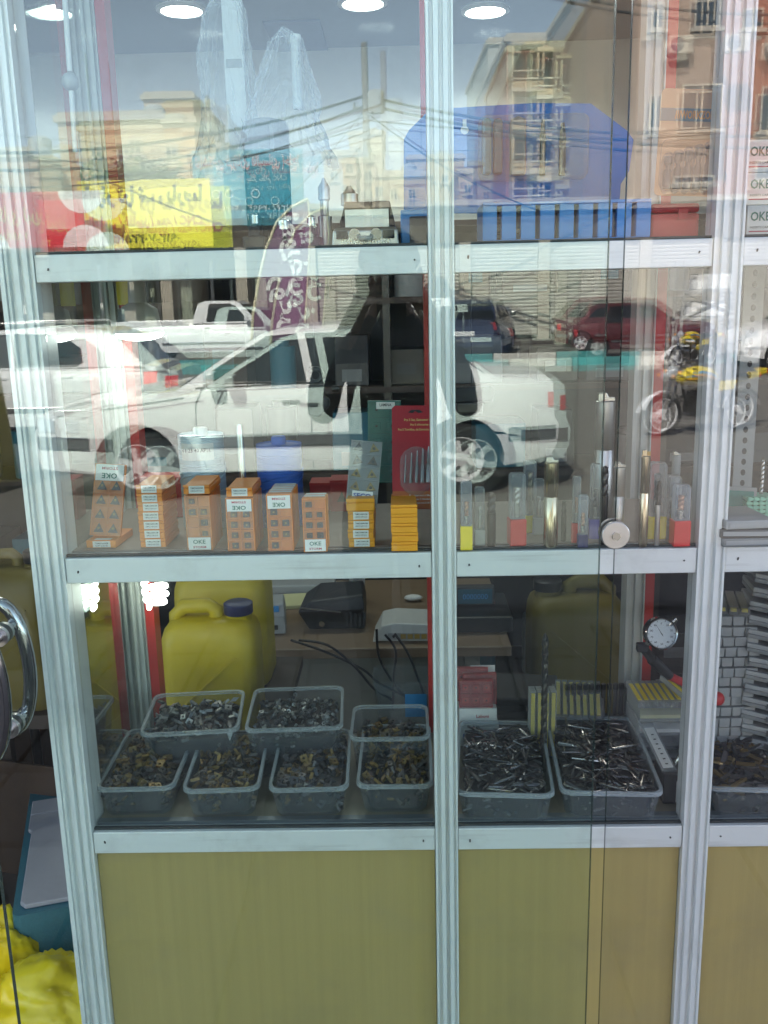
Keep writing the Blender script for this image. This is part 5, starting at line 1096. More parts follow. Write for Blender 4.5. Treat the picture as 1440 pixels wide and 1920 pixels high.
def heapbag(label, c, r, sc_, seed, m):
    t = thing('plastic_bag', label, 'plastic bag', c); b = MB(); n, mm = 72, 44; rings = []
    for j in range(mm+1):
        a = PI*j/mm; ring = []
        for i in range(n):
            p = 2*PI*i/n; v = Vector((math.sin(a)*math.cos(p), math.sin(a)*math.sin(p), math.cos(a)))
            f = 1+.22*noise.noise(v*1.6+Vector((seed, 0, 0)))+.13*noise.noise(Vector((v.x*5, v.y*5, v.z*2.2+seed)))+.055*abs(noise.noise(Vector((v.x*11+seed, v.y*11, v.z*5))))
            f += .07*abs(noise.noise(Vector((v.x*13+seed, v.y*26, v.z*10))))+.10*abs(noise.noise(Vector((v.x*7, v.y*3+seed, v.z*9))))-.05*abs(noise.noise(Vector((v.x*21, v.y*9+seed, v.z*24)))); z = r*sc_[2]*f*v.z; ring.append((r*sc_[0]*f*v.x, r*sc_[1]*f*v.y, z))
        rings.append(ring)
    rings = [[(p[2]/sc_[2]*sc_[0], p[1], max(p[0]/sc_[0]*sc_[2], -r*sc_[2]*.6)) for p in rg] for rg in rings]
    b.loft(rings, cap=False); o = b.build('film', m, t); o.data.polygons.foreach_set('use_smooth', [True]*len(o.data.polygons)); return t
q = onz(92, 1852, .20)
heapbag('large yellow plastic bag slumped in front of the teal machine case', (q.x, q.y, .13), .15, (1.05, .8, .85), 2.0, 'yellowbag')
q = onz(8, 1775, .22); heapbag('small knotted yellow plastic bag at the far left', (q.x-.01, q.y+.02, .15), .10, (.8, .7, 1.25), 5.0, 'yellowbag')
q = onz(60, 1925, .07); heapbag('pale yellow plastic bag lying lowest by the door edge', (q.x, q.y, .07), .12, (1.2, .6, .5), 9.0, 'bagwhite')
# cardboard carton behind, seen as brown walls
q = onz(30, 1500, .30)
t = thing('cardboard_box', 'open brown cardboard box behind the chrome door handle', 'cardboard box', (q.x-.06, q.y+.38, .021), math.radians(-14))
for (x0, x1, y0, y1) in ((-.25, .25, -.30, -.292), (-.25, .25, .292, .30), (-.25, -.242, -.2915, .2915), (.242, .25, -.2915, .2915)): MB().box(x0, x1, y0, y1, .004, .36).build('side', 'cardboard', t)
MB().box(-.25, .25, -.30, .30, 0, .0035).build('bottom', 'cardboard', t)
# dim yellow can and green bench vice column
yv = 1.0
a, b = at(-60, 1180, yv), at(78, 1180, yv); zt = at(20, 1045, yv).z; hj = .42
jerrycan('dim yellow jerrycan with dark cap behind the chrome door handle', ((a.x+b.x)/2, yv+.1, zt-hj), b.x-a.x, .2, hj, m='yellowcanshade', cap='black')
u = thing('can_stand', 'dark stand under the dim jerrycan in the doorway', 'stand', ((a.x+b.x)/2, yv+.1, .021)); MB().box(-.15, .15, -.12, .12, zt-hj-.06, zt-hj-.022).build('top_board', 'darkwood', u)
for sx in (-1, 1):
    for sy in (-1, 1): MB().box(sx*.12-.015, sx*.12+.015, sy*.09-.015, sy*.09+.015, 0, zt-hj-.0605).build('leg', 'darkwood', u)
yc = 1.30; q = at(57, 1300, yc)
t = thing('drill_stand', 'dark steel column with teal collars standing in the doorway', 'drill stand', (q.x, yc, .021))
zt = at(56, 1110, yc).z-.021; MB().cyl((0, 0, .04), (0, 0, zt), .014, 14).build('column', 'darkmetal', t, smooth=40)
zc = at(57, 1150, yc).z; MB().box(-.028, .028, -.03, .03, zc-.03, zc+.01).build('collar', 'tealmetal', t, bevel=.004)
zc = at(75, 1265, yc).z; MB().box(-.03, .11, -.05, .05, zc-.04, zc+.01).build('collar', 'tealmetal', t, bevel=.006); MB().box(-.05, .12, -.06, .06, zc-.12, zc-.06).build('table', 'tealcase', t, bevel=.006)
MB().box(-.10, .10, -.12, .12, 0, .0395).build('base', 'tealcase', t, bevel=.006)
# ------------------------------------------------------------------ the street behind the photographer, seen in the glass
mat('carwhite', (.78, .78, .78), .28, var=.03, coat=.6, scale=3); mat('carred', (.085, .009, .013), .28, var=.08, coat=.6); mat('carnavy', (.014, .022, .055), .25, var=.1, coat=.7)
mat('bumpergrey', (.10, .10, .105), .5); mat('taillamp', (.62, .012, .02), .2, coat=.5); mat('headlamp', (.62, .66, .68), .1, .4); mat('alloy', (.72, .72, .73), .35, .15); mat('amber', (.7, .28, .03), .3)
mat('beigestone', (.47, .37, .24), .85, var=.10, scale=1.2, bump=.2, dirt=.2); mat('pinkstone', (.42, .31, .23), .85, var=.1, scale=1.5); mat('palestone', (.46, .41, .33), .85, var=.08, scale=1.5); mat('greystone', (.36, .36, .34), .85, var=.1, scale=1.5)
mat('redbrick', (.30, .12, .075), .85, var=.15, scale=2); mat('brownstone', (.30, .22, .17), .85, var=.12, scale=1.4); mat('olivewall', (.24, .22, .16), .85, var=.12); mat('orangewall', (.48, .30, .15), .8)
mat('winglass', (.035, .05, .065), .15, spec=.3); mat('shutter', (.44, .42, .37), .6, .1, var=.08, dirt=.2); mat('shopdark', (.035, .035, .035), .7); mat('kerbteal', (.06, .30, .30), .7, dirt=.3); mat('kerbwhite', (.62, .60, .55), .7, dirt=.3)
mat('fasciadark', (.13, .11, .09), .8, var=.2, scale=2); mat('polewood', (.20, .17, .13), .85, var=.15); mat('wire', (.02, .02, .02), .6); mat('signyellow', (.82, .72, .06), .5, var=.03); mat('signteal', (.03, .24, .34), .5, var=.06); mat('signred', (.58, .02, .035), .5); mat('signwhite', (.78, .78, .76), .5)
mat('flagpurple', (.20, .085, .165), .6, var=.08); mat('flagcream', (.75, .68, .45), .6); mat('foliage', (.06, .10, .03), .7, var=.35, scale=6); mat('motoyellow', (.75, .58, .02), .25, coat=.6); mat('seatblack', (.02, .02, .022), .55); mat('aboardyellow', (.72, .66, .28), .6, var=.05)
MED = thing('median', None, None); MED['kind'] = 'structure'
MB().box(-60, 60, -20.9, -19.97, -.2, .17).build('median_bed', 'pavement', MED)
ka = {}
for i in range(-14, 16):
    k = 'kerbteal' if i % 2 else 'kerbwhite'
    if k not in ka: o = MB().box(-.68, .68, 0, .16, -.1, .30).build('kerb_block', k, MED, bevel=.02); ka[k] = o.data
    else: o = link('kerb_block', ka[k], MED)
    o.location = (i*1.4+.3, -19.96, rnd.uniform(-.01, .01))
struct(MB().box(-80, 80, -32, -28.0, -.2, .12).build('far_pavement', 'pavement'))

def car(name, label, cat, loc, rz, paint, sp, group=None):
    root = thing(name, label, cat, loc, rz, group); L2 = sp['L']/2; hw = sp['W']/2; wf, wr, R_, ar = sp['wf'], sp['wr'], sp['R'], sp['ar']; sill = sp['sill']
    def arch(cx):
        a0 = math.asin(max(-1, min(1, (sill-R_)/ar))); return [(cx+ar*math.cos(a), R_+ar*math.sin(a)) for a in [PI-a0-(PI-2*a0)*k/12 for k in range(13)]]
    out = [(-L2+.03, sill+.06)] + [(wr-ar-.02, sill)] + arch(wr) + arch(wf) + [(wf+ar+.02, sill)] + sp['top']
    def yb(x, z):
        f = 1-.11*max(0, (z-.52)/.45)**2-.05*max(0, (.5-z)/.3)**2; e = max(0, (abs(x)-(L2-.55))/.55); return hw*f*(1-.16*e*e)
    b = MB(); b.prism(out, -1, 1, 'y'); me = bpy.data.meshes.new('body'); me.from_pydata(b.v, [], b.f); bm = bmesh.new(); bm.from_mesh(me); bmesh.ops.recalc_face_normals(bm, faces=bm.faces)
    bmesh.ops.triangulate(bm, faces=[f for f in bm.faces if len(f.verts) > 4])
    for ax, vals in ((2, (.36, .48, .60, .70, .80, .90)), (0, [-L2+.15, -L2+.35, -L2+.55, L2-.55, L2-.35, L2-.15, -.6, 0, .6])):
        for v in vals:
            co = [0, 0, 0]; no = [0, 0, 0]; co[ax] = v; no[ax] = 1
            bmesh.ops.bisect_plane(bm, geom=bm.verts[:]+bm.edges[:]+bm.faces[:], plane_co=co, plane_no=no)
    for v in (-.5, 0, .5): bmesh.ops.bisect_plane(bm, geom=bm.verts[:]+bm.edges[:]+bm.faces[:], plane_co=(0, v, 0), plane_no=(0, 1, 0))
    for v in bm.verts:
        u = v.co.y; v.co.y = u*yb(v.co.x, v.co.z)
        if v.co.z > .7: v.co.z += .018*(1-u*u)
    bm.to_mesh(me); bm.free(); me.materials.append(MATS[paint]); me.polygons.foreach_set('use_smooth', [True]*len(me.polygons)); me.set_sharp_from_angle(angle=math.radians(38)); link('body', me, root, bevel=.018)
    g = sp['cab']; z0 = min(z for _, z in g); z1 = max(z for _, z in g); cb, ct = sp['cw']
    def gy(z): return cb+(ct-cb)*(z-z0)/(z1-z0)
    n = len(g); v = [(x, gy(z), z) for x, z in g]+[(x, -gy(z), z) for x, z in g]
    MB().add(v, [tuple(range(n)), tuple(range(2*n-1, n-1, -1))]+[(i, i+n, (i+1) % n+n, (i+1) % n) for i in range(n)]).build('cabin', paint, root, smooth=25, bevel=.022)
    for s in (-1, 1):
        for pl in sp['win']:
            m_ = MB(); r1 = [(x, s*(gy(z)-.01), z) for x, z in pl]; r2 = [(x, s*(gy(z)+.006), z) for x, z in pl]; m_.loft([r1, r2]); wd = m_.build('window', 'carglass', root)
            MB().tube([(x, s*(gy(z)+.008), z) for x, z in pl], .010, 5, closed=True).build('window_seal', 'black', wd)
        for pl in sp['seam']:
            MB().tube([(x, s*(yb(x, z)*1.0+.001), z) for x, z in pl], .008, 4).build('door_seam', 'bumpergrey', root)
        for (x, z) in sp['handle']: MB().box(x-.075, x+.075, s*yb(x, z)-.016, s*yb(x, z)+.016, z-.016, z+.016).build('door_handle', sp.get('hm', paint), root, bevel=.008)
        x0, x1, zm, hm = sp['mould']
        for (xa, xb) in ((wr+ar+.02, wf-ar-.02), (-L2+.03, wr-ar-.03), (wf+ar+.03, L2-.03)):
            pts = [xa+(xb-xa)*k/6 for k in range(7)]
            m_ = MB(); m_.loft([[(x, s*(yb(x, zm)-.01), zm-hm), (x, s*(yb(x, zm)+.014), zm-hm*.8), (x, s*(yb(x, zm)+.014), zm+hm*.8), (x, s*(yb(x, zm)-.01), zm+hm)] for x in pts]); mo = m_.build('side_moulding', 'bumpergrey', root)
            m_ = MB(); m_.tube([(x, s*(yb(x, zm)+.015), zm+hm*.9) for x in pts], .007, 5); m_.build('chrome_line', 'chrome', mo)
        mx, mz = sp['mirror']
        m_ = MB(); m_.loft([[(mx-.05+q[0], s*(cb+.03+.16*k), mz+q[1]) for q in ((0, -.05), (.10, -.05), (.08, .06), (0, .07))] for k in (0, .5, 1)]); mo = m_.build('wing_mirror', paint, root, bevel=.02); MB().box(mx-.052, mx-.0505, s*(cb+.11)-.065, s*(cb+.11)+.065, mz-.04, mz+.055).build('mirror_glass', 'chrome', mo)
        for w in (wf, wr):
            wt = thing('wheel', None, None, (w, s*(hw-.105), R_)); wt.parent = root
            Mw = Matrix.Rotation(-s*PI/2, 4, 'X')
            m_ = MB(); m_.lathe([(R_*.62, -.09), (R_*.94, -.092), (R_, -.07), (R_, .07), (R_*.94, .092), (R_*.64, .088), (R_*.63, .05)], 36, M=Mw, cap=False); m_.build('tyre', 'rubber', wt, smooth=40)
            m_ = MB(); m_.lathe([(R_*.64, .086), (R_*.61, .088), (R_*.585, .060), (R_*.57, -.02)], 36, M=Mw, cap=False); m_.lathe([(R_*.60, -.025), (.02, -.02)], 30, M=Mw)
            m_.lathe([(R_*.21, .02), (R_*.20, .074), (R_*.10, .080), (.004, .080)], 24, M=Mw, cap=False)
            for k in range(6):
                a = 2*PI*k/6+.3; c, s_ = math.cos(a), math.sin(a); wa, wb = R_*.085, R_*.13
                q = []
                for rr, hh, ww in ((R_*.17, .076, wa), (R_*.40, .070, wa*1.05), (R_*.595, .072, wb)):
                    q.append([(rr*c-ww*s_, rr*s_+ww*c, hh-.03), (rr*c+ww*s_, rr*s_-ww*c, hh-.03), (rr*c+ww*.8*s_, rr*s_-ww*.8*c, hh), (rr*c-ww*.8*s_, rr*s_+ww*.8*c, hh)])
                m_.loft(q, M=Mw)
            m_.build('rim', 'alloy', wt, smooth=35)
        MB().cyl((wf, s*(hw-.25), R_), (wf, s*(hw-.02) - s*.20, R_), ar*.97, 20).build('wheel_well', 'black', root); MB().cyl((wr, s*(hw-.25), R_), (wr, s*(hw-.02)-s*.20, R_), ar*.97, 20).build('wheel_well', 'black', root)
        for nm_, m2, (xx, zz, dx, dz, yy) in (('headlight', 'headlamp', sp['head']), ('taillight', 'taillamp', sp['tail'])):
            pts = [(xx-dx/2, zz-dz/2), (xx+dx/2, zz-dz/2), (xx+dx/2, zz+dz/2), (xx-dx/2, zz+dz/2)]
            m_ = MB(); y_o = yb(xx, zz)
            m_.loft([[(x, s*(yb(x, z)-yy), z) for x, z in pts], [(x, s*(yb(x, z)+.008), z) for x, z in pts]]); m_.build(nm_, m2, root, bevel=.012)
    for (xa, za, xb, zb), nm_ in ((sp['ws'], 'windscreen'), (sp['rs'], 'rear_window')):
        dx, dz = xb-xa, zb-za; Ln = math.hypot(dx, dz); nx, nz_ = (dz/Ln, -dx/Ln); 
        if nz_ < 0: nx, nz_ = -nx, -nz_
        def q(t, o, e): z = za+dz*t; return [(xa+dx*t+nx*o, y*(gy(z)-e), z+nz_*o) for y in (-1, 1)]
        a1, a2 = q(.06, .008, .05), q(.93, .008, .06); c1, c2 = q(.06, -.02, .05), q(.93, -.02, .06)
        MB().loft([[a1[0], a1[1], a2[1], a2[0]], [c1[0], c1[1], c2[1], c2[0]]]).build(nm_, 'carglass', root)
    for e in (-1, 1):
        x = e*L2; zb_ = sp['bump']
        m_ = MB(); N_ = 9; m_.loft([[(x*1.0-e*(.03+.13*(abs(k)/4)**3)+e*o, yb(x, zb_)*k/4*1.03, zb_+z) for o, z in ((-.04, -.05), (.03, -.045), (.03, .045), (-.04, .05))] for k in range(-4, 5)]); m_.build('bumper_strip', 'bumpergrey', root)
    MB().box(-L2-.012, -L2+.03, -.26, .26, sp['bump']+.10, sp['bump']+.21).build('number_plate', 'white', root); MB().box(L2-.03, L2+.012, -.26, .26, sp['bump']-.10, sp['bump']+.01).build('number_plate', 'white', root)
    if sp.get('rails'):
        for s in (-1, 1): MB().tube([(sp['rails'][0], s*(ct-.06), z1-.02), (sp['rails'][0]+.06, s*(ct-.06), z1+.05), (sp['rails'][1]-.06, s*(ct-.06), z1+.05), (sp['rails'][1], s*(ct-.06), z1-.02)], .016, 8).build('roof_rail', 'brushed', root, smooth=50)
    return root
SEDAN = dict(L=4.36, W=1.70, wf=1.31, wr=-1.36, R=.295, ar=.355, sill=.24, bump=.50,
    top=[(2.15, .28), (2.18, .44), (2.165, .60), (2.11, .66), (2.06, .75), (1.5, .85), (1.0, .905), (.80, .925), (-1.32, .955), (-1.5, .985), (-2.06, .965), (-2.13, .90), (-2.14, .62), (-2.18, .56), (-2.17, .40), (-2.12, .31)],
    cab=[(.98, .90), (.62, 1.13), (.26, 1.345), (.10, 1.385), (-.35, 1.405), (-.85, 1.385), (-1.02, 1.35), (-1.35, 1.13), (-1.62, .94)], cw=(.775, .575),
    win=[[(.62, .96), (.70, 1.03), (.22, 1.315), (-.02, 1.335), (-.10, .96)], [(-.18, .96), (-.10, 1.335), (-.62, 1.335), (-.80, 1.315), (-.86, .97)], [(-.93, .97), (-.87, 1.30), (-1.0, 1.27), (-1.33, .985)]],
    seam=[[(.74, .93), (.80, .80), (.80, .55), (.74, .26)], [(-.14, .95), (-.14, .6), (-.14, .26)], [(-.92, .96), (-.98, .78), (-.98, .62)], [(.8, .925), (0, .945), (-1.3, .965)], [(1.95, .72), (1.5, .78), (.9, .85)]],
    handle=[(.02, .80), (-.80, .81)], hm='bumpergrey', mould=(0, 0, .50, .055), mirror=(.66, 1.0), head=(2.06, .645, .17, .12, .05), tail=(-2.11, .76, .055, .13, .05), ws=(.98, .90, .26, 1.345), rs=(-1.62, .94, -1.02, 1.35))
hx0 = mir(285, 880, 6.6).x; hx1 = mir(886, 872, 6.6).x
car('white_sedan', 'white four door saloon with dark side strip parked at the kerb, mirrored in the window', 'car', ((hx0+hx1)/2+.025, -7.32, .0), PI, 'carwhite', SEDAN)
HATCH = dict(L=4.0, W=1.70, wf=1.25, wr=-1.25, R=.30, ar=.36, sill=.25, bump=.48,
    top=[(1.97, .30), (2.0, .48), (1.97, .62), (1.88, .75), (1.3, .92), (1.0, .97), (-1.7, 1.0), (-1.93, .95), (-1.97, .62), (-2.0, .52), (-1.98, .36)],
    cab=[(1.15, .94), (.5, 1.36), (.30, 1.43), (-.5, 1.475), (-1.25, 1.43), (-1.42, 1.36), (-1.82, .96)], cw=(.78, .60),
    win=[[(.70, 1.0), (.40, 1.30), (.22, 1.375), (-.10, 1.39), (-.12, 1.0)], [(-.19, 1.0), (-.17, 1.39), (-.75, 1.37), (-1.0, 1.20), (-1.02, 1.04), (-.95, 1.0)]],
    seam=[[(.80, .95), (.84, .6), (.8, .27)], [(-.15, .97), (-.15, .27)], [(-.98, .98), (-.90, .65)], [(-1.35, .97), (-1.2, 1.3)]],
    handle=[(.0, .85), (-.82, .86)], mould=(0, 0, .46, .03), mirror=(.72, 1.04), head=(1.86, .74, .22, .13, .05), tail=(-1.86, .80, .16, .20, .05), ws=(1.15, .94, .5, 1.36), rs=(-1.82, .96, -1.42, 1.36), rails=(-1.1, .4))
xr = mir(338, 740, 9.7).x
car('white_hatchback', 'white hatchback with roof rails and red tail lamp behind the bonnet of the saloon', 'car', (xr-1.84, -10.5, 0), PI, 'carwhite', HATCH).scale = (.92, .94, .92)
emitter('taillit', (.8, .012, .02), .45)
for ch in bpy.data.objects['white_hatchback'].children:
    if ch.name.startswith('taillight'): ch.data.materials[0] = MATS['taillit']
H2 = dict(HATCH); H2.update(L=3.57, wf=1.18, wr=-1.12, top=[(1.76, .30), (1.785, .5), (1.76, .68), (1.6, .76), (.9, .88), (.8, .90), (-1.6, .92), (-1.74, .88), (-1.76, .6), (-1.785, .5), (-1.76, .34)], W=1.60, rails=None,
    cab=[(.95, .87), (.35, 1.35), (.2, 1.40), (-.5, 1.44), (-1.1, 1.42), (-1.25, 1.36), (-1.66, .90)], cw=(.74, .58), win=[[(.60, .93), (.28, 1.28), (.12, 1.34), (-.16, 1.36), (-.18, .93)], [(-.25, .93), (-.23, 1.36), (-.8, 1.34), (-.92, .93)], [(-1.0, .94), (-.9, 1.32), (-1.15, 1.28), (-1.48, .95)]],
    seam=[[(.72, .9), (.72, .3)], [(-.21, .9), (-.21, .27)]], handle=[(-.05, .80), (-.8, .8)], head=(1.70, .64, .10, .13, .05), tail=(-1.68, .68, .10, .18, .05), ws=(.95, .87, .35, 1.35), rs=(-1.66, .90, -1.25, 1.36), mirror=(.6, .96), R=.27, ar=.33)
w0, w1 = mir(1113, 657, 23.6).x, mir(1300, 650, 23.6).x
car('red_hatchback', 'dark red small hatchback parked before the beige roller shutters across the street', 'car', ((w0+w1)/2, -24.4, .004), math.radians(4), 'carred', H2)
H3 = dict(HATCH); H3.update(rails=None)
q = mir(945, 640, 21.6); car('navy_hatchback', 'dark navy hatchback seen from its rear beside the median kerb, mirrored right of the mullion', 'car', (q.x, -24.2, .004), -PI/2+.25, 'carnavy', H3)
P4 = dict(SEDAN); P4.update(L=4.7, wf=1.45, wr=-1.40, R=.33, ar=.39, sill=.34, top=[(2.3, .38), (2.35, .55), (2.32, .80), (2.2, .92), (1.5, 1.02), (1.3, 1.04), (-.30, 1.06), (-.32, .96), (-2.28, .96), (-2.33, .9), (-2.34, .6), (-2.3, .42)],
    cab=[(1.45, 1.0), (.95, 1.50), (.8, 1.56), (.1, 1.57), (-.1, 1.50), (-.25, 1.02)], cw=(.78, .62), win=[[(1.15, 1.08), (.85, 1.43), (.70, 1.49), (.2, 1.49), (.12, 1.08)]], seam=[[(1.2, 1.0), (1.15, .36)], [(.02, 1.02), (.02, .36)], [(-.32, .95), (-.32, .4)]], handle=[(.15, .92)], mould=(0, 0, .55, .03), mirror=(1.15, 1.12), head=(2.26, .76, .12, .16, .05), tail=(-2.30, .78, .07, .22, .05), ws=(1.45, 1.0, .95, 1.5), rs=(-.25, 1.02, -.1, 1.5), bump=.55)
q = mir(240, 650, 22.2); t = car('white_pickup', 'white pickup truck with long bed parked before the dark shops across the street', 'truck', (q.x+2.35, -23.1, .004), .04, 'carwhite', P4)
b = MB(); b.box(-2.28, -.40, -.70, -.66, .97, 1.10); b.box(-2.28, -.40, .66, .70, .97, 1.10); b.box(-2.30, -2.26, -.659, .659, .97, 1.10); b.build('bed_wall', 'carwhite', t, bevel=.01)
q = mir(1345, 600, 17.5); car('white_estate', 'white car half cut off at the right edge of the mirrored street', 'car', (q.x+2.5, -18.4, 0), PI, 'carwhite', HATCH)
# white roof sign
a, b = mir(783, 572, 17), mir(880, 585, 17); t = thing('roof_sign', 'long white roof sign with black letters above the parked cars', 'sign', ((a.x+b.x)/2, -17.2, (a.z+b.z)/2)); w = abs(b.x-a.x)
MB().loft([rrect(w, .20, .08, -.075), rrect(w*.96, .16, .07, .075)]).build('sign_box', 'signwhite', t, smooth=30); lettering('DUST', .09, 'inkblack', t, (0, .105, 0), rot=(PI/2, 0, PI), width=w*.55, bold=.02)
for s in (-1, 1): MB().cyl((s*w*.4, 0, -.0755), (s*w*.4, 0, -t.location.z+.004), .02, 8).build('post', 'brushed', t)

# motorcycle
def moto(label, loc, rz):
    t = thing('motorcycle', label, 'motorcycle', loc, rz); Rw = .285
    for x in (.62, -.62):
        w = thing('wheel', None, None, (x, 0, Rw)); w.parent = t; M = Matrix.Rotation(PI/2, 4, 'X')
        MB().tube([((Rw-.035)*math.cos(a), 0, (Rw-.035)*math.sin(a)) for a in [2*PI*k/32 for k in range(32)]], .035, 8, closed=True).build('tyre', 'rubber', w, smooth=60)
        MB().tube([((Rw-.068)*math.cos(a), 0, (Rw-.068)*math.sin(a)) for a in [2*PI*k/32 for k in range(32)]], .018, 6, closed=True).build('rim', 'alloy', w, smooth=60)
        b = MB(); b.lathe([(.07, -.05), (.075, 0), (.07, .05)], 16, M=M)
        for k in range(16): a = 2*PI*k/16; b.cyl((.06*math.cos(a), .03*(-1)**k, .06*math.sin(a)), ((Rw-.07)*math.cos(a+.25), 0, (Rw-.07)*math.sin(a+.25)), .003, 4)
        b.build('hub_spokes', 'alloy', w)
        b = MB(); N_ = 14; A = [.25+2.4*k/N_ for k in range(N_+1)] if x > 0 else [.1+2.9*k/N_ for k in range(N_+1)]
        b.loft([[((Rw+.03)*math.cos(a)+x, yy, (Rw+.03)*math.sin(a)+Rw) for a in A] for yy in (-.055, .055)], closed=False, cap=False); b.build('mudguard', 'alloy', t, smooth=50)
    for s in (-1, 1):
        MB().tube([(.62, s*.075, Rw), (.50, s*.075, .62), (.42, s*.075, .90)], .018, 8).build('fork_leg', 'chrome', t, smooth=50); MB().cyl((-.62, s*.08, Rw+.02), (-.40, s*.09, .66), .020, 8).build('shock', 'chrome', t, smooth=50)
        MB().tube([(.40, 0, .93), (.42, s*.14, 1.0), (.36, s*.36, 1.0)], .012, 8).build('handlebar', 'chrome', t, smooth=50); MB().cyl((.36, s*.30, 1.0), (.33, s*.42, 1.0), .018, 8).build('grip', 'black', t)
        MB().tube([(.40, s*.26, 1.0), (.42, s*.30, 1.14)], .006, 6).build('mirror_stem', 'chrome', t); MB().sphere((.42, s*.31, 1.18), .05, 12, 8, (.3, 1, .8)).build('mirror', 'chrome', t, smooth=60); MB().sphere((.50, s*.16, .84), .032, 10, 7).build('indicator', 'amber', t, smooth=60)
    MB().sphere((.50, 0, .84), .09, 16, 10, (.8, 1, 1)).build('headlight', 'headlamp', t, smooth=60)
    b = MB(); st = [(.33, .05, .80, .05), (.28, .10, .80, .085), (.12, .13, .805, .11), (-.04, .125, .79, .10), (-.16, .09, .765, .07), (-.20, .06, .75, .04)]
    b.loft([[(x, yy*math.cos(a), z+zz*math.sin(a)) for a in [2*PI*k/14 for k in range(14)]] for x, yy, z, zz in st]); tk = b.build('tank', 'motoyellow', t, smooth=60)
    for s in (-1, 1):
        b = MB(); b.loft([[(x, s*(yy+.004), z+dz) for x, yy, z, dz in ((.26, .104, .80, .01+k), (.12, .131, .80, .02+k), (-.02, .127, .79, .0+k), (-.13, .100, .77, -.02+k))] for k in (0, .03)], closed=False, cap=False); b.build('blue_stripe', 'bluelabel', tk)
        b = MB(); b.loft([[(x, s*(yy+.004), z+dz) for x, yy, z, dz in ((.26, .104, .80, -.025+k), (.12, .131, .80, -.015+k), (-.02, .127, .79, -.035+k), (-.13, .100, .77, -.05+k))] for k in (0, .022)], closed=False, cap=False); b.build('orange_stripe', 'orangebright', tk)
        MB().prism([(-.18, .56), (-.42, .58), (-.46, .70), (-.20, .70)], s*.085, s*.115, 'y').build('side_cover', 'motoyellow', t, bevel=.01)
    MB().loft([rrect(.62, .22, .08, .74, cx=-.50), rrect(.66, .25, .09, .79, cx=-.50), rrect(.56, .18, .08, .84, cx=-.50)]).build('seat', 'seatblack', t, smooth=40)
    MB().prism([(-.66, .70), (-.98, .76), (-.98, .84), (-.80, .82), (-.66, .74)], -.09, .09, 'y').build('tail_cowl', 'motoyellow', t, bevel=.02); MB().box(-1.02, -.981, -.07, .07, .76, .83).build('taillight', 'taillamp', t)
    b = MB(); b.box(-.14, .22, -.13, .13, .28, .50)
    for k in range(6): b.box(-.02, .20, -.10, .10, .505+k*.024, .520+k*.024)
    b.build('engine', 'darkmetal', t, bevel=.01); MB().tube([(.38, 0, .84), (.28, 0, .45), (.10, 0, .26), (-.30, 0, .28), (-.34, 0, .70), (.34, 0, .74)], .020, 8).build('frame', 'black', t, smooth=40)
    MB().tube([(.16, .09, .55), (.30, .12, .46), (.28, .14, .26), (0, .15, .22), (-.35, .16, .26), (-.90, .17, .36)], [.02, .02, .02, .022, .036, .04], 10).build('exhaust', 'chrome', t, smooth=50)
    MB().tube([(-.05, -.16, .22), (-.1, -.3, .02)], .012, 6).build('side_stand', 'black', t)
    return t
q = mir(1222, 815, 9.87); moto('motorcycle with yellow tank and spoked wheels standing on the road, mirrored at the right', (q.x+.46, -9.7, 0), PI-.35).scale = (.85, .85, .85)
q = mir(1300, 625, 18.0); moto('second motorcycle with yellow tank standing farther back by the median, mirrored at the right', (q.x+.1, -18.6, 0), PI-.6).scale = (.85, .85, .85)

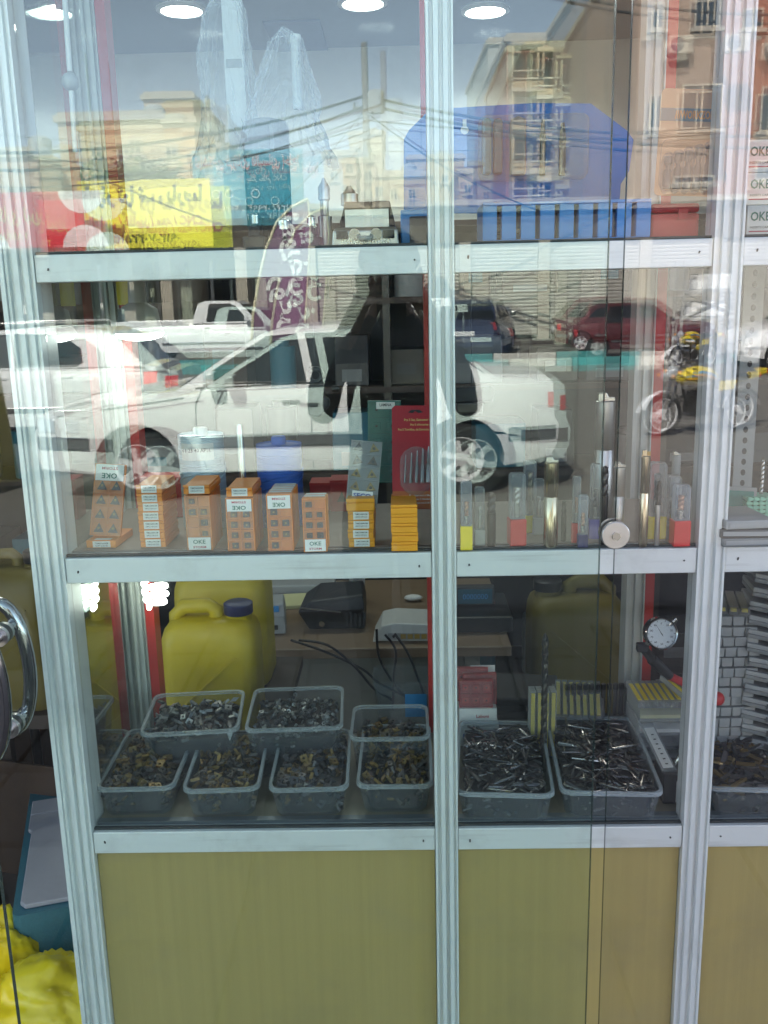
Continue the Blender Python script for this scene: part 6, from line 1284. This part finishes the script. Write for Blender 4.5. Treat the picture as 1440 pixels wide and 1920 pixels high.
# ---- buildings across the street
def bld(label, px0, px1, ytop, d, depth, m, wins, roof='palestone', zb=.1, name='apartment_building', storeys=None, wm='winglass', band=None):
    a, b = mir(px0, ytop, d), mir(px1, ytop, d); x0, x1, zt = a.x, b.x, (a.z+b.z)/2; w = x1-x0
    t = thing(name, label, 'building', ((x0+x1)/2, -d, 0)); MB().box(-w/2, w/2, -depth, 0, zb, zt).build('wall', m, t)
    b_ = MB(); b_.box(-w/2-.12, w/2+.12, -depth-.1, .14, zt+.002, zt+.22); b_.box(-w/2, w/2, -.2, .02, zt+.222, zt+.35); b_.build('parapet', roof, t)
    if w > 2.5:
        wt_ = MB().lathe([(.45, zt+.225), (.45, zt+1.1), (.3, zt+1.25)], 14, M=Matrix.Translation((w*.2, -depth*.4, 0))).build('water_tank', 'greystone', t, smooth=40)
        MB().cyl((-w*.25, -1, zt+.222), (-w*.25, -1, zt+2.6), .03, 6).build('aerial', 'bumpergrey', t)
    for (wx0, wx1, wy0, wy1, *kind) in wins:
        c, e = mir(wx0, wy1, d), mir(wx1, wy0, d); X0, X1, Z0, Z1 = c.x-t.location.x, e.x-t.location.x, c.z, e.z; k = kind[0] if kind else ''
        fr = MB(); fw = .055
        fr.box(X0, X0+fw, .003, .07, Z0, Z1); fr.box(X1-fw, X1, .003, .07, Z0, Z1); fr.box(X0+fw, X1-fw, .003, .07, Z1-fw, Z1); fr.box(X0+fw, X1-fw, .003, .07, Z0, Z0+fw); fr.box((X0+X1)/2-.03, (X0+X1)/2+.03, .003, .06, Z0+fw, Z1-fw)
        f = fr.build('window', 'palestone', t); MB().box(X0+fw, X1-fw, .004, .03, Z0+fw, Z1-fw).build('pane', 'winglass', f)
        MB().box(X0-.12, X1+.12, .003, .16, Z0-.11, Z0-.003).build('sill', roof, f)
        if (int(wx0)+int(wy0)) % 3 == 0 and k != 'balcony':
            ac = MB().box(X1+.1, X1+.85, .003, .32, Z0-.75, Z0-.25).build('air_conditioner', 'palestone', t, bevel=.03); MB().cyl((X1+.36, .3201, Z0-.5), (X1+.36, .335, Z0-.5), .2, 14).build('fan_grille', 'bumpergrey', ac)
        if k == 'arch': MB().prism([(X0+(X1-X0)*(.5-.5*math.cos(PI*q/8)), Z1+.003+(X1-X0)*.32*math.sin(PI*q/8)) for q in range(9)], .003, .06, 'y').build('arch_head', 'pinkstone', f)
        if k == 'balcony':
            bb = MB(); bb.box(X0-.3, X1+.3, .165, 1.3, Z0-.9, Z0-.75); f2 = bb.build('balcony', 'palestone', t)
            r = MB()
            for z in (Z0-.42, Z0-.12): r.box(X0-.28, X1+.28, 1.22, 1.27, z, z+.06)
            for q in range(3): r.box(X0-.28+q*(X1-X0+.52)/2, X0-.24+q*(X1-X0+.52)/2, 1.215, 1.275, Z0-.75, Z0+.01)
            r.build('railing', 'palestone', f2); MB().box(X0-.3, X1+.3, .165, 1.25, Z1+.3, Z1+.45).build('canopy', 'beigestone', f2); MB().box(X0-.3, X1+.3, 1.18, 1.21, Z0-.74, Z0-.45).build('balcony_front', 'beigestone', f2)
            for q in (X0-.3, X1+.2): MB().box(q, q+.1, .165, 1.2, Z0-.74, Z1+.29).build('balcony_wall', 'beigestone', f2)
    return t
# low corner house left, beige house, upper blocks
bld('low pinkish house at the far left of the mirrored street', -70, 112, 312, 34, 9, 'pinkstone', [(58, 98, 366, 396), (0, 30, 366, 396)], roof='palestone', name='low_house')
bld('pale stone house with arched windows above the yellow sign', 150, 345, 243, 36, 10, 'beigestone', [(212, 232, 288, 312, 'arch'), (262, 285, 290, 322, 'arch'), (282, 305, 276, 306, 'arch'), (325, 348, 290, 322, 'arch')][:3], name='stone_house')
bld('warm beige side wing with one arched window and small plants', 346, 402, 247, 35.6, 9, 'orangewall', [(350, 372, 288, 322, 'arch')], name='stone_house')
bld('plain beige block rising behind the arched house', 309, 400, 202, 46, 9, 'pinkstone', [], name='tower_block')
bld('brown lower house right of the arched house', 403, 470, 300, 38, 8, 'brownstone', [(410, 425, 330, 352)], name='low_house')
bld('distant pale house left of the utility pole', 642, 702, 306, 60, 12, 'pinkstone', [(655, 670, 335, 352), (683, 698, 320, 340)], name='distant_house')
bld('distant tall pale block behind the utility pole', 690, 756, 267, 75, 12, 'palestone', [(700, 712, 290, 300), (722, 734, 290, 300)], name='distant_house')
bld('wide distant beige house right of the utility pole', 725, 842, 345, 52, 12, 'beigestone', [(738, 752, 362, 384), (766, 780, 366, 388), (800, 815, 366, 386)], name='distant_house')
bld('distant beige block with small square windows', 800, 905, 312, 66, 14, 'beigestone', [(815, 828, 336, 352), (835, 848, 336, 352), (862, 875, 340, 356)], name='distant_house')
bld('low distant house with flat roof left of the balcony block', 895, 962, 338, 58, 12, 'pinkstone', [(905, 918, 358, 376), (935, 948, 358, 374)], name='distant_house')
# five storey balcony block
rows = [(118, 148), (198, 228), (268, 300), (330, 358)]
bl_ = bld('tall balcony block of pale and red brick stripes right of the mullion', 985, 1092, 92, 42, 14, 'redbrick', [(1000, 1034, a, b, 'balcony') for a, b in ((125, 155), (205, 232), (278, 306), (345, 368))]+[(1046, 1086, a, b, 'balcony') for a, b in ((136, 168), (214, 244), (292, 320), (350, 372))], name='balcony_block')
bld('grey plain tower rising behind the balcony block', 950, 1010, 98, 50, 12, 'greystone', [(965, 975, 140, 165), (965, 975, 220, 245), (965, 975, 300, 322)], name='tower_block')
bld('dark olive side block beside the balcony block', 1094, 1192, 62, 43.5, 16, 'olivewall', [(1120, 1132, 112, 132), (1140, 1150, 112, 132), (1120, 1132, 190, 212), (1150, 1164, 250, 275)], name='tower_block')
bld('brown stone block with red band and white windows at the right', 1194, 1345, -120, 30, 12, 'brownstone', [(1290, 1342, 0, 68), (1266, 1345, 170, 256), (1252, 1330, 340, 358), (1210, 1236, 20, 70), (1206, 1232, 190, 255)], name='brown_block')
bld('orange and red faced block cut by the right edge', 1347, 1560, -160, 31, 12, 'redbrick', [(1380, 1420, 30, 70), (1412, 1470, 175, 260), (1404, 1460, 312, 350)], name='red_block')
# row of shops: fascia, dark openings, beige roller shutters
SY = 29.5
t = thing('shop_row', 'low row of shops with beige roller shutters and dark open fronts across the street', 'shops', (0, -SY, .12)); zt = mir(800, 402, SY).z-.12
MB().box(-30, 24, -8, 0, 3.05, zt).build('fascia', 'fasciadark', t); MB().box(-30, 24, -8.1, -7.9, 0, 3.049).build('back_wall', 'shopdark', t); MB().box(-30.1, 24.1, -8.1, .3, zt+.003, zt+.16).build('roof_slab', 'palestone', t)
edges = [mir(px, 560, SY).x for px in (-160, -20, 128, 280, 350, 490, 618, 760, 905, 1052, 1200, 1330, 1500)]
for i, x in enumerate(edges): MB().box(x-.18, x+.18, -7.8, .02, 0, 3.049).build('pillar', 'palestone', t)
for i in range(6, 12):
    x0, x1 = edges[i]+.19, edges[i+1]-.19; z = 0; zz = 2.95 if i != 10 else 2.2
    sb = MB()
    for k in range(int(zz/.11)): sb.prism([(-.16, 2.98-k*.11), (-.135, 2.985-k*.11-.012), (-.125, 2.98-k*.11-.055), (-.135, 2.98-k*.11-.098), (-.16, 2.98-k*.11-.108)], x0, x1, 'x')
    so_ = sb.build('roller_shutter', 'shutter', t); so_['kind'] = 'stuff'
for i in range(0, 6):                       # stock hanging in the dark shop fronts
    for k in range(3):
        x = edges[i]+.4+k*(edges[i+1]-edges[i]-.8)/2; MB().box(x-.05, x+.05, -1.5, -1.42, .2, 2.7).build('display_pole', 'signwhite' if k % 2 else 'bumpergrey', t)
    MB().box(edges[i]+.3, edges[i+1]-.3, -2.6, -2.4, .9, 1.0).build('counter', 'greystone', t)
# signs
def board(name, label, px0, px1, py0, py1, d, m, leg=True):
    a, b = mir(px0, py1, d), mir(px1, py0, d); w, h = b.x-a.x, b.z-a.z; t = thing(name, label, 'shop sign', ((a.x+b.x)/2, -d, (a.z+b.z)/2)); MB().box(-w/2, w/2, -.12, 0, -h/2, h/2).build('panel', m, t, bevel=.01); return t, w, h
RB = (PI/2, 0, PI)
t, w, h = board('yellow_sign', 'yellow tool shop sign with black, purple and grey Persian lettering', 196, 430, 348, 480, 28.6, 'signyellow')
lettering('ابزار تراشی پارسا', h*.34, 'inkblack', t, (0, .012, h*.25), RB, width=w*.88, bold=.05)
lettering('الماس / قلاویز / مته / CNC', h*.19, 'inkred', t, (0, .012, -h*.12), RB, width=w*.86, bold=.03)
lettering('۰۹۱۲-۷۰۲۲۵۱۲', h*.13, 'inkblack', t, (0, .012, -h*.36), RB, width=w*.5, bold=.03)
t, w, h = board('teal_sign', 'teal workshop sign with white edged red lettering and small lines of text', 405, 602, 292, 425, 29.2, 'signteal')
lettering('تراشکاری فرزکاری قالبسازی (خلج)', h*.26, 'inkwhite', t, (0, .010, h*.30), RB, width=w*.95, bold=.05); lettering('تراشکاری فرزکاری قالبسازی (خلج)', h*.24, 'inkred', t, (0, .016, h*.30), RB, width=w*.94, bold=.0)
lettering('قطعات سه و چهار نظام CNC', h*.11, 'inkwhite', t, (0, .012, h*.06), RB, width=w*.7); lettering('۶۶۲۹۳۱۷۱ - ۰۹۱۲۴۵۰۴۹۹۲', h*.10, 'inkwhite', t, (0, .012, -h*.36), RB, width=w*.85)
for s in (-.5, -.3, .1): MB().tube([(w*s*.6+.12*math.cos(a), .012, -h*.14+.12*math.sin(a)) for a in [2*PI*k/14 for k in range(14)]], .02, 5, closed=True).build('gear_mark', 'inkwhite', t)
t, w, h = board('red_sign', 'red and white sign with gold Persian lettering at the left', -60, 193, 372, 482, 27.8, 'signred')
for (cx, cz) in ((-.5, .5), (-.5, -.5), (.5, .5), (.5, -.5), (-.12, -.62)):
    MB().prism([(cx*w+ w*.16*math.cos(a)*(1 if abs(cx) > .2 else .6), max(-h/2, min(h/2, cz*h+h*.40*math.sin(a)))) for a in [2*PI*k/18 for k in range(18)]], .002, .010, 'y').build('white_field', 'signwhite', t)
lettering('تراشکاری تبریز', h*.36, 'inkgold', t, (0, .014, h*.08), RB, width=w*.46, bold=.01); lettering('TABRIZ', h*.12, 'inkgold', t, (0, .014, -h*.28), RB, width=w*.22)
# feather banner
d = 12.0; t0 = mir(545, 640, d); t = thing('feather_banner', 'purple feather banner with cream edge and white Persian oil change lettering', 'banner', (t0.x, -d, 0))
ol = [(506, 660), (510, 600), (520, 540), (534, 480), (554, 430), (582, 402), (612, 387), (616, 440), (612, 520), (606, 600), (602, 660)]
pl = [(mir(x, y, d).x-t0.x, mir(x, y, d).z) for x, y in ol]; MB().prism(pl, -.006, .006, 'y').build('cloth', 'flagpurple', t)
MB().tube([(x, .0, z) for x, z in pl[:7]], .022, 8).build('cream_edge', 'flagcream', t, smooth=50); MB().tube([(pl[0][0], 0, 0), (pl[0][0], 0, pl[0][1])], .02, 8).build('pole', 'brushed', t); MB().lathe([(.3, 0), (.3, .05), (.05, .08)], 16, M=Matrix.Translation((pl[0][0], 0, 0))).build('foot', 'black', t); MB().tube([(x, .0, z) for x, z in pl[6:]], .014, 8).build('cream_edge', 'flagcream', t, smooth=50)
q1 = mir(585, 490, d); q2 = mir(560, 580, d)
lettering('تعویض', .36, 'inkwhite', t, (q1.x-t0.x, .012, q1.z), (PI/2, math.radians(-78), PI), width=1.05, bold=.03); lettering('روغن', .36, 'inkwhite', t, (q2.x-t0.x+.05, .012, q2.z-.05), (PI/2, math.radians(-78), PI), width=.85, bold=.03)
# folding pavement board
d = 7.2; a, b = mir(-22, 905, d), mir(26, 620, d); w = b.x-a.x; t = thing('pavement_board', 'yellow folding pavement board with hand painted red and blue words at the far left', 'sandwich board', ((a.x+b.x)/2, -d, 0)); h = b.z
for s in (-1, 1): MB().add([(-w/2, s*.30, 0), (w/2, s*.30, 0), (w/2, s*.03, h), (-w/2, s*.03, h), (-w/2, s*.30-.03, 0), (w/2, s*.30-.03, 0), (w/2, s*.03-.03, h), (-w/2, s*.03-.03, h)], [(0, 1, 2, 3), (4, 7, 6, 5), (0, 4, 5, 1), (1, 5, 6, 2), (2, 6, 7, 3), (3, 7, 4, 0)]).build('board', 'aboardyellow', t)
sl_ = math.atan2(.27, h)
for i, (s, m, zz) in enumerate((('واسکازین', 'inkblue', .80), ('لنت ترمز', 'inkred', .56), ('فیلتر', 'inkred', .36))): lettering(s, h*.13, m, t, (0, .30-.27*zz+.012, h*zz), (PI/2+sl_*1.0, 0, PI), width=w*.8, bold=.02)
# white steel rack at the right
q = mir(1265, 640, 19.0); t = thing('steel_rack', 'white tubular steel rack standing at the right of the red hatchback', 'rack', (q.x+.6, -19.2, 0)); 
for x in (-.6, .6):
    for y in (-.3, .3): MB().cyl((x, y, 0), (x, y, 2.2), .03, 8).build('post', 'greystone', t)
for z in (1.0, 1.55, 2.15):
    MB().box(-.6, .6, .29, .33, z, z+.05).build('rail', 'greystone', t); MB().box(-.6, .6, -.33, -.29, z, z+.05).build('rail', 'greystone', t)
MB().cyl((-.6, .31, 1.05), (.6, .31, 1.55), .02, 8).build('brace', 'greystone', t); MB().cyl((-.6, .31, 1.55), (.6, .31, 1.05), .02, 8).build('brace', 'greystone', t)
for i, zz in enumerate((1.05, 1.60)):
    u = thing('white_crate', ('white crate on the lower rail of the steel rack', 'white crate on the upper rail of the steel rack')[i], 'crate', (q.x+.6+.1*i, -19.2, zz+.001)); MB().box(-.4, .3, -.28, .27, 0, .3).build('crate', 'signwhite', u, bevel=.02); MB().box(-.36, .26, -.24, .23, .301, .33).build('lid', 'greystone', u)
# utility poles and wires
d = 25.4
def pole(label, px, ytop, d, drum=True):
    p = mir(px, ytop, d); t = thing('utility_pole', label, 'utility pole', (p.x, -d, .0)); MB().lathe([(.13, 0), (.085, p.z)], 12).build('shaft', 'polewood', t, smooth=50)
    MB().box(-.35, .35, -.05, .05, p.z-1.65, p.z-1.57).build('bracket', 'polewood', t)
    for x in (-.3, .3): MB().lathe([(.03, p.z-1.569), (.05, p.z-1.52), (.03, p.z-1.45)], 8, M=Matrix.Translation((x, 0, 0))).build('insulator', 'greystone', t)
    if drum: MB().lathe([(.2, p.z-1.75), (.22, p.z-1.70), (.22, p.z-1.25), (.2, p.z-1.2)], 16, M=Matrix.Translation((.28, .1, 0))).build('transformer', 'greystone', t, smooth=40)
    return t, p
tp, pp = pole('tall weathered utility pole with crossarm and transformer drum in the mirrored sky', 718, 96, d)
t2, p2 = pole('slim lattice post left of the teal sign', 427, 196, 37, False)
def wire(label, p, q, sag, r=.02):
    p, q = Vector(p), Vector(q); t = thing('overhead_wire', label, 'wire', p); MB().tube([(p.lerp(q, k/20)-Vector((0, 0, sag*4*(k/20)*(1-k/20))))-p for k in range(21)], r, 5).build('strand', 'wire', t)
top = Vector((pp.x, -d, pp.z-1.3))
L_end = [mir(-120, 300, 22), mir(-120, 326, 22), mir(-150, 352, 24), mir(-60, 268, 30)]
labs = ['upper thick wire sagging left from the utility pole', 'lower thick wire sagging left from the utility pole', 'thin wire running low to the left of the pole', 'thin upper wire crossing left behind the plastic bags']
for i, e in enumerate(L_end): wire(labs[i], top+Vector((0, .0, -.25*i)), e, .5+.15*i, .042 if i < 2 else .022)
for i, (px, py, dd) in enumerate(((1560, 262, 24), (1560, 285, 24), (1100, 420, 28), (1560, 225, 30))): wire(('upper wire running right from the pole over the balcony block', 'lower wire running right from the pole over the balcony block', 'stay wire dropping steeply right from the pole', 'thin high wire crossing to the right blocks')[i], top+Vector((0, 0, -.2*i)), mir(px, py, dd), .4, .040 if i < 2 else .022)
wire('stay wire dropping steeply left from the pole', top+Vector((0, 0, -.3)), mir(560, 400, 27), .1, .014); wire('long thin wire crossing the whole sky low', mir(-100, 255, 33), mir(1560, 250, 33), .8, .012)
wire('cable crossing the top right corner near the roofs', mir(900, -40, 20), mir(1560, 40, 20), .3, .03)
# shrubs on the terrace above the yellow sign
for i, (px, py, s) in enumerate(((228, 342, .8), (262, 346, .9), (300, 348, .7), (338, 346, .5))):
    q = mir(px, py, 29.2); t = thing('terrace_shrub', ('leafy shrub on the roof left above the yellow sign', 'widest leafy shrub on the roof above the yellow sign', 'leafy shrub on the roof right above the yellow sign', 'smallest leafy shrub on the roof above the yellow sign')[i], 'shrub', (q.x, -29.9, zt if False else q.z-.1)); b = MB(); R = random.Random(i)
    for k in range(260):
        v = Vector((R.gauss(0, .45)*s, R.gauss(0, .3)*s, abs(R.gauss(.15, .35))*s)); a = Euler((R.uniform(0, 6), R.uniform(0, 6), 0)).to_matrix(); e1, e2 = a @ Vector((.09, 0, 0)), a @ Vector((0, .05, 0)); b.add([v-e1, v+e2, v+e1, v-e2], [(0, 1, 2, 3)])
    o = b.build('foliage', 'foliage', t); o['kind'] = 'stuff'; MB().cyl((0, 0, -.5), (0, 0, .2), .03, 6).build('stem', 'polewood', t)
# ------------------------------------------------------------------ the photographer
mat('skin', (.42, .26, .18), .55, var=.05); mat('shirt', (.035, .035, .04), .8, var=.12, scale=60, bump=.1); mat('trousers', (.03, .032, .045), .8, var=.1, scale=60); mat('hair', (.012, .010, .009), .6, var=.2, scale=90); mat('eyewhite', (.6, .6, .58), .3)
PX, PY, G0 = .0, -1.70, .048
J = {'pelvis': (0, 0, .95, .145), 'waist': (0, .0, 1.10, .135), 'chest': (0, .0, 1.30, .150), 'upper': (0, -.01, 1.45, .100), 'neck': (0, .0, 1.53, .062), 'head0': (0, .015, 1.58, .070), 'head1': (0, .02, 1.655, .088), 'head2': (0, .01, 1.72, .075)}
E_ = [('pelvis', 'waist'), ('waist', 'chest'), ('chest', 'upper'), ('upper', 'neck'), ('neck', 'head0'), ('head0', 'head1'), ('head1', 'head2')]
for s, n in ((-1, 'l'), (1, 'r')):
    J.update({n+'sh': (s*.140, -.01, 1.435, .066), n+'ua': (s*.190, .03, 1.36, .056), n+'el': (s*.205, .13, 1.25, .046), n+'fa': (s*.150, .27, 1.42, .037), n+'wr': (s*.085, .385, 1.555, .026), n+'pl': (s*.062, .405, 1.595, .026),
              n+'hip': (s*.085, 0, .90, .098), n+'th': (s*.085, .01, .70, .080), n+'kn': (s*.075, .015, .50, .060), n+'ca': (s*.072, -.01, .34, .056), n+'an': (s*.072, -.02, .10, .040), n+'he': (s*.072, -.03, .045, .036), n+'fo': (s*.085, .09, .035, .034), n+'to': (s*.09, .17, .028, .024)})
    E_ += [('upper', n+'sh'), (n+'sh', n+'ua'), (n+'ua', n+'el'), (n+'el', n+'fa'), (n+'fa', n+'wr'), (n+'wr', n+'pl'), ('pelvis', n+'hip'), (n+'hip', n+'th'), (n+'th', n+'kn'), (n+'kn', n+'ca'), (n+'ca', n+'an'), (n+'an', n+'he'), (n+'he', n+'fo'), (n+'fo', n+'to')]
    # fingers wrap round the back of the phone, thumb on its screen side
    for k, (dz, ln) in enumerate(((.045, .050), (.022, .056), (-.001, .053), (-.024, .042))):
        a, b, c = '%sf%da' % (n, k), '%sf%db' % (n, k), '%sf%dc' % (n, k)
        J[a] = (s*.052, .425, 1.600+dz, .0105); J[b] = (s*(.050-.2*ln), .4535, 1.604+dz, .0092); J[c] = (s*(.050-.75*ln), .4545, 1.606+dz, .0080); E_ += [(n+'pl', a), (a, b), (b, c)]
    J[n+'t1'] = (s*.046, .410, 1.625, .0115); J[n+'t2'] = (s*.028, .4155, 1.655, .0095); E_ += [(n+'pl', n+'t1'), (n+'t1', n+'t2')]
names = list(J); me = bpy.data.meshes.new('person'); me.from_pydata([J[n][:3] for n in names], [(names.index(a), names.index(b)) for a, b in E_], [])
o = bpy.data.objects.new('person', me); COL.objects.link(o)
sk = o.modifiers.new('skin', 'SKIN'); sk.use_smooth_shade = True; o.modifiers.new('subdivision', 'SUBSURF').levels = 2; o.modifiers['subdivision'].render_levels = 2
for i, n in enumerate(names):
    r = J[n][3]; sv = me.skin_vertices[0].data[i]; fl = .82 if n in ('pelvis', 'waist', 'chest', 'upper') else 1.0; sv.radius = (r*1.0, r*fl); sv.use_root = (n == 'pelvis')
bpy.context.view_layer.update(); m2 = bpy.data.meshes.new_from_object(o.evaluated_get(bpy.context.evaluated_depsgraph_get())); bpy.data.objects.remove(o)
for k in ('shirt', 'skin', 'trousers', 'black'): m2.materials.append(MATS[k])
for p in m2.polygons:
    c = p.center; p.use_smooth = True
    if c.z > 1.525 and abs(c.x) < .1 and c.y < .2: p.material_index = 1
    elif c.y > .33 and c.z > 1.45: p.material_index = 1
    elif c.z < .09: p.material_index = 3
    elif c.z < .96: p.material_index = 2
# shape the face: brow, nose, chin
for v in m2.vertices:
    if v.co.z > 1.54 and abs(v.co.x) < .12 and v.co.y < .2:
        z = v.co.z; fx = math.exp(-(v.co.x/.014)**2)
        if v.co.y > .05: v.co.y += .026*fx*math.exp(-((z-1.625)/.020)**2) + .010*math.exp(-((z-1.675)/.012)**2)*math.exp(-(v.co.x/.05)**2) + .012*math.exp(-((z-1.555)/.016)**2)*math.exp(-(v.co.x/.03)**2) + .006*math.exp(-((z-1.588)/.007)**2)*math.exp(-(v.co.x/.025)**2)
P_ = link('person', m2, None, (PX, PY, G0)); tag(P_, 'person in dark shirt and trousers standing on the pavement, holding up a phone', 'person')
hb = MB(); rings = []
for j in range(9):
    a = .10+1.35*j/8; rings.append([(.092*math.sin(a)*math.cos(2*PI*i/24), .004+.104*math.sin(a)*math.sin(2*PI*i/24)-.010, 1.668+.118*math.cos(a)-.045*max(0, -math.sin(2*PI*i/24))*(j/8)-.004*noise.noise(Vector((i, j, 0)))) for i in range(24)])
hb.loft(rings); hb.build('hair', 'hair', P_, smooth=60)
for s in (-1, 1):
    MB().sphere((s*.032, .100, 1.655), .011, 10, 8).build('eye', 'eyewhite', P_, smooth=60); MB().sphere((s*.089, .012, 1.635), .030, 10, 8, (.35, .6, 1)).build('ear', 'skin', P_, smooth=60); MB().box(s*.032-.018, s*.032+.018, .104, .112, 1.674, 1.680).build('eyebrow', 'hair', P_)
MB().loft([[(.024*math.cos(a), .104+.004*math.sin(a), 1.585+.007*math.sin(a)) for a in [2*PI*k/12 for k in range(12)]], [(.016*math.cos(a), .110, 1.585+.004*math.sin(a)) for a in [2*PI*k/12 for k in range(12)]]]).build('mouth', 'carred', P_, smooth=60)
t = thing('phone', 'black phone held upright in both hands by the photographer', 'phone', (0, -1.266, 1.63), rot=(0, 0, 0))
MB().loft([rrect(.072, .148, .012, -.004), rrect(.074, .150, .013, -.002), rrect(.074, .150, .013, .002), rrect(.072, .148, .012, .004)], M=Matrix(((1, 0, 0, 0), (0, 0, 1, 0), (0, 1, 0, 0), (0, 0, 0, 1)))).build('body', 'black', t, smooth=40)
for (x, z) in ((.022, .055), (.022, .035)): MB().cyl((x, .0042, z), (x, .0056, z), .008, 16).build('lens', 'darkmetal', t, smooth=40)
